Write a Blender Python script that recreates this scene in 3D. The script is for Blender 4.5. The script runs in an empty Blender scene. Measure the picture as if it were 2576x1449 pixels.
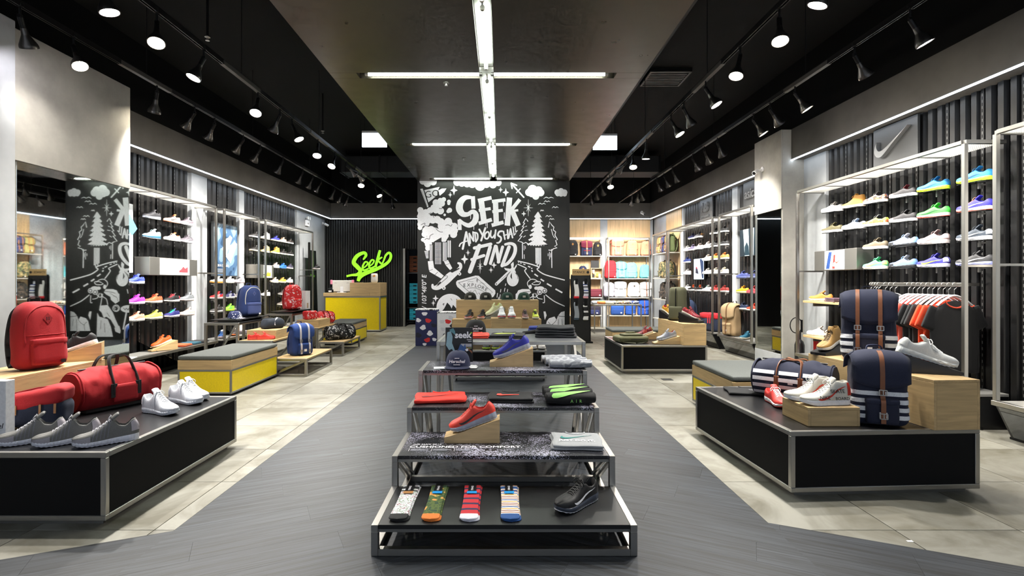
import bpy, bmesh, math, random
from mathutils import Vector, Matrix, noise
R = math.radians
sc = bpy.context.scene
C = sc.collection
random.seed(7)
# ---------------------------------------------------------------- camera: straight view, lens 18.2 mm, eye height 1.33 m
F, H, U0, V0 = 1300.0, 1.33, 1258.0, 708.0
cd = bpy.data.cameras.new('camera'); cam = bpy.data.objects.new('camera', cd); C.objects.link(cam)
cam.location = (0, 0, H); cam.rotation_euler = (R(90), 0, 0)
cd.sensor_width = 36; cd.lens = 36 * F / 2576
cd.shift_x = (1288 - U0) / 2576; cd.shift_y = -(724.5 - V0) / 2576
cd.clip_start = .05; cd.clip_end = 100
sc.camera = cam
# ---------------------------------------------------------------- world: dim cool light of the mall concourse, enters by the open shop front only
w = bpy.data.worlds.new('world'); sc.world = w; w.use_nodes = True
w.node_tree.nodes['Background'].inputs[0].default_value = (.80, .88, 1.0, 1)
w.node_tree.nodes['Background'].inputs[1].default_value = .75
vs = sc.view_settings
vs.view_transform = 'Standard'; vs.look = 'None'; vs.exposure = 0.25; vs.gamma = 1.0; vs.use_curve_mapping = False
cy = sc.cycles
cy.max_bounces = 4; cy.diffuse_bounces = 2; cy.glossy_bounces = 3; cy.transmission_bounces = 2; cy.transparent_max_bounces = 6
cy.caustics_reflective = False; cy.caustics_refractive = False; cy.use_adaptive_sampling = True; cy.adaptive_threshold = .06; cy.adaptive_min_samples = 14; cy.sample_clamp_indirect = 6.0
SPOT_W, TUBE_E, LED_E, BULB_E = 260.0, 34.0, 11.0, 110.0

# ---------------------------------------------------------------- helpers
def lin(h):
    if isinstance(h, (tuple, list)): return tuple(h)
    h = h.lstrip('#'); c = [int(h[i:i+2], 16) / 255 for i in (0, 2, 4)]
    return tuple(x / 12.92 if x <= .04045 else ((x + .055) / 1.055) ** 2.4 for x in c)
MATS = {}
def newmat(name):
    m = bpy.data.materials.new(name); m.use_nodes = True
    return m, m.node_tree, m.node_tree.nodes['Principled BSDF']
def mat(col, rough=.55, metal=0, kind='plain', key=None, **k):
    """one procedural material per colour and kind"""
    key = key or (str(col), rough, metal, kind, str(sorted(k.items())))
    if key in MATS: return MATS[key]
    m, t, b = newmat(f'{kind}_{len(MATS)}'); MATS[key] = m
    c = lin(col); N = t.nodes.new; L = t.links.new
    b.inputs['Base Color'].default_value = (*c, 1); b.inputs['Roughness'].default_value = rough; b.inputs['Metallic'].default_value = metal
    tc = N('ShaderNodeTexCoord')
    def noise_(scale, detail=4, vec=None, rough=.55):
        n = N('ShaderNodeTexNoise'); n.inputs['Scale'].default_value = scale; n.inputs['Detail'].default_value = detail
        n.inputs['Roughness'].default_value = rough
        L(vec or tc.outputs['Object'], n.inputs['Vector']); return n
    def ramp(fac, c0, c1, p0=.3, p1=.7):
        r = N('ShaderNodeValToRGB'); e = r.color_ramp.elements
        e[0].position, e[1].position = p0, p1; e[0].color = (*c0, 1); e[1].color = (*c1, 1)
        L(fac, r.inputs[0]); return r
    def bump(fac, s, d=.002):
        n = N('ShaderNodeBump'); n.inputs['Strength'].default_value = s; n.inputs['Distance'].default_value = d
        L(fac, n.inputs['Height']); L(n.outputs[0], b.inputs['Normal'])
    mul = lambda f: tuple(min(1, x * f) for x in c)
    if kind == 'fabric':
        n = noise_(k.get('scale', 420), 1); r = ramp(n.outputs[0], mul(.80), mul(1.18)); L(r.outputs[0], b.inputs['Base Color']); bump(n.outputs[0], .35)
        b.inputs['Sheen Weight'].default_value = .03
    elif kind == 'soft':      # shoe uppers, leather
        n = noise_(300, 1); r = ramp(n.outputs[0], mul(.9), mul(1.08)); L(r.outputs[0], b.inputs['Base Color']); bump(n.outputs[0], .15)
    elif kind == 'wood':
        mp = N('ShaderNodeMapping'); mp.inputs['Scale'].default_value = k.get('stretch', (2.2, 26, 26)); L(tc.outputs['Object'], mp.inputs[0])
        oi = N('ShaderNodeObjectInfo'); ml = N('ShaderNodeMath'); ml.operation = 'MULTIPLY'; ml.inputs[1].default_value = 40; L(oi.outputs['Random'], ml.inputs[0])
        cb = N('ShaderNodeCombineXYZ'); L(ml.outputs[0], cb.inputs[0]); L(ml.outputs[0], cb.inputs[1]); L(cb.outputs[0], mp.inputs['Location'])
        n = noise_(1, 3, mp.outputs[0], .6); n.inputs['Distortion'].default_value = .9
        r = ramp(n.outputs[0], mul(.74), mul(1.12), .28, .72); L(r.outputs[0], b.inputs['Base Color'])
    elif kind == 'concrete':
        n = noise_(k.get('scale', 1.4), 5, None, .62); r = ramp(n.outputs[0], mul(.66), mul(1.25), .3, .72); L(r.outputs[0], b.inputs['Base Color'])
    elif kind == 'steel':
        mp = N('ShaderNodeMapping'); mp.inputs['Scale'].default_value = (3, 3, 180); L(tc.outputs['Object'], mp.inputs[0])
        n = noise_(2, 3, mp.outputs[0]); mr = N('ShaderNodeMapRange'); L(n.outputs[0], mr.inputs[0]); mr.inputs[3].default_value = rough - .08; mr.inputs[4].default_value = rough + .12
        L(mr.outputs[0], b.inputs['Roughness'])
    elif kind == 'tile':      # concrete look floor tile, each one a little different
        oi = N('ShaderNodeObjectInfo'); geo = N('ShaderNodeNewGeometry')
        ml = N('ShaderNodeVectorMath'); ml.operation = 'ADD'; L(geo.outputs['Position'], ml.inputs[0])
        cb = N('ShaderNodeCombineXYZ'); m2 = N('ShaderNodeMath'); m2.operation = 'MULTIPLY'; m2.inputs[1].default_value = 30; L(oi.outputs['Random'], m2.inputs[0]); L(m2.outputs[0], cb.inputs[2]); L(cb.outputs[0], ml.inputs[1])
        n = noise_(k.get('scale', 1.7), 5, ml.outputs[0], .66); n.inputs['Distortion'].default_value = .7
        r = ramp(n.outputs[0], tuple(x * y for x, y in zip(c, (.56, .53, .45))), mul(1.2), .34, .62)
        hs = N('ShaderNodeHueSaturation'); mr = N('ShaderNodeMapRange'); L(oi.outputs['Random'], mr.inputs[0]); mr.inputs[3].default_value = .84; mr.inputs[4].default_value = 1.1
        L(mr.outputs[0], hs.inputs['Value']); L(r.outputs[0], hs.inputs['Color']); L(hs.outputs[0], b.inputs['Base Color'])
        n2 = noise_(6, 2); m3 = N('ShaderNodeMapRange'); L(n2.outputs[0], m3.inputs[0]); m3.inputs[3].default_value = rough - .1; m3.inputs[4].default_value = rough + .15; L(m3.outputs[0], b.inputs['Roughness'])
    elif kind == 'plank':
        mp = N('ShaderNodeMapping'); mp.inputs['Scale'].default_value = (.9, 24, 1); L(tc.outputs['Object'], mp.inputs[0])
        oi = N('ShaderNodeObjectInfo'); m2 = N('ShaderNodeMath'); m2.operation = 'MULTIPLY'; m2.inputs[1].default_value = 50; L(oi.outputs['Random'], m2.inputs[0])
        cb = N('ShaderNodeCombineXYZ'); L(m2.outputs[0], cb.inputs[0]); L(m2.outputs[0], cb.inputs[1]); L(cb.outputs[0], mp.inputs['Location'])
        n = noise_(1.2, 4, mp.outputs[0], .74); n.inputs['Distortion'].default_value = .8
        mp2 = N('ShaderNodeMapping'); mp2.inputs['Scale'].default_value = (1.6, 75, 1); L(tc.outputs['Object'], mp2.inputs[0]); L(cb.outputs[0], mp2.inputs['Location'])
        n9 = noise_(1.0, 4, mp2.outputs[0], .7)
        mxn = N('ShaderNodeMath'); mxn.operation = 'MULTIPLY_ADD'; L(n9.outputs[0], mxn.inputs[0]); mxn.inputs[1].default_value = .55; ml5 = N('ShaderNodeMath'); ml5.operation = 'MULTIPLY'; ml5.inputs[1].default_value = .45; L(n.outputs[0], ml5.inputs[0]); L(ml5.outputs[0], mxn.inputs[2])
        r = ramp(mxn.outputs[0], tuple(x*.3 for x in c), tuple(x*y for x, y in zip(c, (2.7, 2.85, 3.0))), .41, .62)
        hs = N('ShaderNodeHueSaturation'); mr = N('ShaderNodeMapRange'); L(oi.outputs['Random'], mr.inputs[0]); mr.inputs[3].default_value = .8; mr.inputs[4].default_value = 1.2
        L(mr.outputs[0], hs.inputs['Value']); L(r.outputs[0], hs.inputs['Color']); L(hs.outputs[0], b.inputs['Base Color'])
    elif kind == 'speckle':   # black laminate print with white flecks
        v = N('ShaderNodeTexVoronoi'); v.inputs['Scale'].default_value = k.get('scale', 150); L(tc.outputs['Object'], v.inputs['Vector'])
        n = noise_(3.0, 3); mr = N('ShaderNodeMapRange'); L(n.outputs[0], mr.inputs[0]); mr.inputs[1].default_value = .38; mr.inputs[2].default_value = .68; mr.inputs[3].default_value = .12; mr.inputs[4].default_value = .55
        lt = N('ShaderNodeMath'); lt.operation = 'LESS_THAN'; L(v.outputs['Distance'], lt.inputs[0]); L(mr.outputs[0], lt.inputs[1])
        n3 = noise_(60, 2); g = N('ShaderNodeMath'); g.operation = 'GREATER_THAN'; g.inputs[1].default_value = .44; L(n3.outputs[0], g.inputs[0])
        mm = N('ShaderNodeMath'); mm.operation = 'MULTIPLY'; L(lt.outputs[0], mm.inputs[0]); L(g.outputs[0], mm.inputs[1])
        r = ramp(mm.outputs[0], c, lin(k.get('fleck', '#c9c9dd')), .4, .6); L(r.outputs[0], b.inputs['Base Color'])
    elif kind in ('camo', 'multi'):     # printed fabric in a few colours
        cols = k['cols'].split(); n = noise_(k.get('scale', 16), 1.5); r = N('ShaderNodeValToRGB'); r.color_ramp.interpolation = 'CONSTANT'
        e = r.color_ramp.elements; e[0].color = (*lin(cols[0]), 1); e[0].position = 0
        st = [.42, .5, .58, .64, .7]
        e[1].position = st[0]; e[1].color = (*lin(cols[1]), 1)
        for i, cc in enumerate(cols[2:]):
            x = e.new(st[i+1]); x.color = (*lin(cc), 1)
        L(n.outputs[0], r.inputs[0]); L(r.outputs[0], b.inputs['Base Color'])
    elif kind == 'mesh':      # open wire mesh sheet
        sp = N('ShaderNodeSeparateXYZ'); L(tc.outputs['Object'], sp.inputs[0]); outs = []
        for i in (0, 1):
            m1 = N('ShaderNodeMath'); m1.operation = 'MULTIPLY'; m1.inputs[1].default_value = 1 / k.get('pitch', .022); L(sp.outputs[i], m1.inputs[0])
            m2 = N('ShaderNodeMath'); m2.operation = 'FRACT'; L(m1.outputs[0], m2.inputs[0])
            m3 = N('ShaderNodeMath'); m3.operation = 'LESS_THAN'; m3.inputs[1].default_value = .38; L(m2.outputs[0], m3.inputs[0]); outs.append(m3)
        mx = N('ShaderNodeMath'); mx.operation = 'MAXIMUM'; L(outs[0].outputs[0], mx.inputs[0]); L(outs[1].outputs[0], mx.inputs[1])
        tr = N('ShaderNodeBsdfTranslucent'); tr.inputs[0].default_value = (*c, 1); mxs = N('ShaderNodeMixShader'); mxs.inputs[0].default_value = .55
        tp = N('ShaderNodeBsdfTransparent'); ms2 = N('ShaderNodeMixShader'); L(mx.outputs[0], ms2.inputs[0]); L(tp.outputs[0], ms2.inputs[1])
        L(b.outputs[0], mxs.inputs[1]); L(tr.outputs[0], mxs.inputs[2]); L(mxs.outputs[0], ms2.inputs[2]); L(ms2.outputs[0], t.nodes['Material Output'].inputs[0])
    elif kind == 'clear':     # clear air cushion
        b.inputs['Transmission Weight'].default_value = .55; b.inputs['IOR'].default_value = 1.35
    elif kind == 'emit':
        b.inputs['Emission Color'].default_value = (*c, 1); b.inputs['Emission Strength'].default_value = k.get('e', 1)
    elif kind == 'stripes':   # bands across one local axis
        cols = k['cols'].split(); sp = N('ShaderNodeSeparateXYZ'); L(tc.outputs['Object'], sp.inputs[0])
        n = noise_(25, 2); ad = N('ShaderNodeMath'); ad.operation = 'MULTIPLY_ADD'; L(n.outputs[0], ad.inputs[0]); ad.inputs[1].default_value = k.get('wob', .004); L(sp.outputs[k.get('axis', 1)], ad.inputs[2])
        m1 = N('ShaderNodeMath'); m1.operation = 'DIVIDE'; m1.inputs[1].default_value = k.get('period', .05); L(ad.outputs[0], m1.inputs[0])
        m2 = N('ShaderNodeMath'); m2.operation = 'FRACT'; L(m1.outputs[0], m2.inputs[0])
        r = N('ShaderNodeValToRGB'); r.color_ramp.interpolation = 'CONSTANT'; e = r.color_ramp.elements
        e[0].color = (*lin(cols[0]), 1); e[1].position = 1 / len(cols); e[1].color = (*lin(cols[1]), 1)
        for i, cc in enumerate(cols[2:]): x = e.new((i + 2) / len(cols)); x.color = (*lin(cc), 1)
        L(m2.outputs[0], r.inputs[0]); L(r.outputs[0], b.inputs['Base Color'])
    elif kind == 'plain':
        n = noise_(k.get('scale', 60), 1); r = ramp(n.outputs[0], mul(.94), mul(1.05)); L(r.outputs[0], b.inputs['Base Color'])
    if 'coat' in k: b.inputs['Coat Weight'].default_value = k['coat']
    return m
fab = lambda c, **k: mat(c, .85, 0, 'fabric', **k)
soft = lambda c, r=.6: mat(c, r, 0, 'soft')
STEEL = mat('#a9a7a2', .34, 1, 'steel'); STEELD = mat('#8c8b88', .4, 1, 'steel')
OAK = mat('#c6a878', .5, 0, 'wood'); OAKV = mat('#c6a878', .5, 0, 'wood', stretch=(26, 26, 2.2)); OAKY = mat('#c6a878', .5, 0, 'wood', stretch=(26, 2.2, 26))
PALEOAK = mat('#d2b184', .5, 0, 'wood', stretch=(20, 20, 1.6))
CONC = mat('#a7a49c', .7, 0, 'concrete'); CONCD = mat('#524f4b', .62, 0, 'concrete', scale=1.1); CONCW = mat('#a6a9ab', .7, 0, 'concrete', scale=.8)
BLACK = mat('#0b0b0c', .5); BLACKV = mat('#060606', .8); LAM = mat('#0e0e10', .32); PANEL = mat('#0a0a0b', .75)
WHITE = mat('#e8e8ea', .5); GUNM = mat('#2b2a29', .42, .7, 'steel'); MESHM = mat('#ecebe6', .6, 0, 'mesh', pitch=.02)
MIRROR = mat('#e6ebe8', .02, 1); YEL = mat('#f2d600', .45); GREYCL = fab('#5b5f5c', scale=160); PRINTW = mat('#ecebf0', .6); PRINTB = mat('#141414', .6)
TUBE = mat('#f4fff2', .4, 0, 'emit', e=TUBE_E); LED = mat('#dcecff', .4, 0, 'emit', e=LED_E); LEDW = mat('#fff4e4', .4, 0, 'emit', e=3.2)

for _m in (PANEL, BLACKV, BLACK): _m.node_tree.nodes['Principled BSDF'].inputs['Specular IOR Level'].default_value = .2
class MB:
    """collects shapes; build() links them as one mesh object"""
    def __init__(s): s.v = []; s.f = []
    def add(s, vs_, fs, M=None):
        o = len(s.v); s.v += [tuple(M @ Vector(p)) if M else tuple(p) for p in vs_]; s.f += [tuple(i + o for i in f) for f in fs]; return s
    def box(s, x0, x1, y0, y1, z0, z1, c=0, M=None):
        lo, hi = (x0, y0, z0), (x1, y1, z1)
        if c <= 0:
            vs_ = [((x0, x1)[i], (y0, y1)[j], (z0, z1)[k]) for i in (0, 1) for j in (0, 1) for k in (0, 1)]
            return s.add(vs_, [(0, 1, 3, 2), (4, 6, 7, 5), (0, 4, 5, 1), (2, 3, 7, 6), (0, 2, 6, 4), (1, 5, 7, 3)], M)
        vs_, ix = [], {}
        for i in (0, 1):
            for j in (0, 1):
                for k in (0, 1):
                    sg = (i, j, k)
                    for a in range(3):
                        p = [(hi[q] if sg[q] else lo[q]) if q == a else ((hi[q] - c) if sg[q] else (lo[q] + c)) for q in range(3)]
                        ix[sg, a] = len(vs_); vs_.append(p)
        fs = []
        for a in range(3):
            b_, c_ = [q for q in range(3) if q != a]
            for sa in (0, 1):
                def key(sb, sC): t = [0, 0, 0]; t[a] = sa; t[b_] = sb; t[c_] = sC; return tuple(t)
                fs.append(tuple(ix[key(*q), a] for q in ((0, 0), (1, 0), (1, 1), (0, 1))))
            for sb in (0, 1):
                for sC in (0, 1):
                    t0 = [0, 0, 0]; t0[b_] = sb; t0[c_] = sC; t1 = list(t0); t1[a] = 1; t0, t1 = tuple(t0), tuple(t1)
                    fs.append((ix[t0, b_], ix[t1, b_], ix[t1, c_], ix[t0, c_]))
        for i in (0, 1):
            for j in (0, 1):
                for k in (0, 1): fs.append(tuple(ix[(i, j, k), a] for a in range(3)))
        return s.add(vs_, fs, M)
    def bar(s, p, q, w=.03, h=None, up=(0, 0, 1), c=0):
        p, q = Vector(p), Vector(q); d = q - p; l = d.length; d.normalize(); up = Vector(up)
        if abs(d.dot(up)) > .99: up = Vector((0, 1, 0))
        y = up.cross(d).normalized(); z = d.cross(y); h = h or w
        M = Matrix((( d.x, y.x, z.x, p.x), (d.y, y.y, z.y, p.y), (d.z, y.z, z.z, p.z), (0, 0, 0, 1)))
        return s.box(0, l, -w/2, w/2, -h/2, h/2, c, M)
    def tube(s, pts, r, n=8, closed=False, flat=1.0):
        pts = [Vector(p) for p in pts]; k = len(pts); rings = []; prev = None
        for i, p in enumerate(pts):
            a = pts[(i-1) % k] if closed or i else p; b_ = pts[(i+1) % k] if closed or i < k-1 else p
            d = (b_ - a).normalized(); ref = prev if prev is not None else (Vector((0, 0, 1)) if abs(d.z) < .9 else Vector((0, 1, 0)))
            x = (ref - d * ref.dot(d)).normalized(); y = d.cross(x); prev = x
            rr = r[i] if isinstance(r, (list, tuple)) else r
            rings.append([p + (x * math.cos(2*math.pi*j/n) * flat + y * math.sin(2*math.pi*j/n)) * rr for j in range(n)])
        vs_ = [q for g in rings for q in g]; fs = []
        for i in range(k if closed else k-1):
            for j in range(n): fs.append((i*n+j, i*n+(j+1) % n, ((i+1) % k)*n+(j+1) % n, ((i+1) % k)*n+j))
        if not closed: fs += [tuple(range(n)), tuple((k-1)*n+j for j in range(n))]
        return s.add(vs_, fs)
    def lathe(s, prof, n=20, M=None):
        vs_ = [(r*math.cos(2*math.pi*j/n), r*math.sin(2*math.pi*j/n), z) for r, z in prof for j in range(n)]; k = len(prof)
        fs = [(i*n+j, i*n+(j+1) % n, (i+1)*n+(j+1) % n, (i+1)*n+j) for i in range(k-1) for j in range(n)]
        fs += [tuple(range(n)), tuple((k-1)*n+j for j in range(n))]
        return s.add(vs_, fs, M)
    def prism(s, poly, z0, z1, M=None):
        n = len(poly); vs_ = [(x, y, z0) for x, y in poly] + [(x, y, z1) for x, y in poly]
        fs = [tuple(range(n)), tuple(range(n, 2*n))] + [(i, (i+1) % n, n+(i+1) % n, n+i) for i in range(n)]
        return s.add(vs_, fs, M)
    def grid(s, rows, closed=False, M=None):
        k, n = len(rows), len(rows[0]); vs_ = [p for r_ in rows for p in r_]
        fs = [(i*n+j, i*n+(j+1) % n, (i+1)*n+(j+1) % n, (i+1)*n+j) for i in range(k-1) for j in range(n if closed else n-1)]
        return s.add(vs_, fs, M)
    def pillow(s, sx, sy, sz, r, n=7, fn=None, M=None):
        """rounded box, base at z=0, centred in x and y; fn bends the points"""
        vs_, ix, fs = [], {}, []
        def vert(i, j, k):
            if (i, j, k) in ix: return ix[i, j, k]
            e = lambda t, L_: (lambda q: math.copysign(abs(q) ** .8, q))(2*t/n - 1) * L_
            p = Vector((e(i, sx/2), e(j, sy/2), e(k, sz/2))); rr = min(r, sx/2*.98, sy/2*.98, sz/2*.98)
            q = Vector([max(-L_/2+rr, min(L_/2-rr, t)) for t, L_ in zip(p, (sx, sy, sz))]); d = p - q
            if d.length > 1e-9: p = q + d.normalized() * rr
            p.z += sz/2
            if fn: p = Vector(fn(p))
            ix[i, j, k] = len(vs_); vs_.append(p); return ix[i, j, k]
        for a in range(3):
            for sd in (0, n):
                for i in range(n):
                    for j in range(n):
                        q = []
                        for di, dj in ((0, 0), (1, 0), (1, 1), (0, 1)):
                            t = [0, 0, 0]; t[a] = sd; t[(a+1) % 3] = i+di; t[(a+2) % 3] = j+dj; q.append(vert(*t))
                        fs.append(tuple(q) if sd else tuple(reversed(q)))
        return s.add(vs_, fs, M)
    def mesh(s, name, smooth=None, fix=True):
        me = bpy.data.meshes.new(name); me.from_pydata(s.v, [], s.f); me.materials.append(None)
        if fix:
            bm = bmesh.new(); bm.from_mesh(me); bmesh.ops.recalc_face_normals(bm, faces=bm.faces); bm.to_mesh(me); bm.free()
        if smooth:
            me.shade_smooth(); me.set_sharp_from_angle(angle=R(smooth))
        me.update(); return me
    def build(s, name, m, parent=None, smooth=None, loc=None, fix=True, label=None):
        return inst(name, s.mesh(name, smooth, fix), m, parent, loc, label)

def inst(name, me, m, parent=None, loc=None, label=None):
    o = bpy.data.objects.new(name, me); C.objects.link(o)
    if len(me.materials): o.material_slots[0].link = 'OBJECT'; o.material_slots[0].material = m
    if parent is not None: o.parent = parent
    if loc is not None: o.location = loc
    if label: o['label'] = label
    return o
def tag(o, label, cat, group=None, kind=None):
    if label: o['label'] = label
    if cat: o['category'] = cat
    if group: o['group'] = group
    if kind: o['kind'] = kind
    return o
def thing(name, label, cat, loc=(0, 0, 0), rz=0, group=None):
    o = bpy.data.objects.new(name, None); C.objects.link(o); o.empty_display_size = .05
    o.location = loc; o.rotation_euler = (0, 0, R(rz)); return tag(o, label, cat, group)
def struct(name, mb, m, smooth=None, label=None):
    o = mb.build(name, m, None, smooth); o['kind'] = 'structure'
    if label: o['label'] = label
    return o
def dup(root, loc=None, rz=None, label=None, group=None):
    r = root.copy(); C.objects.link(r)
    if loc is not None: r.location = loc
    if rz is not None: r.rotation_euler = (0, 0, R(rz))
    if label: r['label'] = label
    if group: r['group'] = group
    for ch in list(root.children):
        c = ch.copy(); C.objects.link(c); c.parent = r
        for g in ch.children:
            d = g.copy(); C.objects.link(d); d.parent = c
    return r
def lightbar(name, m, parent, x0, x1, y0, y1, z0, z1): return MB().box(x0, x1, y0, y1, z0, z1).build(name, m, parent)
# real positions from picture measurements: on a plane of known depth, wall distance or height
def atY(u, v, Y): return Vector(((u-U0)*Y/F, Y, H-(v-V0)*Y/F))
def atX(u, v, X): return atY(u, v, X*F/(u-U0))
def atZ(u, v, Z): return atY(u, v, (H-Z)*F/(v-V0))
def spline(pts, n=6):
    pts = [Vector(p) for p in pts]; out = []
    for i in range(len(pts)-1):
        p0, p1, p2, p3 = pts[max(0, i-1)], pts[i], pts[i+1], pts[min(len(pts)-1, i+2)]
        for k in range(n):
            t = k/n; out.append(.5*((2*p1)+(p2-p0)*t+(2*p0-5*p1+4*p2-p3)*t*t+(3*p1-p0-3*p2+p3)*t**3))
    return out+[pts[-1]]
def lerp(tab, x):
    for (x0, y0), (x1, y1) in zip(tab, tab[1:]):
        if x <= x1: return y0 if x <= x0 else y0+(y1-y0)*(x-x0)/(x1-x0)
    return tab[-1][1]
_FT = {}
def text_mesh(s, size=1.0, bold=0.0, shear=0.0, align='LEFT', extrude=0.0, space=1.0):
    key = (s, size, bold, shear, align, extrude, space)
    if key not in _FT:
        cu = bpy.data.curves.new('lettering', 'FONT'); cu.body = s; cu.size = size; cu.offset = bold*size; cu.shear = shear; cu.align_x = align; cu.align_y = 'CENTER'; cu.extrude = extrude; cu.space_character = space; cu.resolution_u = 3
        o = bpy.data.objects.new('lettering', cu); C.objects.link(o); dg = bpy.context.evaluated_depsgraph_get()
        me = bpy.data.meshes.new_from_object(o.evaluated_get(dg)); bpy.data.objects.remove(o); bpy.data.curves.remove(cu)
        me.materials.clear(); me.materials.append(None); _FT[key] = me
    return _FT[key]
def text(s, size, m, parent, loc, rot=(0, 0, 0), name='lettering', **k):
    o = inst(name, text_mesh(s, size, **k), m, parent, loc); o.rotation_euler = rot; return o
def clip(poly, a, b, c):
    """keep a*x + b*y <= c"""
    out = []
    for i, p in enumerate(poly):
        q = poly[(i+1) % len(poly)]; dp, dq = a*p[0]+b*p[1]-c, a*q[0]+b*q[1]-c
        if dp <= 0: out.append(p)
        if dp*dq < 0: t = dp/(dp-dq); out.append((p[0]+t*(q[0]-p[0]), p[1]+t*(q[1]-p[1])))
    return out
# ================================================================ structure
WL, WR, WB = -5.17, 4.55, 15.25          # left wall, right wall, back wall
FL, FR = -4.9, 4.35                      # soffit faces
floor = struct('floor', MB().box(-5.6, 5.0, -1.5, 17.2, -.12, -.013), mat('#5c5a54', .8))
TILE = mat('#8b897f', .46, 0, 'tile'); PLANK = mat('#202327', .52, 0, 'plank')
BX0, BX1, BYF = -1.74, 1.475, 11.74      # dark band
BL = ((-1.74, 2.757), (-2.39, 2.47)); BR = ((1.475, 2.85), (2.44, 2.41))
def flare(seg):                          # half plane on the light (far) side of the flared front edge: a*x+b*y <= c
    (x0, y0), (x1, y1) = seg; nx, ny = (y1-y0), -(x1-x0)
    if ny > 0: nx, ny = -nx, -ny
    return nx, ny, nx*x0+ny*y0
def flat(poly, z0, z1, name, m, parent, rz=0):
    cx = sum(p[0] for p in poly)/len(poly); cy = sum(p[1] for p in poly)/len(poly)
    c, s_ = math.cos(-rz), math.sin(-rz)
    loc = [((x-cx)*c-(y-cy)*s_, (x-cx)*s_+(y-cy)*c) for x, y in poly]
    o = MB().prism(loc, z0, z1).build(name, m, parent, loc=(cx, cy, 0)); o.rotation_euler = (0, 0, rz); return o
g = .0025
for i in range(-12, 5):
    for j in range(-2, 19):
        x0, y0 = 2.11+.66*i, 3.43+.667*j
        q = [(x0+g, y0+g), (x0+.66-g, y0+g), (x0+.66-g, y0+.667-g), (x0+g, y0+.667-g)]
        if x0 > WR+.02 or x0+.66 < WL-.1: continue
        for k in range(3):
            p = q
            if k == 0: p = clip(p, 1, 0, BX0-.002); p = p and clip(p, *flare(BL))
            elif k == 1: p = clip(p, -1, 0, -BX1-.002); p = p and clip(p, *flare(BR))
            else:
                p = clip(p, 0, -1, -BYF); p = p and clip(p, -1, 0, -BX0); p = p and clip(p, 1, 0, BX1)
            if p: p = clip(p, 0, -1, -1.9)
            if p and len(p) > 2: flat(p, -.012, 0, 'floor_tile', TILE, floor)
XC = -.13; AN = R(26)
for side in (-1, 1):
    an = AN if side < 0 else -AN
    d = (math.cos(an), math.sin(an)); nv = (-d[1], d[0]); ww, ll = .2, 1.25
    for k in range(0, 75):
        y = 1.0+k*ww/math.cos(AN); off = (k*.47) % ll
        for j in range(-2, 4):
            a = (j*ll-off)*1.0; b_ = a+ll
            # row starts at the centre seam and runs outward
            base = (XC, y); sg = side
            def pt(t, w_): return (base[0]+sg*abs(d[0])*t+nv[0]*w_, base[1]+(d[1] if side > 0 else -d[1])*t+nv[1]*w_)
            q = [pt(a+.0004, -ww/2+.0004), pt(b_-.0004, -ww/2+.0004), pt(b_-.0004, ww/2-.0004), pt(a+.0004, ww/2-.0004)]
            q = clip(q, side*-1, 0, side*-1*XC); q = q and clip(q, 0, 1, BYF); q = q and clip(q, 0, -1, -1.9)
            if not q: continue
            if side < 0: p1 = clip(q, -1, 0, -BX0); p2 = clip(q, 1, 0, BX0); fl = flare(BL)
            else: p1 = clip(q, 1, 0, BX1); p2 = clip(q, -1, 0, -BX1); fl = flare(BR)
            p2 = p2 and clip(p2, -fl[0], -fl[1], -fl[2])
            for p in (p1, p2):
                if p and len(p) > 2: flat(p, -.012, .0, 'floor_plank', PLANK, floor, an)
# walls
wl = struct('wall_left', MB().box(-5.6, WL-.045, -1.5, 15.6, 0, 4.7), CONCW)
wr = struct('wall_right', MB().box(WR+.045, 5.0, -1.5, 15.6, 0, 4.7), CONCW)
wb = struct('wall_back', MB().box(-5.6, -2.79, WB, WB+.12, 0, 3.15).box(-2.0, 5.0, WB, WB+.12, 0, 3.15).box(-2.79, -2.0, WB, WB+.12, 2.27, 3.15).box(-5.6, 5.0, WB-.05, WB+.12, 3.15, 4.7), BLACK)
ceil = struct('ceiling', MB().box(-5.6, 5.0, -1.5, 17.2, 4.6, 4.75), BLACKV)
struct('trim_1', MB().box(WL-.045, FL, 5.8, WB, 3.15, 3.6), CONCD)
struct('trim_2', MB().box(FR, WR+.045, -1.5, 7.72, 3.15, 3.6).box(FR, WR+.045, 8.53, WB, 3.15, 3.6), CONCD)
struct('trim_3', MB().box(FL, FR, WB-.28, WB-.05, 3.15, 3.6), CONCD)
struct('trim_4', MB().box(WL-.045, FL-.06, -1.5, WB, 3.6, 4.6).box(FR+.06, WR+.045, -1.5, WB, 3.6, 4.6).box(FL, FR, WB-.2, WB-.05, 3.6, 4.6), BLACKV)
# left mirror column
CXL = -4.15
col = struct('wall_column_left', MB().box(WL-.045, CXL-.02, 4.41, 5.8, 0, 3.5, .004).box(CXL-.02, CXL, 4.41, 5.8, 2.37, 3.5, .003), CONC)
MB().box(CXL-.019, CXL-.004, 4.44, 5.79, .0, 2.368, .002).build('mirror_pane', MIRROR, col)
struct('wall_pier_left', MB().box(WL-.05, CXL+.02, 3.2, 4.405, 0, 3.55, .004), CONCW)
# right pier with dark mirror
colr = struct('wall_column_right', MB().box(4.22, WR+.045, 7.72, 8.53, 0, 3.6, .004).box(4.2, 4.22, 7.72, 8.53, 2.42, 3.6, .003), CONC)
MB().box(4.205, 4.219, 7.74, 8.52, .24, 2.418, .002).build('mirror_pane', MIRROR, colr)
MB().box(4.2, 4.219, 7.74, 8.52, 0, .238, .002).build('skirting_panel', CONCW, colr)
# mural wall
MY = 11.76
mural = struct('wall_mural', MB().box(-1.88, 1.585, MY, 12.5, 0, 3.62), mat('#131312', .6))
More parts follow.
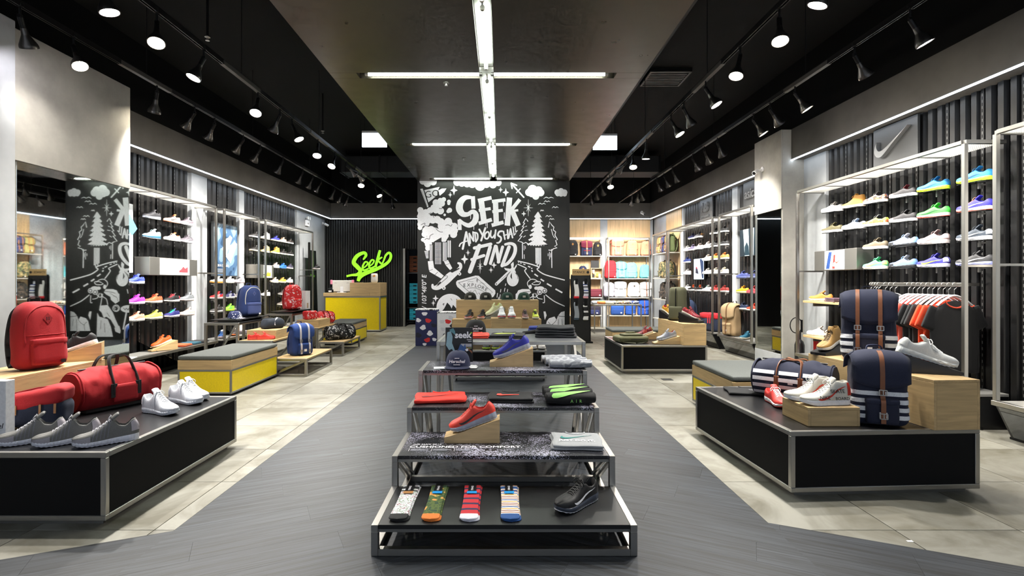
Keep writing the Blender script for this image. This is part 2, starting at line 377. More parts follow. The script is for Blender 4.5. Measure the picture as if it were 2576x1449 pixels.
# feature ceiling: charcoal panels around light channels
CHX, CHW = -.15, .075; CROSS = [-.05, 2.85, 5.75, 8.65, 11.54]
fc = struct('ceiling_feature', MB().box(-1.88, 1.585, -1.4, 11.76, 3.70, 3.82), GUNM)
FCP = mat('#4c463d', .3, .5, 'steel')
ys = [-1.4]+[y for c_ in CROSS for y in (c_-.075, c_+.075)]+[11.76]
for i in range(0, len(ys), 2):
    for a, b_ in ((-1.88, CHX-CHW), (CHX+CHW, 1.585)):
        MB().box(a+.002, b_-.001, ys[i]+.002, ys[i+1]-.002, 3.62, 3.699, .001).build('ceiling_panel', FCP, fc)
for c_ in CROSS:
    for a, b_ in ((-1.88, -1.58), (1.28, 1.585)):
        MB().box(a+.002, b_, c_-.075, c_+.075, 3.62, 3.699, .001).build('ceiling_panel', FCP, fc)
TRAY = mat('#c9c9c4', .4, .6, 'steel')
for i in range(0, len(ys), 2):
    if ys[i+1]-ys[i] > .3: MB().box(CHX-CHW+.004, CHX+CHW-.004, ys[i]+.02, ys[i+1]-.02, 3.685, 3.699).build('light_channel', TRAY, fc)
for c_ in CROSS: MB().box(-1.575, 1.275, c_-.07, c_+.07, 3.685, 3.699).build('light_channel', TRAY, fc)
# fluorescent tubes
def ftube(p, q, label):
    t = thing('fluorescent_tube', label, 'ceiling light', (p[0], p[1], p[2]), 0, 'fluorescent tubes in the ceiling panel')
    d = Vector(q)-Vector(p); L_ = d.length; d.normalize()
    MB().tube([d*.03, d*(L_-.03)], .019, 12).build('tube', TUBE, t, 40)
    for a in (0, L_-.035):
        MB().tube([d*a, d*(a+.035)], .022, 10).build('end_cap', STEEL, t, 40)
        MB().bar(d*(a+.017), d*(a+.017)+Vector((0, 0, .055)), .018).build('holder', WHITE, t)
nm = {5.75: 'near cross bar', 8.65: 'middle cross bar', 11.54: 'far cross bar by the mural'}
for c_ in CROSS[1:]:
    z = 3.635
    if c_ in nm:
        ftube((-1.5, c_, z), (-.2, c_, z), f'long white fluorescent tube, left half of the {nm[c_]}')
        ftube((-.1, c_, z), (1.2, c_, z), f'long white fluorescent tube, right half of the {nm[c_]}')
for a, b_, l in ((3.05, 4.25, 'above the top edge, nearest the shop front'), (4.35, 5.6, 'just before the near cross bar'), (5.95, 7.2, 'just beyond the near cross bar'), (7.25, 8.5, 'just before the middle cross bar'), (8.85, 10.05, 'just beyond the middle cross bar'), (10.1, 11.35, 'just before the far cross bar')):
    ftube((CHX, a, 3.64), (CHX, b_, 3.64), f'fluorescent tube in the centre channel, {l}')
# soffit LED lines
for nme, args, l in (('led_strip', (FL-.02, FL+.004, 5.8, WB-.28, 3.137, 3.149), 'cool white light line under the left soffit'),
                     ('led_strip', (FR-.004, FR+.02, -1.2, 7.72, 3.137, 3.149), 'cool white light line under the near right soffit'),
                     ('led_strip', (FR-.004, FR+.02, 8.53, WB-.28, 3.137, 3.149), 'cool white light line under the far right soffit'),
                     ('led_strip', (FL+.02, FR-.02, WB-.29, WB-.27, 3.137, 3.149), 'thin light line under the back wall soffit')):
    tag(lightbar(nme, LED, None, *args), l, 'light strip', 'soffit light lines')
# corrugated wall sheets and slotted standards
CORR = mat('#121213', .42, .2, 'steel')
def corr_mesh(W, Hh, key={}):
    k = (round(W, 3), round(Hh, 3))
    if k not in key:
        n = max(2, round(W/.135)); pit = W/n; prof = []
        for i in range(n): prof += [(i*pit+.000, 0), (i*pit+.028, 0), (i*pit+.045, .036), (i*pit+pit-.018, .036)]
        prof.append((W, 0)); m = MB(); m.grid([[(x, y, z) for x, y in prof] for z in (0, Hh)]); key[k] = m.mesh('corrugated_sheet', fix=False)
    return key[k]
STDM = mat('#1a1a1b', .4, .6, 'steel'); SLOT = mat('#5c5c5a', .5)
def std_mesh(Hh, key={}):
    if Hh not in key: key[Hh] = (MB().box(-.018, .018, 0, .03, 0, Hh).mesh('slotted_standard'), (lambda m: [m.box(-.004, .004, .0295, .0312, z, z+.028) for z in [i*.06+.02 for i in range(int(Hh/.06))]] and m.mesh('slot_row'))(MB()))
    return key[Hh]
def corr_wall(parent, X, y0, y1, face, z1=3.15, first=None):
    """sheets of about .41 m along a side wall; face +1 looks to +X"""
    n = max(1, round((y1-y0)/.41)); W = (y1-y0)/n
    for i in range(n):
        o = inst('corrugated_sheet', corr_mesh(W-.03, z1), CORR, parent)
        if face > 0: o.location = (X-.045, y0+i*W+W-.015, 0); o.rotation_euler = (0, 0, R(-90))
        else: o.location = (X+.045, y0+i*W+.015, 0); o.rotation_euler = (0, 0, R(90))
        a, b_ = std_mesh(z1)
        s1 = inst('slotted_standard', a, STDM, parent); s1.location = (X-.04*face, y0+i*W, 0); s1.rotation_euler = (0, 0, R(-90*face))
        s2 = inst('slot_row', b_, SLOT, s1); s2['kind'] = 'stuff'
corr_wall(wl, WL, 5.82, 8.62, 1); corr_wall(wl, WL, 9.12, 10.2, 1); corr_wall(wl, WL, 10.44, 13.1, 1)
corr_wall(wr, WR, 4.5, 7.2, -1); corr_wall(wr, WR, 8.55, 9.86, -1); corr_wall(wr, WR, 10.13, 12.78, -1)
# pilasters with warm edge light
for x, y0, y1, led in ((WL, 8.64, 9.1, 8.70), (WL, 10.22, 10.42, 10.3), (WL, 13.12, WB, None), (WR, 7.2, 7.72, None), (WR, 9.88, 10.11, 10.0), (WR, 12.8, 12.9, 12.85), (WR, 14.12, WB, None), (WR, 3.3, 4.45, 4.4)):
    sg = 1 if x < 0 else -1; p = wl if x < 0 else wr
    MB().box(min(x-.06*sg, x+.012*sg), max(x-.06*sg, x+.012*sg), y0, y1, 0, 3.15, .003).build('pilaster', CONCW, p)
    if led: tag(MB().box(min(x+.013*sg, x+.035*sg), max(x+.013*sg, x+.035*sg), led-.035, led+.035, .35, 2.55, .003).build('wall_light', LEDW), {8.70: 'tall warm light strip on the left wall, nearer of two', 10.3: 'tall warm light strip on the left wall, farther of two', 10.0: 'tall warm light strip on the right wall beside the framed screen', 12.85: 'tall warm light strip on the right wall beside the wood panel', 4.4: 'tall warm light strip by the near right corner'}[led], 'light strip', 'upright wall light strips')
# back wall: fluted slats on the left, wood panels on the right
sl = MB().box(-.022, .022, -.05, 0, 0, 3.15, .006).mesh('wall_slat'); sl2 = MB().box(-.022, .022, -.05, 0, 2.3, 3.15, .006).mesh('wall_slat')
FLUT = mat('#191a19', .55)
x = WL+.02
while x < -1.9:
    inst('wall_slat', sl2 if x > -2.84 else sl, FLUT, wb, (x, WB-.001, 0)); x += .07
MB().box(-2.86, -2.79, WB-.055, WB+.12, 0, 2.3, .003).build('door_frame', STEELD, wb)
for a, b_ in ((1.98, 2.95), (3.16, 4.42)):
    n = 2 if b_-a < 1 else 3; w_ = (b_-a)/n
    for i in range(n): MB().box(a+i*w_+.001, a+(i+1)*w_-.001, WB-.03, WB-.001, 0, 3.15, .002).build('wood_panel', PALEOAK, wb)
for a, b_ in ((1.6, 1.98), (2.95, 3.16), (4.42, 4.5)): MB().box(a, b_, WB-.04, WB-.001, 0, 3.15, .003).build('pilaster', CONCW, wb)
MB().box(WR-.02, WR+.04, 12.92, 14.1, 0, 3.15, .002).build('wood_panel', PALEOAK, wr)
# stock room behind the door
struct('wall_stockroom', MB().box(-3.4, -1.2, 16.95, 17.1, 0, 3.0).box(-3.45, -3.35, WB+.12, 17.1, 0, 3.0).box(-1.25, -1.15, WB+.12, 17.1, 0, 3.0), mat('#30343a', .8))
# ================================================================ track lights
def tz(M, p): return M @ Vector(p)
_hp = [(.0, .13), (.021, .13), (.026, .085), (.03, .075), (.062, .01), (.066, -.005), (.066, -.02), (.06, -.02), (.058, -.01), (.0, -.008)]
HEAD = MB().lathe(_hp, 22).mesh('lamp_head', 35)
BULB = MB().lathe([(.0, -.013), (.04, -.017), (.056, -.012), (.056, -.007), (0, -.007)], 22).mesh('bulb', 35)
NECK = MB().lathe([(.0, .128), (.02, .128), (.02, .21), (0, .21)], 14).mesh('socket', 40)
STEM = MB().box(-.022, .022, -.018, .018, 0, .03, .004).tube([(0, 0, .01), (0, 0, -.07)], .009, 8).box(-.016, .016, -.012, .012, -.095, -.06, .003).mesh('stem', 40)
HM = mat('#55524f', .3, .9, 'steel'); HMD = mat('#1c1b1b', .4, .6, 'steel')
BULBM = mat('#fff3dc', .3, 0, 'emit', e=BULB_E); BULBC = mat('#fdf8ff', .3, 0, 'emit', e=BULB_E)
TZ = 3.52
SPOTD = {}
def spot_data(w_, size, blend=.95):
    k = (w_, size)
    if k not in SPOTD:
        l = bpy.data.lights.new('lamp_beam', 'SPOT'); l.energy = w_; l.spot_size = R(size); l.spot_blend = blend; l.shadow_soft_size = .05; l.color = (1, .96, .9); SPOTD[k] = l
    return SPOTD[k]
def track(X, y0, y1, label, heads, order):
    t = thing('light_track', label, 'light track', (X, y0, TZ), 0, 'ceiling light tracks')
    L_ = y1-y0
    MB().box(-.018, -.008, 0, L_, 0, .035).build('track_side', HMD, t); MB().box(.008, .018, 0, L_, 0, .035).build('track_side', HMD, t)
    MB().box(-.018, .018, 0, L_, .035, .05).build('track_top', HMD, t)
    for i in range(int(L_/2.4)+1):
        MB().box(-.024, .024, i*2.4+.3, i*2.4+1.1, -.004, .04, .003).build('track_cover', mat('#46433f', .5), t)
        MB().tube([(0, i*2.4+.7, .05), (0, i*2.4+.7, 4.6-TZ)], .004, 6).build('hanger_wire', HMD, t)
    for k, (u, aim, on) in enumerate(heads):
        Y = X*F/(u-U0)
        h = thing('track_spotlight', f'track spotlight, {order(k)}', 'spotlight', (X, Y, TZ), 0, 'track spotlights')
        inst('stem', STEM, HMD, h)
        d = Vector(aim).normalized(); q = d.to_track_quat('-Z', 'Y')
        piv = Vector((0, 0, -.08))
        org = piv+q @ Vector((0, 0, -.21))
        for nm_, me, m in (('lamp_head', HEAD, HM), ('socket', NECK, HMD), ('bulb', BULB, BULBM if k % 3 else BULBC)):
            o = inst(nm_, me, m, h, org); o.rotation_mode = 'QUATERNION'; o.rotation_quaternion = q
        if on:
            l = bpy.data.objects.new('lamp_beam', spot_data(SPOT_W*on, 92)); C.objects.link(l); l.parent = h; l.location = org+d*.03; l.rotation_mode = 'QUATERNION'; l.rotation_quaternion = q
def ordn(n): return ['first', 'second', 'third', 'fourth', 'fifth', 'sixth', 'seventh', 'eighth', 'ninth', 'tenth', 'eleventh', 'twelfth', 'thirteenth', 'fourteenth', 'fifteenth', 'sixteenth', 'seventeenth', 'eighteenth'][n]
def od(side): return lambda k: f'{ordn(k)} from the shop front on the {side} track'
A = lambda x, y, z=-1: (x, y, z)
LI = [(250, A(.25, .1), 1), (395, A(.25, -.42), 1), (513, A(-.3, -.3), 1), (649, A(.12, -.55), 1), (704, A(-.6, .3), 1), (735, A(.5, -.1), 1), (800, A(.1, -.5), 1), (843, A(-.1, -.7), 1), (872, A(1.0, .8), .3), (893, A(.9, .55), .3), (910, A(.1, -.6), 1), (945, A(.5, -.3), 1), (962, A(-.3, .4), 0), (985, A(.1, .3), 1)]
LO = [(50, A(-.12, .55), .22), (185, A(.5, -.25), 1), (395, A(-.35, .3), 1), (490, A(-.8, .15), .8), (540, A(-.7, .3), .8), (612, A(-.8, .2), .8), (655, A(-.75, .3), .8), (712, A(-.7, .25), .8), (762, A(-.65, .25), .8), (787, A(-.65, .3), .8), (808, A(-.7, .1), .8), (842, A(-.6, .3), .8), (860, A(-.55, .2), 0), (876, A(-.6, .5), .8)]
RI = [(2090, A(-.3, .2), 1), (1960, A(-.15, -.35), 1), (1862, A(-.3, -.25), 1), (1775, A(.5, -.25), 1), (1720, A(.6, .2), 1), (1688, A(.5, -.3), 1), (1626, A(0, .1), 1), (1592, A(-.1, -.5), 1), (1577, A(-.9, .9), .3), (1548, A(-.8, .6), .3), (1533, A(0, -.6), 1), (1513, A(.5, .9), 1.2), (1500, A(.3, .9), 1.2), (1486, A(.3, .7), 1)]
RO = [(2290, A(.5, -.12), 1), (2150, A(.75, .2), .9), (2000, A(.6, -.2), 1), (1937, A(.8, .2), .8), (1895, A(.6, -.2), .8), (1805, A(.6, .4), .8), (1772, A(.65, .4), .8), (1742, A(.7, .3), .8), (1692, A(.7, .35), .8), (1670, A(.7, .3), .8), (1652, A(.65, .4), .8), (1612, A(.5, .8), 1.3), (1604, A(.2, 1.0), 1.3), (1590, A(.0, .8), 1.3)]
track(-2.80, 2.5, 14.4, 'black ceiling track of spotlights left of the ceiling panel', LI, od('left inner'))
track(-3.83, 2.5, 14.4, 'black ceiling track of spotlights above the left wall displays', LO, od('left outer'))
track(2.245, 2.5, 14.4, 'black ceiling track of spotlights right of the ceiling panel', RI, od('right inner'))
track(3.31, 2.5, 14.4, 'black ceiling track of spotlights above the right wall displays', RO, od('right outer'))
# things on the ceilings
for (x, y, z), l in (((-.62, 5.95, 3.62), 'small round sprinkler on the ceiling panel behind the near cross bar'), ((-.67, 9.6, 3.62), 'small round sprinkler on the ceiling panel before the far cross bar')):
    t = thing('sprinkler', l, 'sprinkler', (x, y, z), 0, 'ceiling sprinklers'); MB().lathe([(.0, 0), (.035, 0), (.035, -.012), (.012, -.014), (.01, -.035), (0, -.035)], 14).build('rosette', STEEL, t, 35); MB().lathe([(0, -.034), (.02, -.034), (.02, -.04), (0, -.04)], 12).build('deflector', STEEL, t, 35)
for (u, v, Y), l in (((522, 92, 5.6), 'small pendent sprinkler among the left spotlights'), ((812, 329, 9.0), 'small pendent sprinkler above the left tracks')):
    p = atY(u, v, Y); t = thing('sprinkler', l, 'sprinkler', p, 0, 'ceiling sprinklers'); MB().tube([(0, 0, 0), (0, 0, 4.6-p.z)], .012, 8).build('pipe', HMD, t, 40); MB().lathe([(.0, 0), (.03, 0), (.03, -.008), (.008, -.02), (.022, -.045), (0, -.045)], 12).build('rosette', STEEL, t, 35)
for u0, u1, v0, v1, Y, l in ((911, 973, 330, 370, 9.6, 'glowing white sign box hanging left of the ceiling panel'), (1492, 1552, 337, 377, 9.6, 'glowing white sign box hanging right of the ceiling panel')):
    a, b_ = atY(u0, v1, Y), atY(u1, v0, Y); t = thing('sign_box', l, 'sign', ((a.x+b_.x)/2, Y, a.z), 0, 'hanging sign boxes'); w_ = (b_.x-a.x)/2; h_ = b_.z-a.z
    MB().box(-w_, w_, -.02, .02, 0, h_-.04, .003).build('light_face', mat('#d9ecff', .4, 0, 'emit', e=2.6), t); MB().box(-w_, w_, -.03, .03, h_-.04, h_, .004).build('housing', WHITE, t)
    for sx in (-1, 1): MB().tube([(sx*w_*.8, 0, h_), (sx*w_*.8, 0, 4.6-a.z)], .004, 6).build('hanger_wire', HMD, t)
t = thing('ceiling_vent', 'square black air vent in the ceiling right of the panel', 'vent', (2.62, 8.2, 4.55)); MB().box(-.32, .32, -.3, .3, 0, .05).build('backing', BLACKV, t)
for a in ((-.32, .32, -.3, -.27), (-.32, .32, .27, .3), (-.32, -.29, -.27, .27), (.29, .32, -.27, .27)): MB().box(*a, -.015, .01).build('frame', mat('#3a3835', .5), t)
for i in range(8): MB().bar((-.29, -.24+i*.068, -.002), (.29, -.24+i*.068, -.002), .04, .004).build('slat', HMD, t)
DUCT = mat('#0d0d0e', .6)
for x, z, r_, l in ((-2.45, 4.42, .05, 'black conduit along the ceiling left of the panel'), (2.1, 4.4, .05, 'black conduit along the ceiling right of the panel')):
    tag(MB().tube([(x, 3, z), (x, 14.9, z)], r_, 10).build('conduit', DUCT, None, 40), l, 'pipe')
for x0, x1, l in ((-4.0, -2.0, 'wide black duct crossing the ceiling at the back left'), (1.8, 4.0, 'wide black duct crossing the ceiling at the back right')):
    t = thing('air_duct', l, 'duct', ((x0+x1)/2, 13.2, 4.05)); w_ = (x1-x0)/2
    MB().box(-w_, w_, -.35, .35, 0, .4, .01).build('duct_body', DUCT, t)
    for sx in (-1, 0, 1): MB().box(sx*w_*.97-.02, sx*w_*.97+.02, -.37, .37, -.015, .42).build('flange', HMD, t)
# ================================================================ fixtures
def frame_box(t, sx, sy, z0, z1, w_, m, name='edge_trim'):
    """twelve mitred edge bars of a box frame"""
    x, y = sx/2, sy/2
    for a in (-1, 1):
        for z in (z0+w_/2, z1-w_/2):
            MB().bar((-x, a*(y-w_/2), z), (x, a*(y-w_/2), z), w_, w_, c=.003).build(name, m, t)
            MB().bar((a*(x-w_/2), -y+w_, z), (a*(x-w_/2), y-w_, z), w_, w_, c=.003).build(name, m, t)
        for b_ in (-1, 1): MB().bar((a*(x-w_/2), b_*(y-w_/2), z0+w_), (a*(x-w_/2), b_*(y-w_/2), z1-w_), w_, w_, c=.003).build(name, m, t)
def plinth(label, cx, cy, sx=1.22, sy=1.22, h=.41, rz=0):
    t = thing('display_plinth', label, 'plinth', (cx, cy, 0), rz, 'low black display plinths')
    x, y = sx/2, sy/2; e = .004
    frame_box(t, sx, sy, .035, h, .03, STEEL)
    for s_ in (-1, 1):
        MB().box(-x+.03, x-.03, s_*(y-.012)-.006, s_*(y-.012)+.006, .065, h-.03).build('side_panel', PANEL, t)
        MB().box(s_*(x-.012)-.006, s_*(x-.012)+.006, -y+.03, y-.03, .065, h-.03).build('side_panel', PANEL, t)
    MB().box(-x+.03, x-.03, -y+.03, y-.03, h-.025, h-.001).build('top', LAM, t)
    MB().box(-x+.05, x-.05, -y+.05, y-.05, 0, .034).build('toe_kick', STEELD, t)
    return t
def obox(label, x0, x1, y0, y1, z0, z1, rz=0, m=None, name='wood_riser', c=.002, group=None):
    t = MB().box(-(x1-x0)/2, (x1-x0)/2, -(y1-y0)/2, (y1-y0)/2, 0, z1-z0, c).build(name, m or OAK, None, loc=((x0+x1)/2, (y0+y1)/2, z0)); t.rotation_euler = (0, 0, R(rz)); return tag(t, label, 'riser', group)
def riser(label, cx, cy, z, sx, sy, h, rz=0, along='y'):
    """oak veneer box built of side boards and a lid"""
    t = thing('wood_riser', label, 'riser', (cx, cy, z), rz, 'oak display risers'); x, y = sx/2, sy/2
    mh = OAKY if along == 'y' else OAK
    MB().box(-x, x, -y, y, h-.018, h, .0015).build('lid', mh, t)
    for s_ in (-1, 1):
        MB().box(s_*x-(.018 if s_ > 0 else 0), s_*x+(.018 if s_ < 0 else 0), -y, y, 0, h-.0185, .001).build('side_board', OAKY, t)
        MB().box(-x+.0185, x-.0185, s_*y-(.018 if s_ > 0 else 0), s_*y+(.018 if s_ < 0 else 0), 0, h-.0185, .001).build('end_board', OAK, t)
    return t
def bench(label, x0, x1, y0, y1, rz=0):
    t = thing('bench', label, 'bench', ((x0+x1)/2, (y0+y1)/2, 0), rz, 'yellow upholstered benches'); sx, sy = x1-x0, y1-y0; x, y = sx/2, sy/2
    frame_box(t, sx, sy, .03, .31, .022, STEELD)
    for s_ in (-1, 1):
        MB().box(-x+.022, x-.022, s_*(y-.01)-.006, s_*(y-.01)+.006, .052, .288).build('side_panel', YEL, t)
        MB().box(s_*(x-.01)-.006, s_*(x-.01)+.006, -y+.022, y-.022, .052, .288).build('side_panel', YEL, t)
        MB().box(-x, x, s_*(y-.012)-.012, s_*(y-.012)+.012, .311, .42, .002).build('oak_board', OAK, t)
        MB().box(s_*(x-.012)-.012, s_*(x-.012)+.012, -y+.0245, y-.0245, .311, .42, .002).build('oak_board', OAKY, t)
    MB().box(-x+.04, x-.04, -y+.04, y-.04, 0, .03).build('toe_kick', BLACK, t)
    MB().pillow(sx+.006, sy+.006, .055, .022, 12).build('cushion', GREYCL, t, 40, (0, 0, .4205))
    return t
plinth('black plinth with steel edges at the left front, red bags on it', -2.94, 3.485, 1.62, 1.39, .405, 0)
plinth('black plinth with steel edges at the right front, striped navy bags on it', 2.355, 3.875, 1.22, 1.36, .41, 3)
plinth('black plinth with steel edges at mid right, camera bag and shoes on it', 2.37, 8.06, 1.24, 1.22, .41, 0)
plinth('low black plinth in the centre behind the grey table', .0, 7.5, 1.25, 1.22, .415, 0)
bench('yellow bench with grey cushion by the left front plinth', -3.72, -3.1, 5.96, 7.2)
bench('yellow bench with grey cushion at the foot of the cash counter', -3.7, -3.08, 10.75, 11.95)
bench('yellow bench with grey cushion behind the right front plinth', 2.1, 2.75, 4.66, 5.65)
bench('bench with grey cushion behind the mid right plinth', 2.0, 3.25, 9.2, 9.82)
# --- centre stepped stand
SPK = mat('#121318', .35, 0, 'speckle'); TB = .034
def stepped(label, cx, y0, Wd, tiers, dep, rz, tops, tube=TB, board=.018):
    """stand of stepped square-tube tables, front row at local y=0"""
    t = thing('stepped_stand', label, 'display stand', (cx, y0, 0), rz, 'stepped display stands'); x = Wd/2-tube/2
    for i, z in enumerate(tiers):
        ya, yb = i*dep+tube/2, (i+1)*dep-tube/2-.002
        for s_ in (-1, 1):
            for yy in (ya, yb): MB().bar((s_*x, yy, 0), (s_*x, yy, z-tube), tube, tube, c=.002).build('leg', STEEL, t)
            MB().bar((s_*x, i*dep, z-tube/2), (s_*x, (i+1)*dep-.002, z-tube/2), tube, tube, c=.002).build('side_rail', STEEL, t)
            MB().bar((s_*x, ya+tube/2, tube/2), (s_*x, yb-tube/2, tube/2), tube, tube, c=.002).build('side_rail', STEEL, t)
            if z > .2:
                MB().bar((s_*x, ya+.02, z-tube), (s_*x, yb-.02, tube), .02, .02).build('brace', STEEL, t)
            if z > .2: MB().bar((s_*(x-.03), ya+.03, z-tube), (s_*(x-.03), yb, .05), .016, .016).build('brace', STEEL, t)
        if i == 0: MB().bar((-x+tube/2, ya, tube/2), (x-tube/2, ya, tube/2), tube, tube, c=.002).build('front_rail', STEEL, t)
        MB().bar((-x+tube/2, yb, tube/2), (x-tube/2, yb, tube/2), tube, tube, c=.002).build('rear_rail', STEEL, t)
        MB().bar((-x+tube/2, ya, z-.03), (x-tube/2, ya, z-.03), .012, .016).build('front_rail', STEELD, t)
        MB().box(-x+tube/2+.001, x-tube/2-.001, i*dep+.002, (i+1)*dep-.006, z-.02, z+.001, .0015).build('shelf', tops[i], t)
    return t
DARKTOP = mat('#101113', .4); stand = stepped('tall central steel stand of four black shelf steps', .02, 2.5, 1.29, (.15, .322, .484, .65), .482, 0, (DARKTOP, SPK, SPK, SPK))
# grey table behind the stand
def table(name, label, x0, x1, y0, y1, z, m, rails=True, tb=.03, brace=True, th=.02):
    t = thing(name, label, 'table', ((x0+x1)/2, (y0+y1)/2, 0), 0); x, y = (x1-x0)/2-tb/2, (y1-y0)/2-tb/2
    for a in (-1, 1):
        for b_ in (-1, 1): MB().bar((a*x, b_*y, 0), (a*x, b_*y, z-tb), tb, tb, c=.002).build('leg', STEEL, t)
        MB().bar((a*x, -y-tb/2, z-tb/2), (a*x, y+tb/2, z-tb/2), tb, tb, c=.002).build('side_rail', STEEL, t)
        MB().bar((-x+tb/2, a*y, z-tb/2), (x-tb/2, a*y, z-tb/2), tb, tb, c=.002).build('end_rail', STEEL, t)
        if brace:
            MB().bar((a*x, -y+.02, .05), (a*x, 0, z-tb), .022, .022).build('brace', STEEL, t); MB().bar((a*x, y-.02, .05), (a*x, 0, z-tb), .022, .022).build('brace', STEEL, t)
    MB().box(-x+tb/2, x-tb/2, -y+tb/2, y-tb/2, z-th, z+.001, .001).build('table_top', m, t); return t
table('display_table', 'grey topped steel table behind the stepped stand, folded shirts on it', -.55, .74, 4.47, 5.72, .81, mat('#55565a', .45))
table('display_table', 'small steel table of rolled shirts before the back shelves', 2.4, 3.62, 13.2, 14.1, .74, mat('#8b8a86', .5), brace=False)['group'] = 'steel display tables'
# oak steps on the central low plinth
riser('wide tall oak riser carrying four caps before the mural', -.04, 7.935, .415, 1.24, .33, .635, 0, 'x')
riser('wide low oak riser carrying sneakers before the mural', -.05, 7.63, .415, 1.30, .26, .365, 0, 'x')
riser('small square oak riser in the centre carrying white and red sneakers', .085, 7.34, .415, .43, .3, .40, 0, 'x')
riser('long oak riser on the left front plinth under the red backpack', -3.40, 3.52, .405, .44, 1.28, .30, 0)
riser('long oak riser on the right front plinth under the striped backpack', 2.80, 3.80, .41, .30, 1.2, .31, 3)
riser('small oak block under the white lettered high-top pair', 2.12, 3.43, .41, .33, .30, .12, 0, 'x')
riser('oak riser at mid right under the tall olive backpack', 2.80, 8.02, .41, .34, 1.16, .31, 0)
# --- side stepped stands, facing the aisle
LW = mat('#c6a878', .5, 0, 'wood', stretch=(2.2, 26, 26))
stepped('stepped stand with wooden shelves, blue backpack on its lowest step', -2.70, 7.77, 1.1, (.25, .5, .75), .48, 90, (LW, LW, LAM))
stepped('stepped stand with wooden shelves, black duffel on its lowest step', -2.79, 9.76, 1.1, (.25, .5, .75), .46, 90, (LW, LW, LAM))
riser('shallow oak box on the nearer stepped stand under the grey pouch', -3.42, 7.72, .501, .42, .62, .13)
riser('shallow oak box on the farther stepped stand under the red pouches', -3.48, 9.66, .501, .40, .62, .13)
# --- wall display frames with mesh canopy
def wall_display(label, X, y0, y1, wall, deck=True, top=2.6, shelf_bar=True, mirror_base=True):
    """steel frame standing before a side wall; canopy of open mesh, low deck"""
    t = thing('wall_display', label, 'display rack', (X, (y0+y1)/2, 0), 0, 'steel wall display racks'); L_ = (y1-y0)/2; d = wall-X; sg = 1 if d > 0 else -1; b_ = .035
    zd = .33 if deck else .02
    for s_ in (-1, 1):
        yy = s_*(L_-b_/2)
        MB().bar((0, yy, zd), (0, yy, top-b_), b_, b_, c=.002).build('post', STEEL, t)
        MB().bar((0, yy, top-b_/2), (d-sg*.02, yy, top-b_/2), b_, b_, c=.002).build('top_arm', STEEL, t)
        if shelf_bar: MB().bar((sg*b_/2, yy, 1.47), (d-sg*.02, yy, 1.47), .03, .02).build('cross_arm', STEEL, t)
    MB().bar((0, -L_+b_, top-b_/2), (0, L_-b_, top-b_/2), b_, b_, c=.002).build('top_rail', STEEL, t)
    n = max(2, round(2*L_/.55)); w_ = (2*L_-2*b_)/n; dd = abs(d)-.06
    for i in range(n):
        m = MB().box(-dd/2+.02, dd/2, -w_/2+.012, w_/2-.012, 0, .004).build('mesh_panel', MESHM, t, loc=(sg*(dd/2+.01), -L_+b_+w_*(i+.5), top-.03))
        if i: MB().bar((sg*b_/2, -L_+b_+w_*i, top-.03), (d-sg*.04, -L_+b_+w_*i, top-.03), .02, .015).build('canopy_bar', STEELD, t)
    MB().box(min(sg*.02, sg*.032), max(sg*.02, sg*.032), -L_+.05, L_-.05, top-.024, top-.004).build('canopy_light', mat('#fff6e8', .4, 0, 'emit', e=22.0), t)
    if deck:
        for z in (zd-.02,):
            MB().bar((-.01*sg, -L_, z), (-.01*sg, L_, z), .04, .04, c=.002).build('deck_rail', STEEL, t)
            MB().box(min(sg*.012, d), max(sg*.012, d), -L_, L_, z-.012, z+.012, .001).build('deck_top', mat('#a8a7a2', .45, .5, 'steel'), t)
        for s_ in (-1, 1):
            MB().prism([(0, zd-.04), (d, zd-.04), (d, .0), (sg*.14, .0)], -.01, .01, Matrix.Translation((0, s_*(L_-.02), 0)) @ Matrix.Rotation(R(90), 4, 'X')).build('base_end', LAM, t)
        MB().bar((sg*.005, 0, zd-.05), (sg*.14, 0, .01), 2*L_-.06, .006, up=(1, 0, 1)).build('base_mirror', mat('#6d6f70', .05, 1), t)
        MB().bar((sg*.14, -L_, .01), (sg*.14, L_, .01), .02, .02).build('base_rail', BLACK, t)
    return t
wall_display('steel rack with mesh canopy beside the mirror column, left wall', -4.8, 6.05, 8.75, WL)
wall_display('narrow steel rack around the framed shoe poster, left wall', -4.8, 8.98, 10.31, WL)
wall_display('steel rack with mesh canopy nearest the cash counter, left wall', -4.8, 10.56, 13.25, WL)
wall_display('large steel rack with mesh canopy under the tick emblem, right wall', 4.17, 4.62, 7.26, WR)
wall_display('steel rack cut off by the right edge of the picture', 4.17, 3.0, 4.36, WR)
wall_display('narrow steel rack around the forest screen, right wall', 4.17, 8.55, 9.86, WR)
wall_display('steel rack of sneakers under the two-letter emblem, right wall', 4.17, 10.13, 12.8, WR)
def shelf_rack(label, X, y0, y1, wall, zs):
    t = thing('wall_display', label, 'display rack', (X, (y0+y1)/2, 0), 0, 'steel wall display racks'); L_ = (y1-y0)/2; d = wall-X-.03; b_ = .03
    for s_ in (-1, 1):
        yy = s_*(L_-b_/2)
        for x in (0, d): MB().bar((x, yy, 0), (x, yy, 2.6), b_, b_, c=.002).build('post', STEEL, t)
        for z in (2.585, 1.47): MB().bar((b_/2, yy, z), (d-b_/2, yy, z), b_, b_).build('side_arm', STEEL, t)
    MB().bar((0, -L_+b_, 2.585), (0, L_-b_, 2.585), b_, b_).build('top_rail', STEEL, t)
    for z in zs: MB().box(-.01, d-.02, -L_+b_, L_-b_, z-.025, z, .002).build('shelf', mat('#a8a49c', .5, .3, 'steel'), t)
    return t
BZ = (.35, .87, 1.42, 2.07)
shelf_rack('steel shelf rack of camouflage bags at the far right wall', 4.17, 12.92, 14.1, WR, BZ)
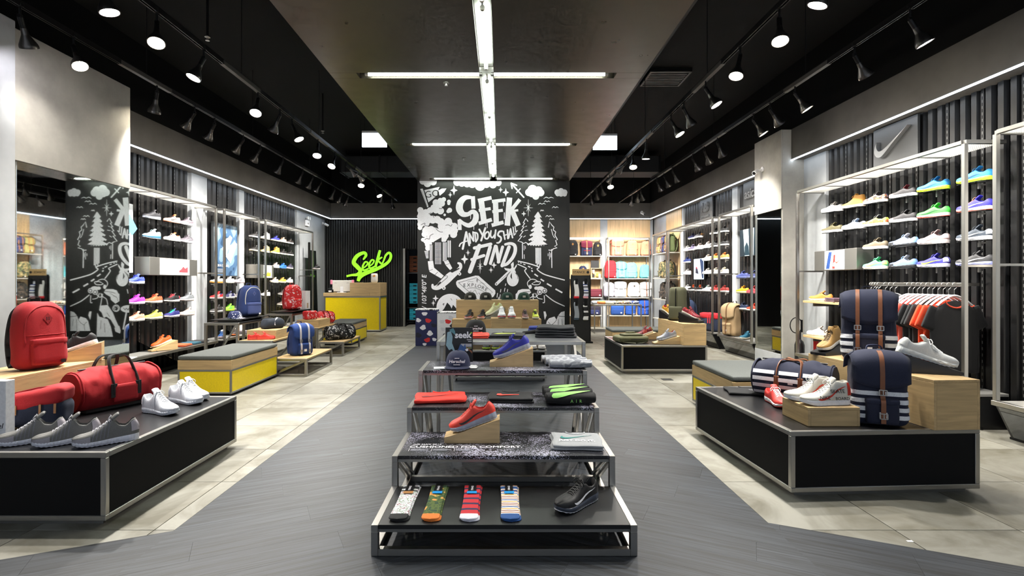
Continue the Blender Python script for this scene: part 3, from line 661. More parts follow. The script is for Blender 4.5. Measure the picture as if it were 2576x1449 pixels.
def back_rack(label, x0, x1):
    t = thing('shelf_rack', label, 'shelf rack', ((x0+x1)/2, WB-.33, 0), 0, 'steel shelf racks on the back wall'); L_ = (x1-x0)/2; b_ = .03; d = .28
    for s_ in (-1, 1):
        for y in (0, d): MB().bar((s_*(L_-b_/2), y, 0), (s_*(L_-b_/2), y, 2.6), b_, b_, c=.002).build('post', STEEL, t)
        MB().bar((s_*(L_-b_/2), b_/2, 2.585), (s_*(L_-b_/2), d-b_/2, 2.585), b_, b_).build('side_arm', STEEL, t)
    MB().bar((-L_+b_, 0, 2.585), (L_-b_, 0, 2.585), b_, b_).build('top_rail', STEEL, t)
    for z in BZ: MB().box(-L_+b_, L_-b_, -.02, d, z-.025, z, .002).build('shelf', mat('#b5b2aa', .5, .3, 'steel'), t)
    MB().box(-L_+.04, L_-.04, .02, .04, 2.55, 2.558).build('canopy_light', mat('#fff6e8', .4, 0, 'emit', e=20.0), t)
    return t
back_rack('steel shelf rack of dark bags at the back wall, beside the mural', 1.98, 2.97); back_rack('steel shelf rack of orange, turquoise and white bags at the back wall', 3.12, 4.32)
# --- cash counter
t = thing('cash_counter', 'yellow cash counter with steel edges at the back left', 'counter', (-3.89, 13.98, 0)); sx, sy = 1.48, .76
frame_box(t, sx, sy, .02, .94, .035, STEEL)
for s_ in (-1, 1):
    MB().box(-sx/2+.035, sx/2-.035, s_*(sy/2-.014)-.008, s_*(sy/2-.014)+.008, .055, .905).build('front_panel', YEL, t)
    MB().box(s_*(sx/2-.014)-.008, s_*(sx/2-.014)+.008, -sy/2+.035, sy/2-.035, .055, .905).build('side_panel', YEL, t)
MB().box(-sx/2-.02, sx/2-.28, -sy/2-.01, sy/2, .941, 1.03, .003).build('worktop', OAK, t)
MB().box(-sx/2+.68, sx/2, -sy/2-.01, sy/2, 1.031, 1.30, .003).build('raised_box', OAK, t); MB().box(sx/2-.279, sx/2, -sy/2-.01, sy/2, .941, 1.03, .002).build('worktop', OAK, t)
t = thing('cash_register', 'white screen with pink corners on the counter, seen from behind', 'screen', (-4.2, 13.75, 1.031))
MB().box(-.26, .26, -.02, .02, .03, .33, .01).build('screen_back', mat('#d8d4cc', .5), t, 30)
for s_ in (-1, 1): MB().box(s_*.285-.03, s_*.285+.03, -.025, .025, .22, .34, .01).build('corner_guard', mat('#e58ba5', .5), t)
MB().box(-.04, .04, -.05, -.021, .0, .16, .004).build('stand', WHITE, t); MB().box(-.12, .12, -.09, .06, 0, .012, .003).build('foot', WHITE, t)
MB().box(-.2, -.14, -.0225, -.0205, .255, .263).build('print_line', mat('#8a8680', .6), t); MB().box(.12, .18, -.0225, -.0205, .26, .268).build('print_line', mat('#8a8680', .6), t)
t = thing('card_terminal', 'black card terminal on the counter beside the white screen', 'terminal', (-4.5, 13.75, 1.031)); MB().pillow(.15, .14, .09, .02, 5).build('body', BLACK, t, 40); MB().bar((-.06, -.03, .10), (.06, .04, .14), .09, .02).build('head', mat('#26282c', .4), t); MB().box(-.04, .04, -.075, -.069, .02, .06).build('slip', WHITE, t)
t = thing('receipt_printer', 'white receipt roll standing on the raised oak box', 'printer', (-3.33, 13.7, 1.301)); MB().pillow(.17, .12, .24, .03, 5).build('body', mat('#ebe7df', .6), t, 40); MB().prism([(-.04, .0), (-.01, .035), (.03, .04), (.045, .01), (.01, -.01)], -.062, -.061, Matrix.Translation((0, 0, .16)) @ Matrix.Rotation(R(90), 4, 'X') @ Matrix.Translation((0, 0, .1225))).build('logo', mat('#f0a030', .5), t)
# ================================================================ sneakers (heel at x=0, toe at +x, sole on z=0, .29 m long)
SL = .29
_WS = [(0, .0), (.008, .013), (.03, .023), (.07, .030), (.15, .0345), (.3, .0335), (.45, .036), (.58, .043), (.7, .049), (.78, .0505), (.86, .048), (.92, .041), (.96, .031), (.985, .019), (1, 0)]
_ST = [0, .008, .02, .04, .07, .11, .16, .21, .26, .31, .35, .38, .41, .44, .48, .52, .56, .60, .64, .68, .72, .76, .80, .84, .88, .915, .945, .968, .985, .995, 1]
SHOE = {
 'runner': dict(zt=[(0, .036), (.25, .034), (.6, .026), (.85, .026), (1, .034)], rim=[(0, .092), (.05, .094), (.12, .084), (.2, .072), (.3, .078), (.37, .095), (.42, .103), (.5, .092), (.6, .078), (.7, .066), (.8, .06), (.9, .056), (.96, .05), (1, .042)], sole='wave'),
 'air': dict(zt=[(0, .043), (.25, .04), (.6, .033), (.85, .031), (1, .036)], rim=[(0, .104), (.05, .106), (.12, .093), (.2, .082), (.3, .088), (.37, .105), (.42, .112), (.5, .101), (.6, .086), (.7, .073), (.8, .066), (.9, .06), (.96, .053), (1, .045)], sole='air'),
 'court': dict(zt=[(0, .03), (.5, .029), (.85, .029), (1, .033)], rim=[(0, .084), (.05, .084), (.12, .076), (.2, .068), (.3, .072), (.37, .084), (.42, .092), (.5, .083), (.6, .071), (.7, .061), (.8, .055), (.9, .052), (.96, .047), (1, .04)], sole='flat'),
 'high': dict(zt=[(0, .03), (.5, .029), (.85, .029), (1, .033)], rim=[(0, .135), (.05, .138), (.12, .134), (.2, .132), (.28, .136), (.34, .140), (.42, .122), (.5, .097), (.6, .078), (.7, .063), (.8, .056), (.9, .052), (.96, .047), (1, .04)], sole='flat'),
 'tubular': dict(zt=[(0, .038), (.25, .034), (.6, .027), (.85, .027), (1, .036)], rim=[(0, .115), (.05, .12), (.12, .11), (.2, .088), (.3, .092), (.37, .118), (.42, .128), (.5, .112), (.6, .09), (.7, .073), (.8, .064), (.9, .058), (.96, .052), (1, .045)], sole='rib'),
}
def shoe_meshes(kind, key={}):
    if kind in key: return key[kind]
    S = SHOE[kind]; zt = lambda s: lerp(S['zt'], s); rim = lambda s: lerp(S['rim'], s); ws = lambda s: lerp(_WS, s)
    zb = lambda s: .0 if s < .68 else .016*((s-.68)/.32)**2
    yc = lambda s: .007*math.sin((s-.15)*3.4)
    out = {}
    # sole
    m, o_, rows, rows2 = MB(), MB(), [], []
    st = _ST if S['sole'] == 'flat' else sorted(set(_ST+[i/64 for i in range(65)]))
    for s in st:
        w_, a, b_ = ws(s), zb(s), zt(s); k = 1.0; fl = 1.0
        if S['sole'] == 'rib': k = 1+.035*math.sin(s*math.pi*2*21)
        if S['sole'] == 'wave': fl = 1+.06*math.sin(s*math.pi*2*7)
        if S['sole'] == 'air': k = 1+.03*abs(math.sin(s*math.pi*9))
        h = b_-a; c0 = a+.005
        pr = [(.90, c0), (1.02*k, c0+h*.2), (1.06*k*fl, c0+h*.5), (1.03*k, c0+h*.72), (.985, b_)]
        if S['sole'] == 'flat': pr = [(.985, c0), (1.0, c0+h*.15), (1.0, c0+h*.5), (1.0, c0+h*.75), (.985, b_)]
        rows.append([(s*SL, yc(s)-w_*q, z) for q, z in pr]+[(s*SL, yc(s)+w_*q, z) for q, z in reversed(pr)])
        tr = .0 if S['sole'] == 'flat' else .0025*(1+math.sin(s*math.pi*2*14))*.5
        pr = [(.86, a+tr), (.93, a+.001+tr), (.945, a+.0055)]
        rows2.append([(s*SL, yc(s)-w_*q, z) for q, z in pr]+[(s*SL, yc(s)+w_*q, z) for q, z in reversed(pr)])
    m.grid(rows, True); o_.grid(rows2, True)
    out['sole'] = m.mesh('sole', 50); out['outsole'] = o_.mesh('outsole', 50)
    # upper surface
    rw = [(0, .5), (.05, .68), (.12, .70), (.3, .70), (.38, .64), (.44, .46), (.55, .37), (.68, .34), (.8, .42), (1, .5)]
    dp = [(.025, 0), (.06, .022), (.10, .045), (.30, .05), (.36, .03), (.41, .0), (1, 0)]
    cr = [(.42, 0), (.75, .003), (.9, .006), (1, .003)]
    NI, NO = 4, 8
    def surf(s, t, side, off=0):
        """t 0..1 from rim to sole line on the outside"""
        w_ = ws(s)*.975+off; z0 = zt(s)-.004; c = rim(s); a = t*math.pi/2; r_ = ws(s)*lerp(rw, s)
        e1, e2 = (.95, .62) if s < .4 else (1.05, .74) if s < .7 else (.85, .66)
        hz = math.cos(a)**e2; lean = max(0, 1-s/.16)
        return Vector((s*SL-off*.4*(1 if s < .1 else 0)+lean*(.016*hz*hz-.006*math.sin(hz*math.pi)), yc(s)+side*(r_+(w_-r_)*math.sin(a)**e1), z0+(c-z0)*hz))
    def inner(s, t, side):
        r_ = ws(s)*lerp(rw, s); d = lerp(dp, s); c = rim(s)
        return Vector((s*SL+max(0, 1-s/.16)*.016, yc(s)+side*r_*t**.7, c-d*(1-t**3)+lerp(cr, s)*(1-t*t)))
    up, li, tg = MB(), MB(), MB()
    rows = []
    for s in _ST: rows.append([surf(s, 1-i/NO, -1) for i in range(NO+1)]+[inner(s, 1-i/NI, -1) for i in range(1, NI)]+[inner(s, 0, 1)]+[inner(s, i/NI, 1) for i in range(1, NI)]+[surf(s, i/NO, 1) for i in range(NO+1)])
    n = len(rows[0]); vs_ = [p for r_ in rows for p in r_]; fu, fl_, ft = [], [], []
    for i in range(len(rows)-1):
        s = (_ST[i]+_ST[i+1])/2
        for j in range(n-1):
            f = (i*n+j, i*n+j+1, (i+1)*n+j+1, (i+1)*n+j); inn = NO <= j < n-1-NO
            (fl_ if inn and .025 < s < .415 else ft if inn and .415 <= s < .70 else fu).append(f)
    for nm_, fs in (('upper', fu), ('lining', fl_), ('tongue', ft)):
        used = sorted({i for f in fs for i in f}); ix = {v: k for k, v in enumerate(used)}
        q = MB(); q.add([vs_[i] for i in used], [tuple(ix[i] for i in f) for f in fs])
        if nm_ == 'tongue':   # padded tongue rising from the throat
            zz = rim(.42); q.pillow(.046, .046, .012, .006, 4, lambda p: (p.x, p.y, p.z+.010*(1-(p.y/.025)**2)-.004), Matrix.Translation((.40*SL, yc(.4), zz-.004)) @ Matrix.Rotation(R(40 if kind != 'high' else 55), 4, 'Y') @ Matrix.Translation((-.018, 0, 0)))
        out[nm_] = q.mesh(nm_, 60, fix=(nm_ == 'tongue'))
    # laces
    q = MB(); ls = [.45, .50, .55, .60, .65, .695]
    for k, s in enumerate(ls):
        for sh in ((-.02, .02) if k < 5 else (0,)):
            pts = []
            for i in range(7):
                t = i/6*2-1; s2 = s+sh*t; side = 1 if t > 0 else -1
                w_ = ws(s2)*lerp(rw, s2)*1.25
                pts.append((s2*SL, yc(s2)+t*w_, rim(s2)+.004-(.006*abs(t)**3)))
            q.tube(pts, .0028, 6)
    zz = rim(.43)+.008
    for sd in (-1, 1): q.tube(spline([(.43*SL, 0, zz), (.44*SL, sd*.018, zz+.01), (.47*SL, sd*.034, zz-.006), (.455*SL, sd*.03, zz-.018), (.435*SL, sd*.012, zz)], 4), .0024, 5)
    out['laces'] = q.mesh('laces', 60)
    # side marks
    def zfrac(s, zf):      # t parameter where height fraction is zf
        e2 = .62 if s < .4 else .74 if s < .7 else .66
        return math.acos(max(0, min(1, zf))**(1/e2))/(math.pi/2)
    def strip(pts, off=.0016):
        q = MB()
        for sd in (-1, 1): q.grid([[surf(s, zfrac(s, z), sd, off)+Vector((0, 0, .0008)) for z in (zc-hw, zc-hw/3, zc+hw/3, zc+hw)] for s, zc, hw in pts])
        return q.mesh('side_mark', 60)
    out['swoosh'] = strip([(.76, .52, .012), (.745, .40, .08), (.72, .30, .12), (.68, .26, .135), (.62, .26, .115), (.54, .29, .09), (.44, .36, .065), (.34, .52, .05), (.24, .68, .032), (.16, .76, .008)])
    q = MB()
    for k in range(3):
        s0 = .40+k*.085
        for sd in (-1, 1): q.grid([[surf(s0+j*.035+(.0 if z else 0)+(.06*(.5-z)), zfrac(s0, z), sd, .0016) for z in (.12, .3, .5, .7, .85)] for j in (0, 1)])
    out['bars'] = q.mesh('side_mark', 60)
    out['heel'] = (lambda q: [q.grid([[surf(s, t, sd, .0018) for t in (.3, .45, .6, .75, .92)] for s in (.004, .02, .04, .065, .09, .115)]) for sd in (-1, 1)] and q.mesh('heel_counter', 60))(MB())
    out['toe'] = (lambda q: [q.grid([[surf(s, t, sd, .0018) for t in (.62, .75, .88, 1)] for s in (.72, .78, .84, .89, .93, .96, .982, .994, 1)]) for sd in (-1, 1)] and q.mesh('toe_guard', 60))(MB())
    q = MB(); rows = []
    for s0 in (.50, .53, .56, .59): rows.append([surf(s0, t, -1, .004)+Vector((0, 0, .002)) for t in (.55, .4, .25, .1, 0)]+[Vector((s0*SL, yc(s0), rim(s0)+.010))]+[surf(s0, t, 1, .004)+Vector((0, 0, .002)) for t in (0, .1, .25, .4, .55)])
    out['strap'] = q.grid(rows).mesh('strap', 60)
    if kind == 'runner' or kind == 'tubular':
        out['cage'] = (lambda q: [q.grid([[surf(s0+j*.016+.05*(t-.1), t, sd, .0022) for t in (.08, .25, .42, .6, .78, .95)] for j in (0, 1)]) for sd in (-1, 1) for s0 in (.42, .475, .53, .585, .64)] and q.mesh('cage', 60))(MB())
    key[kind] = out; return out
SMARK = {'swoosh': 'swoosh', 'bars': 'bars'}
def sneaker(kind, loc, rz, label, up, sole='#e9e9ea', lining=None, tongue=None, lace=None, mark=None, markc='#f2f2f2', heel=None, toe=None, outs=None, cage=None, tilt=0, roll=0, group='sneakers', uk='soft', name='sneaker', scale=1.0, cat='sneaker', soft_sole=None):
    """tilt raises the heel; loc is the middle of the sole"""
    M_ = shoe_meshes(kind); t = thing(name, label, cat, (0, 0, 0), 0, group)
    um = up if not isinstance(up, str) else soft(up)
    E_ = Matrix.Translation(Vector(loc)) @ Matrix.Rotation(R(rz), 4, 'Z') @ Matrix.Rotation(R(tilt), 4, 'Y') @ Matrix.Rotation(R(roll), 4, 'X') @ Matrix.Scale(scale, 4)
    t.matrix_basis = E_ @ Matrix.Translation((-SL/2, 0, 0))
    c = lambda x, d: soft(x or d) if not hasattr(x, 'name') else x
    base = up if isinstance(up, str) else '#555555'
    inst('upper', M_['upper'], um, t); s_ = inst('sole', M_['sole'], sole if not isinstance(sole, str) else mat(sole, .5), t)
    inst('outsole', M_['outsole'], mat(outs or (sole if isinstance(sole, str) else '#d8d8dc'), .6), s_)
    inst('lining', M_['lining'], c(lining, base), t); inst('tongue', M_['tongue'], c(tongue, base), t); inst('laces', M_['laces'], c(lace, base), t)
    if mark: inst('side_mark', M_[mark], mat(markc, .45), t)
    if heel: inst('heel_counter', M_['heel'], c(heel, base), t)
    if toe: inst('toe_guard', M_['toe'], c(toe, base), t)
    if cage and 'cage' in M_: inst('cage', M_['cage'], c(cage, base), t)
    return t
AIRS = mat('#c3cbe0', .12, 0, 'clear', coat=.3)

# ================================================================ bags
def wob(p, a=.006, f=9, s=0): return Vector((noise.noise(Vector((p.x*f+s, p.y*f, p.z*f))), noise.noise(Vector((p.x*f, p.y*f+7+s, p.z*f))), noise.noise(Vector((p.x*f, p.y*f, p.z*f+3+s)))*.6))*a
def ribbon(mb, pts, w_, th, side=(1, 0, 0)):
    """flat strap along pts; width along side"""
    pts = [Vector(p) for p in pts]; sd = Vector(side).normalized(); rows = []
    for i, p in enumerate(pts):
        d = (pts[min(len(pts)-1, i+1)]-pts[max(0, i-1)]).normalized(); s2 = (sd-d*sd.dot(d)).normalized(); n_ = d.cross(s2)
        rows.append([p-s2*w_/2-n_*th/2, p+s2*w_/2-n_*th/2, p+s2*w_/2+n_*th/2, p-s2*w_/2+n_*th/2])
    mb.grid(rows, True); k = len(mb.v)-4*len(rows)
    mb.f += [(k, k+1, k+2, k+3), tuple(k+4*(len(rows)-1)+i for i in range(4))]; return mb
from mathutils.bvhtree import BVHTree
def on_front(mb, pts, off=.003):
    """lay points (x, z) on the -y side of a body"""
    bv = BVHTree.FromPolygons([Vector(v) for v in mb.v], mb.f); out = []
    for x, z in pts:
        h = bv.ray_cast(Vector((x, -2, z)), Vector((0, 1, 0)))
        if h[0] is not None: out.append(h[0]+Vector((0, -off, 0)))
    return out
def bag_body(W, D, Hh, r, seed, taper=.9, n=14, bulge=.12, droop=0, arch=.0):
    def fn(p):
        z = p.z/Hh; k = (1-(1-taper)*z)*(1-arch*max(0, (z-.68)/.32)**2); q = Vector((p.x*k, p.y*(1-(1-taper)*.9*z), p.z))
        q.y *= 1+bulge*math.sin(max(0, min(1, z))*math.pi)*(1-(p.x/(W/2))**2)*.8
        q.z += droop*(p.y/(D/2))*z
        return q+(wob(q, .008*Hh/.42, 8/Hh*.42, seed)+wob(q, .0035, 24, seed+5))*min(1, z*6)
    return MB().pillow(W, D, Hh, r, n, fn)
def tagpatch(t, x, y, z, s=.028, m=None, txt=None):
    o = MB().box(-s/2, s/2, -.002, 0, -s*.42, s*.42).build('label_patch', m or WHITE, t, loc=(x, y, z))
    if txt: text(txt, s*.24, PRINTB, o, (0, -.0024, 0), (R(90), 0, 0), align='CENTER', name='lettering')
    return o
def backpack(label, loc, rz, col, W=.31, D=.15, Hh=.45, pocket=None, patch=None, strap='#111111', lean=0, group='backpacks', seed=0, detail=True, zip_=None, tagm=None, txt=None, lower=None, m=None):
    """classic rounded backpack, front looks to local -y"""
    t = thing('backpack', label, 'backpack', loc, rz, group); t.rotation_euler[0] = R(lean)
    fm = m or fab(col); pm = fab(pocket) if pocket else fm
    bb = bag_body(W, D, Hh, min(D*.46, .075), seed, arch=.28); bb.build('body', fm, t, 60)
    fw = W*.66; fh = Hh*.38; fy = -D*.5
    MB().pillow(fw, .05, fh, .02, 6, lambda p: p+wob(p, .004, 10, seed+3)).build('front_pocket', pm, t, 60, (0, fy-.005, Hh*.06))
    MB().pillow(fw*1.02, .054, fh*.24, .012, 5).build('pocket_flap', pm, t, 60, (0, fy-.006, Hh*.06+fh*.78))
    pt = mat(patch, .7) if patch else pm
    if detail:
        yd = (on_front(bb, [(0, Hh*.74)]) or [Vector((0, fy*1.02, 0))])[0].y
        dp_ = MB().prism([(-.03, 0), (0, -.04), (.03, 0), (0, .04)], 0, .004, Matrix.Translation((0, yd+.002, Hh*.74)) @ Matrix.Rotation(R(90), 4, 'X')).build('diamond_patch', pt, t)
        for x in (-.007, .007): MB().box(x-.002, x+.002, yd-.003, yd-.0015, Hh*.74-.012, Hh*.74+.012).build('slot', mat('#1a1416', .7), dp_)
        z = zip_ or col; ax = W*.37
        arc = spline([(-ax*1.06, Hh*.40, 0), (-ax*1.06, Hh*.62, 0), (-ax*.92, Hh*.80, 0), (-ax*.5, Hh*.905, 0), (0, Hh*.93, 0), (ax*.5, Hh*.905, 0), (ax*.92, Hh*.80, 0), (ax*1.06, Hh*.62, 0), (ax*1.06, Hh*.40, 0)], 5)
        q = on_front(bb, [(p.x, p.y) for p in arc], .001)
        if len(q) > 4: MB().tube(q, .0055, 6).build('zip', fab(z), t, 60)
        q = on_front(bb, [(x, Hh*.50) for x in [W*(.40*k/6-.0) for k in range(-6, 7)]], .0002)
        if len(q) > 4: MB().tube(q, .003, 5).build('seam', fm, t, 60)
        MB().bar((ax*1.06, fy*.9-.004, Hh*.44), (ax*1.06, fy*.9-.01, Hh*.34), .012, .004).build('zip_pull', mat('#2a2224', .5), t)
    tagpatch(t, fw*.34, fy-.032, Hh*.09, .03, tagm, txt)
    sm = fab(strap)
    for s_ in (-1, 1):
        q = MB(); ribbon(q, spline([(s_*W*.18, D*.36, Hh*.93), (s_*W*.24, D*.62, Hh*.80), (s_*W*.30, D*.72, Hh*.45), (s_*W*.34, D*.55, Hh*.14), (s_*W*.36, D*.38, Hh*.05)], 5), .06, .014); q.build('shoulder_strap', sm, t, 60)
    q = MB(); ribbon(q, spline([(-.035, D*.2, Hh*.97), (-.03, D*.2, Hh*1.06), (.03, D*.2, Hh*1.06), (.035, D*.2, Hh*.97)], 4), .02, .006, (0, 1, 0)); q.build('top_handle', sm, t, 60)
    return t
def flap_pack(label, loc, rz, col, flap=None, strapc='#7a4a2a', W=.29, D=.17, Hh=.5, stripes=None, nstrap=2, lean=0, group='flap backpacks', seed=0, m=None, buckle=True, txt=None, shoulder=None, pocket=True, flapm=None):
    """tall rucksack with a lid flap held by two straps, front looks to local -y"""
    t = thing('flap_backpack', label, 'backpack', loc, rz, group); t.rotation_euler[0] = R(lean); fm = m or fab(col); lm = flapm or (fab(flap) if flap else fm)
    bb = bag_body(W, D, Hh*.93, .05, seed, .97, 22 if stripes else 12, .1); bb.build('body', fm, t, 60)
    # lid: drapes from the back edge over the top and down the front
    rows = []; fz = Hh*.52
    prof = spline([(D*.50, Hh*.80), (D*.46, Hh*.93), (D*.15, Hh*.995), (-D*.25, Hh*.985), (-D*.52, Hh*.90), (-D*.60, Hh*.74), (-D*.585, fz)] and [(D*.50, 0, Hh*.80), (D*.46, 0, Hh*.93), (D*.15, 0, Hh*.995), (-D*.25, 0, Hh*.985), (-D*.52, 0, Hh*.90), (-D*.61, 0, Hh*.74), (-D*.60, 0, fz)], 3)
    N_ = len(prof)
    for i, p in enumerate(prof):
        s = i/(N_-1); ww = W*.54*(1-.0*s); r_ = []
        for j in range(11):
            q = j/5-1; zz = p.z; sag = (abs(q)**3)*.035
            if s > .55: zz = p.z+((s-.55)/.45)*(.10*Hh)*abs(q)**2.2
            yy = p.x+abs(q)**4*.02*(1 if p.x < 0 else -1)
            pt = Vector((q*ww*(1-.10*s*abs(q)), yy, zz-sag*(1 if s < .8 else .4)))
            r_.append(pt+wob(pt, .006, 9, seed))
        rows.append(r_)
    o = MB().grid(rows).build('lid_flap', lm, t, 60, fix=False); sd = o.modifiers.new('thick', 'SOLIDIFY'); sd.thickness = .008
    fy = -D*.5
    if pocket:
        MB().pillow(W*.56, .06, Hh*.34, .02, 6, lambda p: p+wob(p, .004, 10, seed+3)).build('front_pocket', fm, t, 60, (0, fy-.012, Hh*.04))
        MB().pillow(W*.58, .066, Hh*.09, .015, 5).build('pocket_flap', lm, t, 60, (0, fy-.013, Hh*.30))
        tagpatch(t, 0, fy-.044, Hh*.17, .042, None, txt)
    st = mat(strapc, .55)
    xs = (-W*.2, W*.2) if nstrap == 2 else (0,)
    for x in xs:
        q = MB(); ribbon(q, spline([(x, D*.1, Hh*1.006), (x, -D*.30, Hh*.995), (x, -D*.57, Hh*.90), (x, -D*.66, Hh*.72), (x, -D*.66, Hh*.52), (x, fy-.035, Hh*.40), (x, fy-.050, Hh*.33), (x, fy-.050, Hh*.06)], 4), .026, .005)
        s1 = q.build('strap', st, t, 60)
        if buckle:
            for z, y in ((Hh*.47, -D*.66-.012), (Hh*.16, fy-.056)):
                b_ = MB()
                for a, c_ in (((-.02, 0, -.016), (.02, 0, -.016)), ((-.02, 0, .016), (.02, 0, .016)), ((-.02, 0, -.016), (-.02, 0, .016)), ((.02, 0, -.016), (.02, 0, .016)), ((0, 0, -.016), (0, 0, .016))): b_.bar(a, c_, .005, .005)
                b_.build('buckle', STEEL, s1, None, (x, y, z))
    if stripes:      # sewn bands that follow the body
        cen = [sum((Vector(bb.v[i]) for i in f), Vector())/len(f) for f in bb.f]
        zs_ = sorted({round(c.z/Hh, 2) for c in cen if .05 < c.z/Hh < .55})
        for k in range(stripes):
            z0, z1 = Hh*(.10+k*.105), Hh*(.10+k*.105+.058); q = MB()
            for f, c in zip(bb.f, cen):
                P_ = [Vector(bb.v[i]) for i in f]; n_ = (P_[2]-P_[0]).cross(P_[3]-P_[1])
                if n_.length < 1e-9: continue
                n_.normalize()
                if n_.dot(Vector((c.x, c.y, 0))) < 0: n_ = -n_
                if abs(n_.z) > .6: continue
                lo, hi = min(p.z for p in P_), max(p.z for p in P_)
                if hi <= z0 or lo >= z1: continue
                out = []
                for p in P_:
                    z = max(z0, min(z1, p.z)); rd = Vector((p.x*.5, p.y, 0)).normalized(); out.append(Vector((p.x, p.y, z))+rd*.004)
                q.add(out, [tuple(range(len(out)))])
            q.build('stripe', fab('#e4e6ea'), t, None, fix=False)
    sm = fab(shoulder or col)
    for s_ in (-1, 1):
        q = MB(); ribbon(q, spline([(s_*W*.15, D*.45, Hh*.90), (s_*W*.24, D*.70, Hh*.74), (s_*W*.32, D*.80, Hh*.42), (s_*W*.36, D*.60, Hh*.12), (s_*W*.38, D*.42, Hh*.05)], 5), .065, .014); q.build('shoulder_strap', sm, t, 60)
    q = MB(); ribbon(q, spline([(-.04, D*.35, Hh*.95), (-.035, D*.38, Hh*1.05), (.035, D*.38, Hh*1.05), (.04, D*.35, Hh*.95)], 4), .02, .006, (0, 1, 0)); q.build('top_handle', sm, t, 60)
    return t
def duffel(label, loc, rz, col, L_=.55, Dm=.28, base=None, handle='#111111', end=None, stripes=None, group='duffel bags', seed=0, m=None, hh=.10, tagm=None, loops=True, txt=None, handm=None, wr=.014):
    """round holdall lying along local x, front looks to local -y"""
    t = thing('duffel_bag', label, 'bag', loc, rz, group); fm = m or fab(col); em = fab(end) if end else fm
    def sect(x, k=1.0, dr=0):
        r_ = []
        for j in range(36):
            a = 2*math.pi*j/36; y = math.cos(a)*Dm*.5*k; z = Dm*.47+math.sin(a)*Dm*.5*k
            z = max(.004, z) if math.sin(a) < 0 else z
            if math.sin(a) < -.3: y *= 1.03
            p = Vector((x, y, z)); r_.append(p+(wob(p, .016*Dm/.28, 10, seed)+wob(Vector((p.x*1.7, p.y, p.z)), wr*.5, 26, seed+2))*(0 if z < .02 else 1))
        return r_
    xs = [i/44 for i in range(45)]; rows = []
    for q in xs:
        x = (q-.5)*L_; k = 1-.10*abs(2*q-1)**6; p = sect(x, k)
        for v in p: v.z *= 1-.05*math.cos(q*math.pi*4)*.5-.03*abs(2*q-1)
        rows.append(p)
    MB().grid(rows, True).build('body', fm, t, 60)
    for s_ in (-1, 1):
        x = s_*L_*.5; rr = []
        for k in (.9, .86, .6, .3, .02): rr.append([Vector((x+s_*(.018 if k < .88 else 0)+s_*.008*(1-k), v.y*k/.9, (v.z-Dm*.45)*k/.9+Dm*.45)) for v in sect(x, .9)])
        MB().grid(rr, True).build('end_panel', em, t, 60)
        MB().tube([Vector((x+s_*.004, v.y*1.01, (v.z-Dm*.45)*1.01+Dm*.45)) for v in sect(x, .9)], .005, 6, True).build('piping', fm if not end else em, t, 60)
    hm = handm or fab(handle)
    for s_ in (-1, 1):
        q = MB(); y0 = s_*Dm*.38; zt_ = Dm*.84
        ribbon(q, spline([(-L_*.16, s_*Dm*.51, Dm*.35), (-L_*.16, s_*Dm*.50, Dm*.60), (-L_*.155, y0, zt_), (-L_*.12, s_*Dm*.2, Dm+hh*.7), (0, s_*Dm*.08, Dm+hh), (L_*.12, s_*Dm*.2, Dm+hh*.7), (L_*.155, y0, zt_), (L_*.16, s_*Dm*.50, Dm*.60), (L_*.16, s_*Dm*.51, Dm*.35)], 4), .03, .006, (0, s_, .3) if False else (1, 0, 0) and (0, 1, .0))
        q.build('handle', hm, t, 60)
        if loops:
            for sx in (-1, 1): MB().box(-.02, .02, -.004, .004, -.05, .05, .002).build('handle_patch', hm, t, None, (sx*L_*.16, s_*Dm*.525, Dm*.44))
    MB().tube([(x*L_, 0, Dm*.945) for x in (-.44, -.2, 0, .2, .44)], .006, 6).build('zip', mat('#222226', .5), t, 60)
    if not stripes: MB().pillow(L_*.32, .02, Dm*.40, .008, 5).build('front_pocket', fm, t, 60, (0, -Dm*.512, Dm*.17))
    tagpatch(t, L_*.03, -Dm*.53, Dm*.46, .034, tagm, txt)
    if stripes:
        for k in range(stripes):
            z0 = Dm*(.12+k*.17); a0 = math.asin((z0-Dm*.47)/(Dm*.52)); 
            for x0, x1 in ((-.49, -.19), (-.13, .13), (.19, .49)):
                q = MB(); q.grid([[(x*L_, -math.cos(a0+da)*Dm*.545, Dm*.47+math.sin(a0+da)*Dm*.535) for x in (x0, (x0+x1)/2, x1)] for da in (0, .09, .18)]); q.build('stripe', fab('#e4e6ea'), t, 60)
    if base: MB().pillow(L_*.95, Dm*.86, .02, .01, 5).build('base', fab(base), t, 60)
    return t
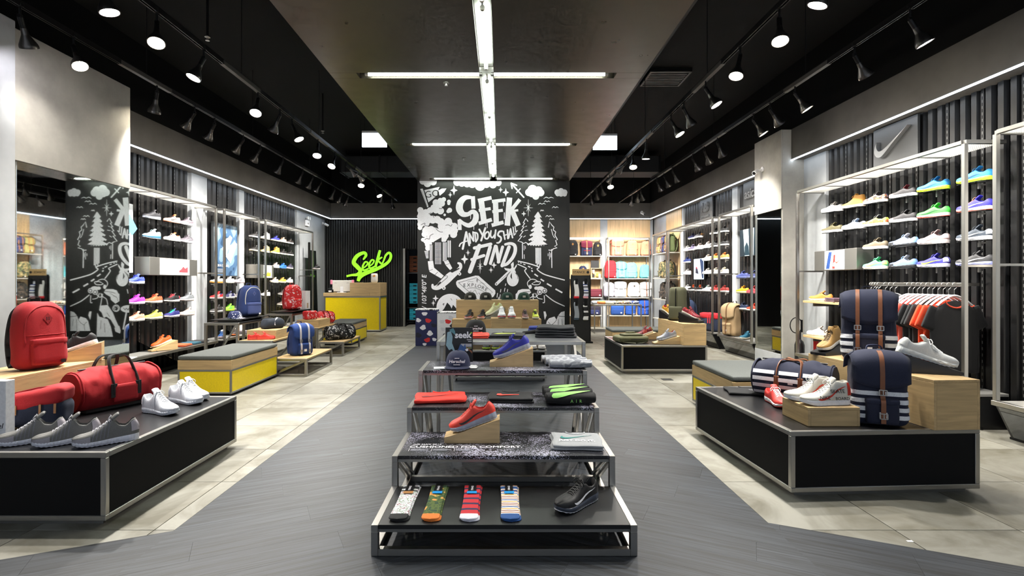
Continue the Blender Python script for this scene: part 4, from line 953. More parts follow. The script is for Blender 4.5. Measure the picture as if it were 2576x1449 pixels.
def cap(label, loc, rz, col, brim=None, badge=None, txt=None, r=.092, h=.105, group='caps', m=None, script=None, flatb=True):
    """baseball cap, brim to local -y"""
    t = thing('cap', label, 'cap', loc, rz, group); fm = m or fab(col); rows = []
    for i in range(9):
        a = i/8*math.pi/2; r_ = []
        for j in range(24):
            b_ = 2*math.pi*j/24; k = math.cos(a)**.62; f = 1+.10*max(0, -math.sin(b_))*math.sin(a*2)
            r_.append((math.cos(b_)*r*k, math.sin(b_)*r*1.12*k*f, .008+h*math.sin(a)**.95))
        rows.append(r_)
    MB().grid(rows, True).build('crown', fm, t, 60)
    bm_ = MB(); top, bot = [], []
    for i in range(5):
        q = i/4; rt = []
        for j in range(11):
            a = R(-90+(j/10-.5)*118); rad = r*1.03+q*.068*math.cos((j/10-.5)*math.pi)**.5 if abs(j/10-.5) < .499 else r*1.03
            rt.append(Vector((math.cos(a)*rad, math.sin(a)*(rad+.008), .012-q*.008+(-.010*abs(j/10-.5)*2 if not flatb else 0))))
        top.append(rt)
    o = bm_.grid(top).build('brim', fab(brim) if brim else fm, t, 60, fix=False); o.modifiers.new('thick', 'SOLIDIFY').thickness = .004
    MB().lathe([(.009, 0), (.009, .003), (.004, .006), (0, .006)], 10).build('button', fm, t, 40, (0, 0, h+.007))
    fy = lambda z: -(r*1.12*math.cos(math.asin(min(1, (z/h)))) ** .62*1.10)
    if badge: MB().box(-.022, .022, -.003, .003, -.015, .015, .001).build('badge', mat(badge, .6), t, None, (0, fy(.045)-.002, .05)).rotation_euler = (R(-14), 0, 0)
    if script:
        o = text(script, .034, PRINTW, t, (0, fy(.055)-.007, .058), (R(74), 0, 0), align='CENTER', shear=.2, bold=.012, name='lettering')
        for z, w_ in ((.034, .026), (.081, .018)): MB().box(-w_, w_, -.001, .001, -.0022, .0022).build('print_line', PRINTW, t, None, (0, fy(z)-.008, z)).rotation_euler = (R(-16), 0, 0)
    for s_ in (-1, 1): MB().tube([(s_*.012, 0, h+.007), (s_*r*.55, .0, h*.86), (s_*r*.93, 0, h*.4), (s_*r*1.0, 0, .012)], .0012, 5).build('seam', fm, t)
    return t
# ================================================================ clothing
def folded(label, loc, rz, col, W=.27, D=.24, th=.028, layers=1, group='folded shirts', m=None, mark=None, neck=True, seed=0, cat='shirt', name='folded_shirt'):
    """folded tee, collar to local +y"""
    t = thing(name, label, cat, loc, rz, group); fm = m or fab(col)
    for k in range(layers):
        z = k*th/layers; hh = th/layers; dx = random.uniform(-.006, .006)
        MB().pillow(W*(1-.03*k), D*(1-.02*k), hh, hh*.48, 9, lambda p: Vector((p.x+.006*math.sin(p.y*30+seed), p.y+.006*math.sin(p.x*26+seed), p.z*(1+.18*math.sin(p.x*23+seed+k)*math.cos(p.y*19)))) ).build('fold', fm, t, 60, (dx, 0, z))
    if neck:
        pts = [(math.cos(a)*.06, D*.49-.0-math.sin(a)*.045, th*1.03) for a in [math.pi*i/10 for i in range(11)]]
        MB().tube(pts, .006, 6, flat=.6).build('collar', fm, t, 60)
    return t
def decal(poly, z, name, m, parent, loc=(0, 0, 0), rot=(0, 0, 0), th=.0015):
    o = MB().prism(poly, z, z+th).build(name, m, parent, loc=loc); o.rotation_euler = rot; return o
_ta = spline([(1, .62, 0), (.3, .16, 0), (-.35, -.30, 0), (-.62, -.42, 0), (-.86, -.36, 0), (-.99, -.14, 0), (-.96, .10, 0), (-.84, .32, 0)], 4); _tb = spline([(-.84, .32, 0), (-.86, .10, 0), (-.76, -.10, 0), (-.56, -.14, 0), (-.25, -.04, 0), (.3, .24, 0), (1, .62, 0)], 4)
TICK = [(p.x, p.y) for p in _ta+_tb[1:-1]]
def tick(s, sx=1): return [(x*s*sx, y*s*.75) for x, y in TICK]
def rolled(label, loc, rz, col, L_=.3, r=.05, group='rolled shirts', m=None, seed=0, flat=.8):
    t = thing('rolled_shirt', label, 'shirt', loc, rz, group); fm = m or fab(col); rows = []
    for i in range(9):
        x = (i/8-.5)*L_; k = 1-.18*abs(i/4-1)**4
        rows.append([Vector((x, math.cos(a)*r*k*1.15, r*flat+math.sin(a)*r*k*flat))+wob(Vector((x, math.cos(a), math.sin(a))), .008, 6, seed) for a in [2*math.pi*j/18 for j in range(18)]])
    MB().grid(rows, True).build('roll', fm, t, 60)
    for s_ in (-1, 1):
        pts = [(s_*L_*.5, math.cos(a*2.2)*r*.82*(1-a/14), r*flat+math.sin(a*2.2)*r*.75*flat*(1-a/14)) for a in [i*.32 for i in range(24)]]
        MB().tube(pts, .007, 5).build('roll_end', fm, t, 60)
    return t
# ================================================================ merchandise, foreground
def wedge(label, loc, rz, L_=.33, Wd=.13, h0=.02, h1=.12, m=None, name='shoe_wedge'):
    o = MB().prism([(-L_/2, 0), (L_/2, 0), (L_/2, h1), (-L_/2+.04, h0+.01), (-L_/2, h0)], -Wd/2, Wd/2, Matrix.Rotation(R(90), 4, 'X')).build(name, m or OAK, None, loc=loc)
    o.rotation_euler = (0, 0, R(rz)); return tag(o, label, 'shoe stand', 'sloped shoe stands')
def on_wedge(kind, loc, rz, label, h0=.02, h1=.12, L_=.33, **k):
    a = math.atan2(h1-h0, L_); d = Vector((math.cos(R(rz)), math.sin(R(rz)), 0))
    p = Vector(loc)+d*.012+Vector((0, 0, (h0+h1)/2+.004)); return sneaker(kind, p, rz+180, label, tilt=math.degrees(a), **k)
PT = lambda u, v, Z: atZ(u, v, Z)
# --- left front plinth
PZ = .405; RZ_ = .706
backpack('red backpack with diamond patch standing on the oak riser, left front', (-3.31, 3.72, RZ_), 74, '#9c0f17', W=.33, D=.18, Hh=.48, lean=-3, seed=1, tagm=mat('#151515', .6), txt='Herschel', strap='#101010', patch='#8f1219')
wedge('oak sloped shoe stand behind the red backpack', (-3.36, 4.08, RZ_), 30, .36, .14, .03, .14)
on_wedge('runner', (-3.36, 4.08, RZ_), 30, 'black knit sneaker with white sole behind the red backpack', .03, .14, .36, up='#151517', sole='#e9e6ea', lining='#0c0c0c', cage='#1f1f22', group='sneakers on the front plinths')
duffel('large red duffel bag with black handles on the left front plinth', (-2.89, 3.86, PZ+.002), 66, '#a01018', L_=.52, Dm=.31, base='#111111', handle='#151515', seed=4, hh=.07, tagm=mat('#151515', .6), txt='Herschel')
t = thing('hip_pack', 'small bag with red top and navy bottom on the left front plinth', 'bag', (-2.955, 3.33, PZ+.001), 14, 'duffel bags')
MB().pillow(.31, .17, .17, .05, 10, lambda p: p+wob(p, .008, 11, 2)).build('navy_body', fab('#172036'), t, 60)
MB().pillow(.32, .185, .125, .05, 10, lambda p: Vector((p.x, p.y, p.z+.025*math.sin(p.x*9)))+wob(p, .012, 12, 6)).build('red_top', fab('#a0121a'), t, 60, (0, 0, .115))
for x in (-.09, .04, .12): MB().bar((x, -.093, .15), (x, -.096, .09), .012, .004).build('leather_pull', mat('#9a6a3c', .5), t)
MB().tube([(-.13, -.02, .215), (0, -.03, .245), (.13, -.01, .25)], .005, 6).build('zip', fab('#8c1218'), t, 60)
t = thing('brand_card', 'white display card with script lettering at the left picture edge', 'card', (-3.12, 3.06, PZ+.001)); MB().box(-.22, .22, -.03, .03, 0, .34, .002).build('card_body', WHITE, t)
text('Herschel', .045, PRINTB, t, (.205, -.0312, .075), (R(90), 0, 0), align='RIGHT', shear=.25, bold=.008)
for z in (.046, .108): MB().box(.08, .17, -.0315, -.0302, z-.003, z+.003).build('print_line', PRINTB, t)
for k, (x, y) in enumerate(((-2.70, 2.98), (-2.485, 2.965), (-2.255, 2.96))):
    sneaker('tubular', (x, y, PZ), 214, ['grey knit sneaker nearest the left picture edge, front of the left plinth', 'grey knit sneaker in the middle of the front three, left plinth', 'grey knit sneaker at the right of the front three, left plinth'][k], '#6a6966', sole='#dfe0ea', cage='#74747a', heel='#b3acb4', toe='#9b969c', lining='#5a5a58', lace='#8a8a90', group='grey knit sneakers', uk='f', scale=1.06)
for k, (u, v) in enumerate(((402, 1040), (466, 1014), (512, 993))):
    p = PT(u, v, PZ); sneaker('tubular', (p.x, min(p.y, 4.06), PZ), -22, ['white knit sneaker nearest the camera on the left plinth', 'white knit sneaker in the middle of three on the left plinth', 'white knit sneaker at the back corner of the left plinth'][k], '#e4e6ec', sole='#dfe3ec', cage='#cfd2da', heel='#d8dbe2', toe='#c4c8d2', lining='#d4d6da', lace='#eceef2', group='white knit sneakers', scale=1.08)
# --- right front plinth
QZ = .411
tt = folded('black folded shirt with grey letters at the back of the right front plinth', (2.07, 4.28, QZ), -12, '#0f1012', .36, .26, .02, 1, seed=2, group='folded shirts on the right plinth')
text('SB', .06, mat('#77787c', .7), tt, (.02, 0, .0235), (0, 0, R(180)), bold=.02, align='CENTER')
duffel('navy duffel with white stripes and tan leather handles, right front plinth', (2.315, 4.07, QZ), -44, '#171c33', L_=.52, Dm=.31, handle='#7c4a2b', stripes=4, seed=3, hh=-.01, handm=mat('#7c4a2b', .5), txt='Herschel')
sneaker('runner', (2.06, 3.86, QZ), -97, 'coral running shoe facing the camera beside the striped duffel', '#e8413c', sole='#eeeef0', lace='#f2f2f2', lining='#e8413c', outs='#e8413c', scale=1.05, group='sneakers on the front plinths')
for k, (dx, dy) in enumerate(((0, 0), (-.035, .125))):
    s_ = sneaker('high', (2.115+dx, 3.365+dy, QZ+.121), 181, ['white lettered high-top sneaker, nearer of the pair on the oak block', 'white high-top sneaker, farther of the pair on the oak block'][k], '#d6d2c6', sole='#eceef4', lining='#c9c5ba', tongue='#d2cec2', lace='#f2f2ee', mark='swoosh', markc='#d8402c', heel='#d8402c', scale=1.12, group='lettered high-top pair')
    if k == 0:
        for tx, x, z, sz in (('NIKE', .185, .048, .028), ('SKATE', .105, .082, .03), ('BOARD', .085, .043, .024)):
            text(tx, sz, PRINTB, s_, (x-.005, .0575 if z < .07 else .046, z), (R(90-(8 if z < .07 else 16)), 0, R(180+(4 if tx == 'SKATE' else 0))), bold=.008, align='LEFT' if False else 'CENTER')
flap_pack('navy flap backpack with tan straps and white stripes on the oak riser', (2.85, 4.0, .722), -34, '#171c33', '#1a2038', '#7c4a2b', W=.35, D=.22, Hh=.54, stripes=3, seed=5, txt='Herschel', lean=-2)
flap_pack('smaller navy backpack with white stripes standing before the oak riser', (2.45, 3.36, QZ), -22, '#171c33', '#1a2038', '#7c4a2b', W=.31, D=.18, Hh=.47, stripes=4, seed=8, nstrap=1, txt='Herschel', shoulder='#1d2748')
wedge('black sloped shoe stand on the right oak riser under the white trainer', (2.86, 3.46, .722), 158, .34, .14, .02, .13, LAM)
st_ = on_wedge('runner', (2.86, 3.46, .722), 158, 'white leather trainer with strap on a black stand, right oak riser', .02, .13, .34, up='#d9dad6', sole='#eceeea', lining='#c8cac6', lace='#ececea', heel='#d2d3cf', scale=1.2, group='sneakers on the front plinths')
inst('strap', shoe_meshes('runner')['strap'], soft('#d2d3cf'), st_)
wedge('black sloped shoe stand behind the striped backpack', (2.76, 4.33, .722), 25, .30, .13, .02, .11, LAM)
on_wedge('high', (2.76, 4.33, .722), 25, 'tan suede boot with white sole behind the striped backpack', .02, .11, .30, up='#a07c42', sole='#eceae2', lining='#7a5c2e', lace='#4a3a20', group='sneakers on the front plinths')
# --- central stand
T1, T2, T3, T4 = .1515, .3235, .4855, .6515
def sock_pair(label, x, y0, L_, w_, m, toem, cuff, card, group='pairs of socks'):
    t = thing('sock_pair', label, 'socks', (x, y0, T1), 0, group)
    for k in (0, 1):
        dx, dz = (.008, 0) if k == 0 else (0, .008)
        def outl(y): return w_/2*(1-.12*math.sin(math.pi*min(1, y/L_)))*(1 if y > .03 else (max(0, 1-((.03-y)/.03)**2))**.5)
        def seg(ya, yb, nm_, mm, e=0):
            ys_ = [ya+(yb-ya)*i/10 for i in range(11)]; rows = []
            for y in ys_:
                o_ = outl(y)+e; o_ = max(o_, .001); th = .007+e
                rows.append([(dx-o_, y, dz+th*.2), (dx-o_*.97, y, dz+th*.8), (dx-o_*.8, y, dz+th), (dx, y, dz+th*1.1), (dx+o_*.8, y, dz+th), (dx+o_*.97, y, dz+th*.8), (dx+o_, y, dz+th*.2), (dx, y, dz)])
            q = MB().grid(rows, True); q.f += [tuple(len(q.v)-8+i for i in range(8)), tuple(range(8))]
            return q.build(nm_, mm, t, 60)
        seg(.035, L_, 'sock_leg' if k else 'under_sock', m); seg(0.0, .06, 'toe_cap', toem, .0006)
        if k and cuff: seg(L_-.05, L_-.02, 'cuff_band', cuff, .0005); seg(L_-.085, L_-.07, 'cuff_band', cuff, .0005)
    MB().box(-.022, .022, L_-.11, L_+.015, .0185, .0198).build('header_card', mat('#101012', .4), t); MB().box(-.027, .027, L_-.125, L_-.095, .0199, .021).build('card_band', mat(card, .4), t)
    text('STANCE', .016, PRINTW, t, (0, L_-.05, .0202), (0, 0, R(90)), align='CENTER', bold=.02)
    return t
sock_pair('white socks with flower print, leftmost on the lowest shelf', -.505, 2.53, .42, .095, mat('#dcdce0', .85, 0, 'camo', cols='#e2e2e8 #8c9a86 #e2e2e8 #7a4c4a #e6e6ea', scale=40), fab('#0e0e10'), fab('#101014'), '#a8794a')
sock_pair('green camouflage socks with orange toes on the lowest shelf', -.345, 2.53, .42, .092, mat('#3c5028', .85, 0, 'camo', cols='#24402a #4a5c26 #33471f #6a7a36 #c98a44', scale=22), fab('#d8762a'), None, '#1f8cd0')
sock_pair('red and navy striped socks with white toes on the lowest shelf', -.155, 2.53, .42, .095, mat('#b0202a', .85, 0, 'stripes', cols='#b8222c #b8222c #2a1f44', period=.065, wob=.012), fab('#d2d2dc'), None, '#1f8cd0')
sock_pair('white socks with thin coloured stripes and blue toes on the lowest shelf', .05, 2.53, .42, .098, mat('#dddddd', .85, 0, 'stripes', cols='#e0ddd8 #8c5a4a #e6e2da #c9a04a #e0ddd8 #274a86 #e6e2da #a06a50', period=.085, wob=.008), fab('#1c4a86'), fab('#224d88'), '#1f8cd0')
sneaker('air', (.405, 2.72, T1), 219, 'black running shoe with white tick mark on the lowest shelf', '#0c0c0e', sole=mat('#5a6272', .2, 0, 'clear'), mark='swoosh', markc='#f2f2f4', lining='#08080a', cage='#121214', group='running shoes on the stepped stand', scale=1.06)
def wedge_shoe(x, y, Z, wl_, sl_, up, rz=0, L_=.345, h1=.148, **k):
    wedge(wl_, (x, y, Z), rz, L_, .13, .035, h1); return on_wedge('air', (x, y, Z), rz, sl_, .035, h1, L_, up=up, sole=AIRS, group='running shoes on the stepped stand', scale=1.07, **k)
wedge_shoe(-.175, 3.28, T2, 'oak sloped stand under the red running shoe', 'bright red running shoe with black tick mark on its oak stand', '#e2402f', lining='#c93528', mark='swoosh', markc='#16100f', lace='#d83a2c', rz=0, heel='#e2402f')
wedge_shoe(.09, 4.17, T4, 'oak sloped stand under the blue running shoe', 'royal blue running shoe on its oak stand, top shelf', '#20268f', lining='#1b2080', mark='swoosh', markc='#3a3a55', lace='#1d2384')
tt = folded('grey folded shirt with teal tick print and block slogan, second shelf', (.475, 3.21, T2), -4, '#989b9d', .31, .28, .03, 2, seed=1, group='folded shirts on the stepped stand')
decal([(x*.10, y*.075+.02) for x, y in TICK], .0325, 'printed_tick', mat('#2e7f78', .7), tt); text('JUST DO IT.', .042, PRINTW, tt, (0, -.045, .0335), bold=.025, align='CENTER'); text('NIKE', .02, PRINTW, tt, (0, .105, .034), align='CENTER', bold=.02)
tt = folded('bright red folded shirt on the third shelf', (-.42, 3.70, T3), 6, '#dc3224', .36, .27, .03, 1, seed=3, group='folded shirts on the stepped stand')
decal([(-.14, -.03), (-.10, -.01), (-.08, -.035), (.12, .03), (-.08, -.06), (-.13, -.06)], .033, 'printed_tick', mat('#8a2a26', .7), tt)
tt = folded('black folded shirt with small red tick print on the third shelf', (.075, 3.70, T3), -2, '#111113', .32, .25, .034, 2, seed=5, group='folded shirts on the stepped stand')
decal([(-.10, -.03), (-.095, .015), (-.07, .02), (-.06, -.01), (.06, -.005), (.06, -.02), (-.03, -.035), (-.07, -.045)], .037, 'printed_tick', mat('#e0483c', .7), tt)
for k, (y, z) in enumerate(((3.57, 0), (3.69, 0.004), (3.81, .0))):
    tt = rolled(['black rolled shirt with green print, front of three on the third shelf', 'black rolled shirt with green print, middle of three on the third shelf', 'black rolled shirt with green print, back of three on the third shelf'][k], (.485, y, T3+z), 2, '#0d0d0f', .33, .052, 'black and green rolled shirts', seed=k*3)
    q = MB(); rr_ = []
    for x, a0, hw in ((-.135, 150, 6), (-.125, 146, 20), (-.10, 142, 24), (-.06, 134, 22), (-.02, 124, 18), (.03, 112, 15), (.08, 100, 12), (.12, 90, 8), (.14, 84, 3)):
        rr_.append([(x, math.cos(R(a0+d))*.0625, .0425+math.sin(R(a0+d))*.0455) for d in (-hw, -hw/2, 0, hw/2, hw)])
    q.grid(rr_).build('printed_tick', mat('#8fd26a', .6), tt, 60, fix=False)
    if k == 0: text('A  I  R', .03, mat('#8fd26a', .6), tt, (.03, -.0625, .03), (R(84), 0, 0), align='CENTER')
text('AIR MAX 2016', .028, PRINTW, stand, (-.555, .618+.07, T2+.0015), bold=.012, name='shelf_lettering'); text('CUSHIONED FOR COMFORT.', .052, PRINTW, stand, (-.57, .618+.022, T2+.0015), bold=.022, name='shelf_lettering')
for k in range(3):
    MB().box(-.565+k*.135, -.563+k*.135, .565, .612, T2, T2+.0012).build('printed_rule', PRINTW, stand)
    for j in range(3): MB().box(-.555+k*.135, -.45+k*.135-.02*((j+k) % 2), .600-j*.012, .604-j*.012, T2, T2+.0012).build('printed_text_line', mat('#b4b4bc', .6), stand)
cap('navy flat-brim cap with white script on the top shelf of the stand', (-.335, 4.12, T4), 0, '#1a2140', script='Herschel', r=.098, h=.12, group='caps on the centre tables')
for k, (y, dx) in enumerate(((4.05, .02), (4.17, 0), (4.29, -.02))):
    rolled(['pale grey rolled shirt, front of three on the top shelf', 'pale grey rolled shirt, middle of three on the top shelf', 'pale grey rolled shirt, back of three on the top shelf'][k], (.53+dx, y, T4), 0, '#9a9da2', .32, .045, 'grey rolled shirts', mat('#9a9da2', .85, 0, 'camo', cols='#8d9096 #a6a9ae #7a7d84 #b4b6ba #9da0a5', scale=9), k*2)
for k, (x, y, a) in enumerate(((-.46, 4.06, 8), (-.25, 4.14, -12), (-.24, 4.06, -6), (-.40, 4.03, 2))):
    o = MB().box(-.06, .06, -.045, .045, 0, .0015).build('leaflet', WHITE, None, loc=(x, y, T4+.0005+k*.0018)); o.rotation_euler = (0, 0, R(a)); tag(o, ['white leaflet left of the navy cap', 'white leaflet right of the navy cap, back', 'white leaflet right of the navy cap, front', 'white leaflet under the front of the navy cap'][k], 'leaflet', 'leaflets under the navy cap')
t = thing('poster_stand', 'black store poster with white lettering behind the navy cap', 'poster', (-.345, 4.36, T4)); MB().box(-.115, .115, -.004, .004, 0, .29).build('board', mat('#070709', .35), t)
text('seek', .075, PRINTW, t, (.10, -.0045, .225), (R(90), 0, 0), align='RIGHT', bold=.03)
decal([(0, 0), (.022, .014), (.012, .02)], 0, 'green_corner', mat('#b8e23a', .5), t, (.088, -.0042, .232), (R(90), 0, 0))
for k, (z, wd) in enumerate(((.187, .04), (.173, .03), (.150, .09), (.141, .085), (.132, .095), (.118, .07))): MB().box(.105-wd, .105, -.0052, -.004, z-.0022, z+.0022).build('print_line', mat('#d6e08a', .6) if k == 5 else PRINTW, t)
decal([(-.11, .14), (-.10, .25), (-.07, .26), (-.055, .21), (-.06, .16), (-.03, .08), (-.035, .06), (-.06, .11), (-.085, .10)], 0, 'painted_hand', mat('#8fb0bd', .6), t, (0, -.0042, 0), (R(90), 0, 0)); decal([(-.085, .27), (-.05, .285), (-.035, .26), (-.03, .225), (-.055, .245)], 0, 'painted_hand', mat('#5d8d98', .6), t, (0, -.0042, 0), (R(90), 0, 0))
decal([(-.01, .10), (.01, .15), (.04, .13), (.05, .155), (.06, .11), (.04, .085)], 0, 'painted_knot', mat('#3a5a92', .6), t, (0, -.0042, 0), (R(90), 0, 0)); decal([(.05, .105), (.072, .115), (.078, .095), (.06, .09)], 0, 'painted_tag', PRINTW, t, (0, -.0043, 0), (R(90), 0, 0)); decal([(.06, .13), (.11, .09), (.11, .07), (.07, .11)], 0, 'painted_wrist', mat('#8a5a40', .6), t, (0, -.0041, 0), (R(90), 0, 0))
# --- grey table
GZ = .8115
tt = folded('coral folded shirt on the grey table', (-.235, 4.82, GZ), 0, '#e8503f', .27, .30, .03, 2, seed=7, group='folded clothes on the grey table'); MB().tube(spline([(-.1, -.05, .032), (-.06, -.02, .033), (-.03, -.06, .033), (.02, -.02, .033), (.05, -.06, .033), (.1, -.03, .032)], 5), .004, 5, flat=.4).build('printed_scribble', mat('#8a3a34', .7), tt)
tt = folded('charcoal folded shirt with lime print on the grey table', (.075, 4.84, GZ), -5, '#2c2c2e', .32, .30, .03, 2, seed=9, group='folded clothes on the grey table')
decal([(-.13, -.06), (-.10, .0), (-.05, .02), (.05, .01), (.07, .03), (.06, -.03), (-.02, -.05), (-.09, -.075)], .033, 'lime_print', mat('#d4e86a', .6), tt)
folded('dark belt strap beside the oak riser on the grey table', (.30, 5.15, GZ), 20, '#1a1a1c', .16, .05, .03, 1, neck=False, cat='strap', name='folded_strap', group='folded clothes on the grey table')
folded('blue folded cloth at the back of the grey table', (.40, 5.42, GZ), 0, '#2c3a86', .2, .18, .05, 2, neck=False, cat='cloth', name='folded_cloth', group='folded clothes on the grey table')
folded('tall stack of black folded trousers on the grey table', (.53, 4.93, GZ), -6, '#212327', .38, .38, .095, 4, neck=False, cat='trousers', name='folded_trousers', seed=4, group='folded clothes on the grey table')
cap('black flat-brim cap with white script on the grey table', (-.245, 5.18, GZ), 4, '#0e0e10', script='Herschel', r=.105, h=.13, group='caps on the centre tables')
# --- central low plinth and its oak steps
CZ = .416
for k, (u, up, so, l) in enumerate(((1178, '#b98a2a', '#e6e0cc', 'mustard'), (1222, '#1c1e20', '#b6d84a', 'black and lime'), (1246, '#23262a', '#c8e060', 'dark, lime soled'), (1275, '#8a9a4a', '#cfe070', 'olive lime'), (1340, '#c6c4c0', '#d8d6d2', 'pale grey'), (1362, '#cfccc8', '#dcdad6', 'off-white'))):
    sneaker('runner', ((u-U0)*6.98/F, 7.05, CZ), -90, f'{l} sneaker on the low plinth, seen under the grey table', up, so, group='sneakers under the grey table')
for k, (u, c_) in enumerate(((1183, '#26251f'), (1222, '#201f1c'), (1276, '#17352a'), (1318, '#1a3a2e'))):
    cap(['black cap with grey badge at the left end of the tall oak riser', 'black cap with grey badge, second on the tall oak riser', 'green cap with grey badge, third on the tall oak riser', 'green cap with grey badge at the right end of the tall oak riser'][k], ((u-U0)*7.92/F, 7.95, 1.051), 0, c_, badge='#a9a49c', r=.095, h=.105, group='caps on the tall oak riser', flatb=False)
for k, (u, v_, up, toe, so, l, ky) in enumerate(((1180, 806, '#191516', '#e8806a', '#f0d0c8', 'black and salmon', 'leftmost'), (1212, 806, '#1a1414', '#e07a60', '#f0d8d0', 'black and salmon', 'second'), (1320, 806, '#6a4a4c', '#d0a090', '#e6e0da', 'grey and pink', 'third'), (1346, 806, '#c0d040', '#e6e070', '#eceadf', 'lime', 'last'))):
    sneaker('runner', ((u-U0)*7.6/F, 7.62, .781), -90+(-14 if k < 2 else 0), f'{l} running shoe, {ky} on the low oak riser', up, so, toe=toe, lace='#2a2a2a', lining='#111111', group='sneakers on the low oak riser')
for k, u in enumerate((1261, 1286)): sneaker('air', ((u-U0)*7.3/F, 7.34, .816), -90, ['white and red sneaker, left of the pair on the small oak riser', 'white and red sneaker, right of the pair on the small oak riser'][k], '#e6e8ea', mat('#b02a34', .4), toe='#dfe2e6', lining='#d0d2d6', lace='#f2f2f4', scale=1.1, outs='#ececf0', group='white and red pair')
wedge('grey sloped stand behind the white and red pair', (-.09, 7.66, .781), 20, .3, .12, .02, .16, mat('#8d9088', .5)); on_wedge('runner', (-.09, 7.66, .781), 20, 'pale yellow runner on a sloped stand behind the white and red pair', .02, .16, .3, up='#dfe0b0', sole='#e8e8d8', lining='#d8e070', group='sneakers on the low oak riser')
# --- patterned boxes by the mural
def pat_box(label, x0, x1, y0, y1, h, base, blobs, top):
    t = thing('printed_box', label, 'box', ((x0+x1)/2, (y0+y1)/2, 0), 0, 'printed gift boxes'); x, y = (x1-x0)/2, (y1-y0)/2
    MB().box(-x, x, -y, y, 0, h, .004).build('box_body', mat(base, .5), t); MB().box(-x-.004, x+.004, -y-.004, y+.004, h+.0005, h+.022, .003).build('lid', mat(top, .5, 0, 'camo', cols='#e8e8ea #15161c #e8e8ea #b8b8bc #15161c', scale=14), t)
    for bx, bz, r_, c_, k in blobs:
        pts = [(bx+math.cos(a)*r_*(1+.22*math.sin(3*a+k)), bz+math.sin(a)*r_*.8*(1+.2*math.cos(2*a+k))) for a in [2*math.pi*i/16 for i in range(16)]]
        pts = [(max(-x+.002, min(x-.002, a)), b_) for a, b_ in pts]
        decal(pts, 0, 'printed_blob', mat(c_, .6), t, (0, -y-.0003, 0), (R(90), 0, 0))
W_, R_, K_ = '#e9e6ee', '#d02a2c', '#11142c'
pat_box('tall navy box with red and white blob print beside the mural', -1.75, -1.31, 10.68, 11.1, .735, '#1b2150', [(-.03, .66, .055, W_, 0), (-.16, .53, .05, W_, 2), (.04, .52, .06, R_, 1), (-.06, .38, .06, W_, 4), (.16, .42, .055, K_, 1), (.08, .26, .06, W_, 3), (-.16, .22, .06, K_, 2), (.03, .12, .06, R_, 5), (.17, .13, .045, W_, 1), (-.03, .03, .04, W_, 0)], '#e8e8ea')
pat_box('white box with red and black blob print beside the navy box', -1.30, -.86, 10.68, 11.1, .675, '#dcdce0', [(-.12, .50, .05, '#c9c9d0', 0), (.06, .58, .05, '#c9c9d0', 2), (.0, .50, .06, R_, 1), (.10, .42, .055, K_, 4), (-.1, .34, .05, '#c9c9d0', 1), (-.06, .2, .06, K_, 3), (.12, .16, .05, R_, 2)], '#e05a48')

p = atZ(1678, 955, 0); t = thing('floor_socket', 'small dark socket cover in the floor tiles, right aisle', 'floor socket', (p.x, p.y, 0)); MB().box(-.07, .07, -.06, .06, .0005, .006, .002).build('cover', mat('#2a2a28', .5), t); MB().box(-.05, .05, -.04, .04, .0061, .0075).build('lid', mat('#1c1c1b', .5), t)
p = atZ(2288, 1362, 0); o = MB().add([(-.014, -.006, .001), (.016, -.009, .001), (.014, .005, .004), (0, .008, .001), (-.015, .005, .003)], [(0, 1, 2), (0, 2, 3), (0, 3, 4)]).build('paper_scrap', WHITE, None, loc=(p.x, p.y, .0005), fix=False); tag(o, 'tiny white paper scrap on the right front floor tiles', 'paper')
# ================================================================ shoes on the walls
SHELF = MB().box(-.06, .06, -.125, .125, -.006, 0, .001).mesh('plate'); BRK = MB().box(.03, .05, -.009, .009, -.06, -.006, .002).bar((.05, 0, -.02), (.10, 0, -.02), .012, .014).mesh('bracket'); ACR = mat('#cfd4d4', .08, 0, 'clear', key='acrylic'); ACR.node_tree.nodes['Principled BSDF'].inputs['Transmission Weight'].default_value = .95; BRM = mat('#a9a8a4', .4, .7, 'steel')
def wall_shoe(side, Y, Z, kind, label, **k):
    """single shoe on a small clear shelf; side -1 left wall, +1 right wall"""
    X = -5.03 if side < 0 else 4.41
    sneaker(kind, (X, Y, Z), (-102 if side < 0 else 102)+random.uniform(-4, 4), label, group=k.pop('group', 'sneakers on the wall shelves'), **k)
    t = thing('shoe_shelf', 'shelf under the '+label.replace(' sneaker,', ','), 'shelf', (X, Y, Z-.0005), 0, 'small clear shoe shelves')
    inst('plate', SHELF, ACR, t); b_ = inst('bracket', BRK, BRM, t)
    if side < 0: b_.rotation_euler = (0, 0, R(180))
sh = lambda kind, up, **k: (kind, dict(up=up, **k))
W2, BK = '#e6e4e2', '#131315'
RW = (2.25, 1.98, 1.71, 1.475); rn = ('top', 'second', 'third', 'lowest')
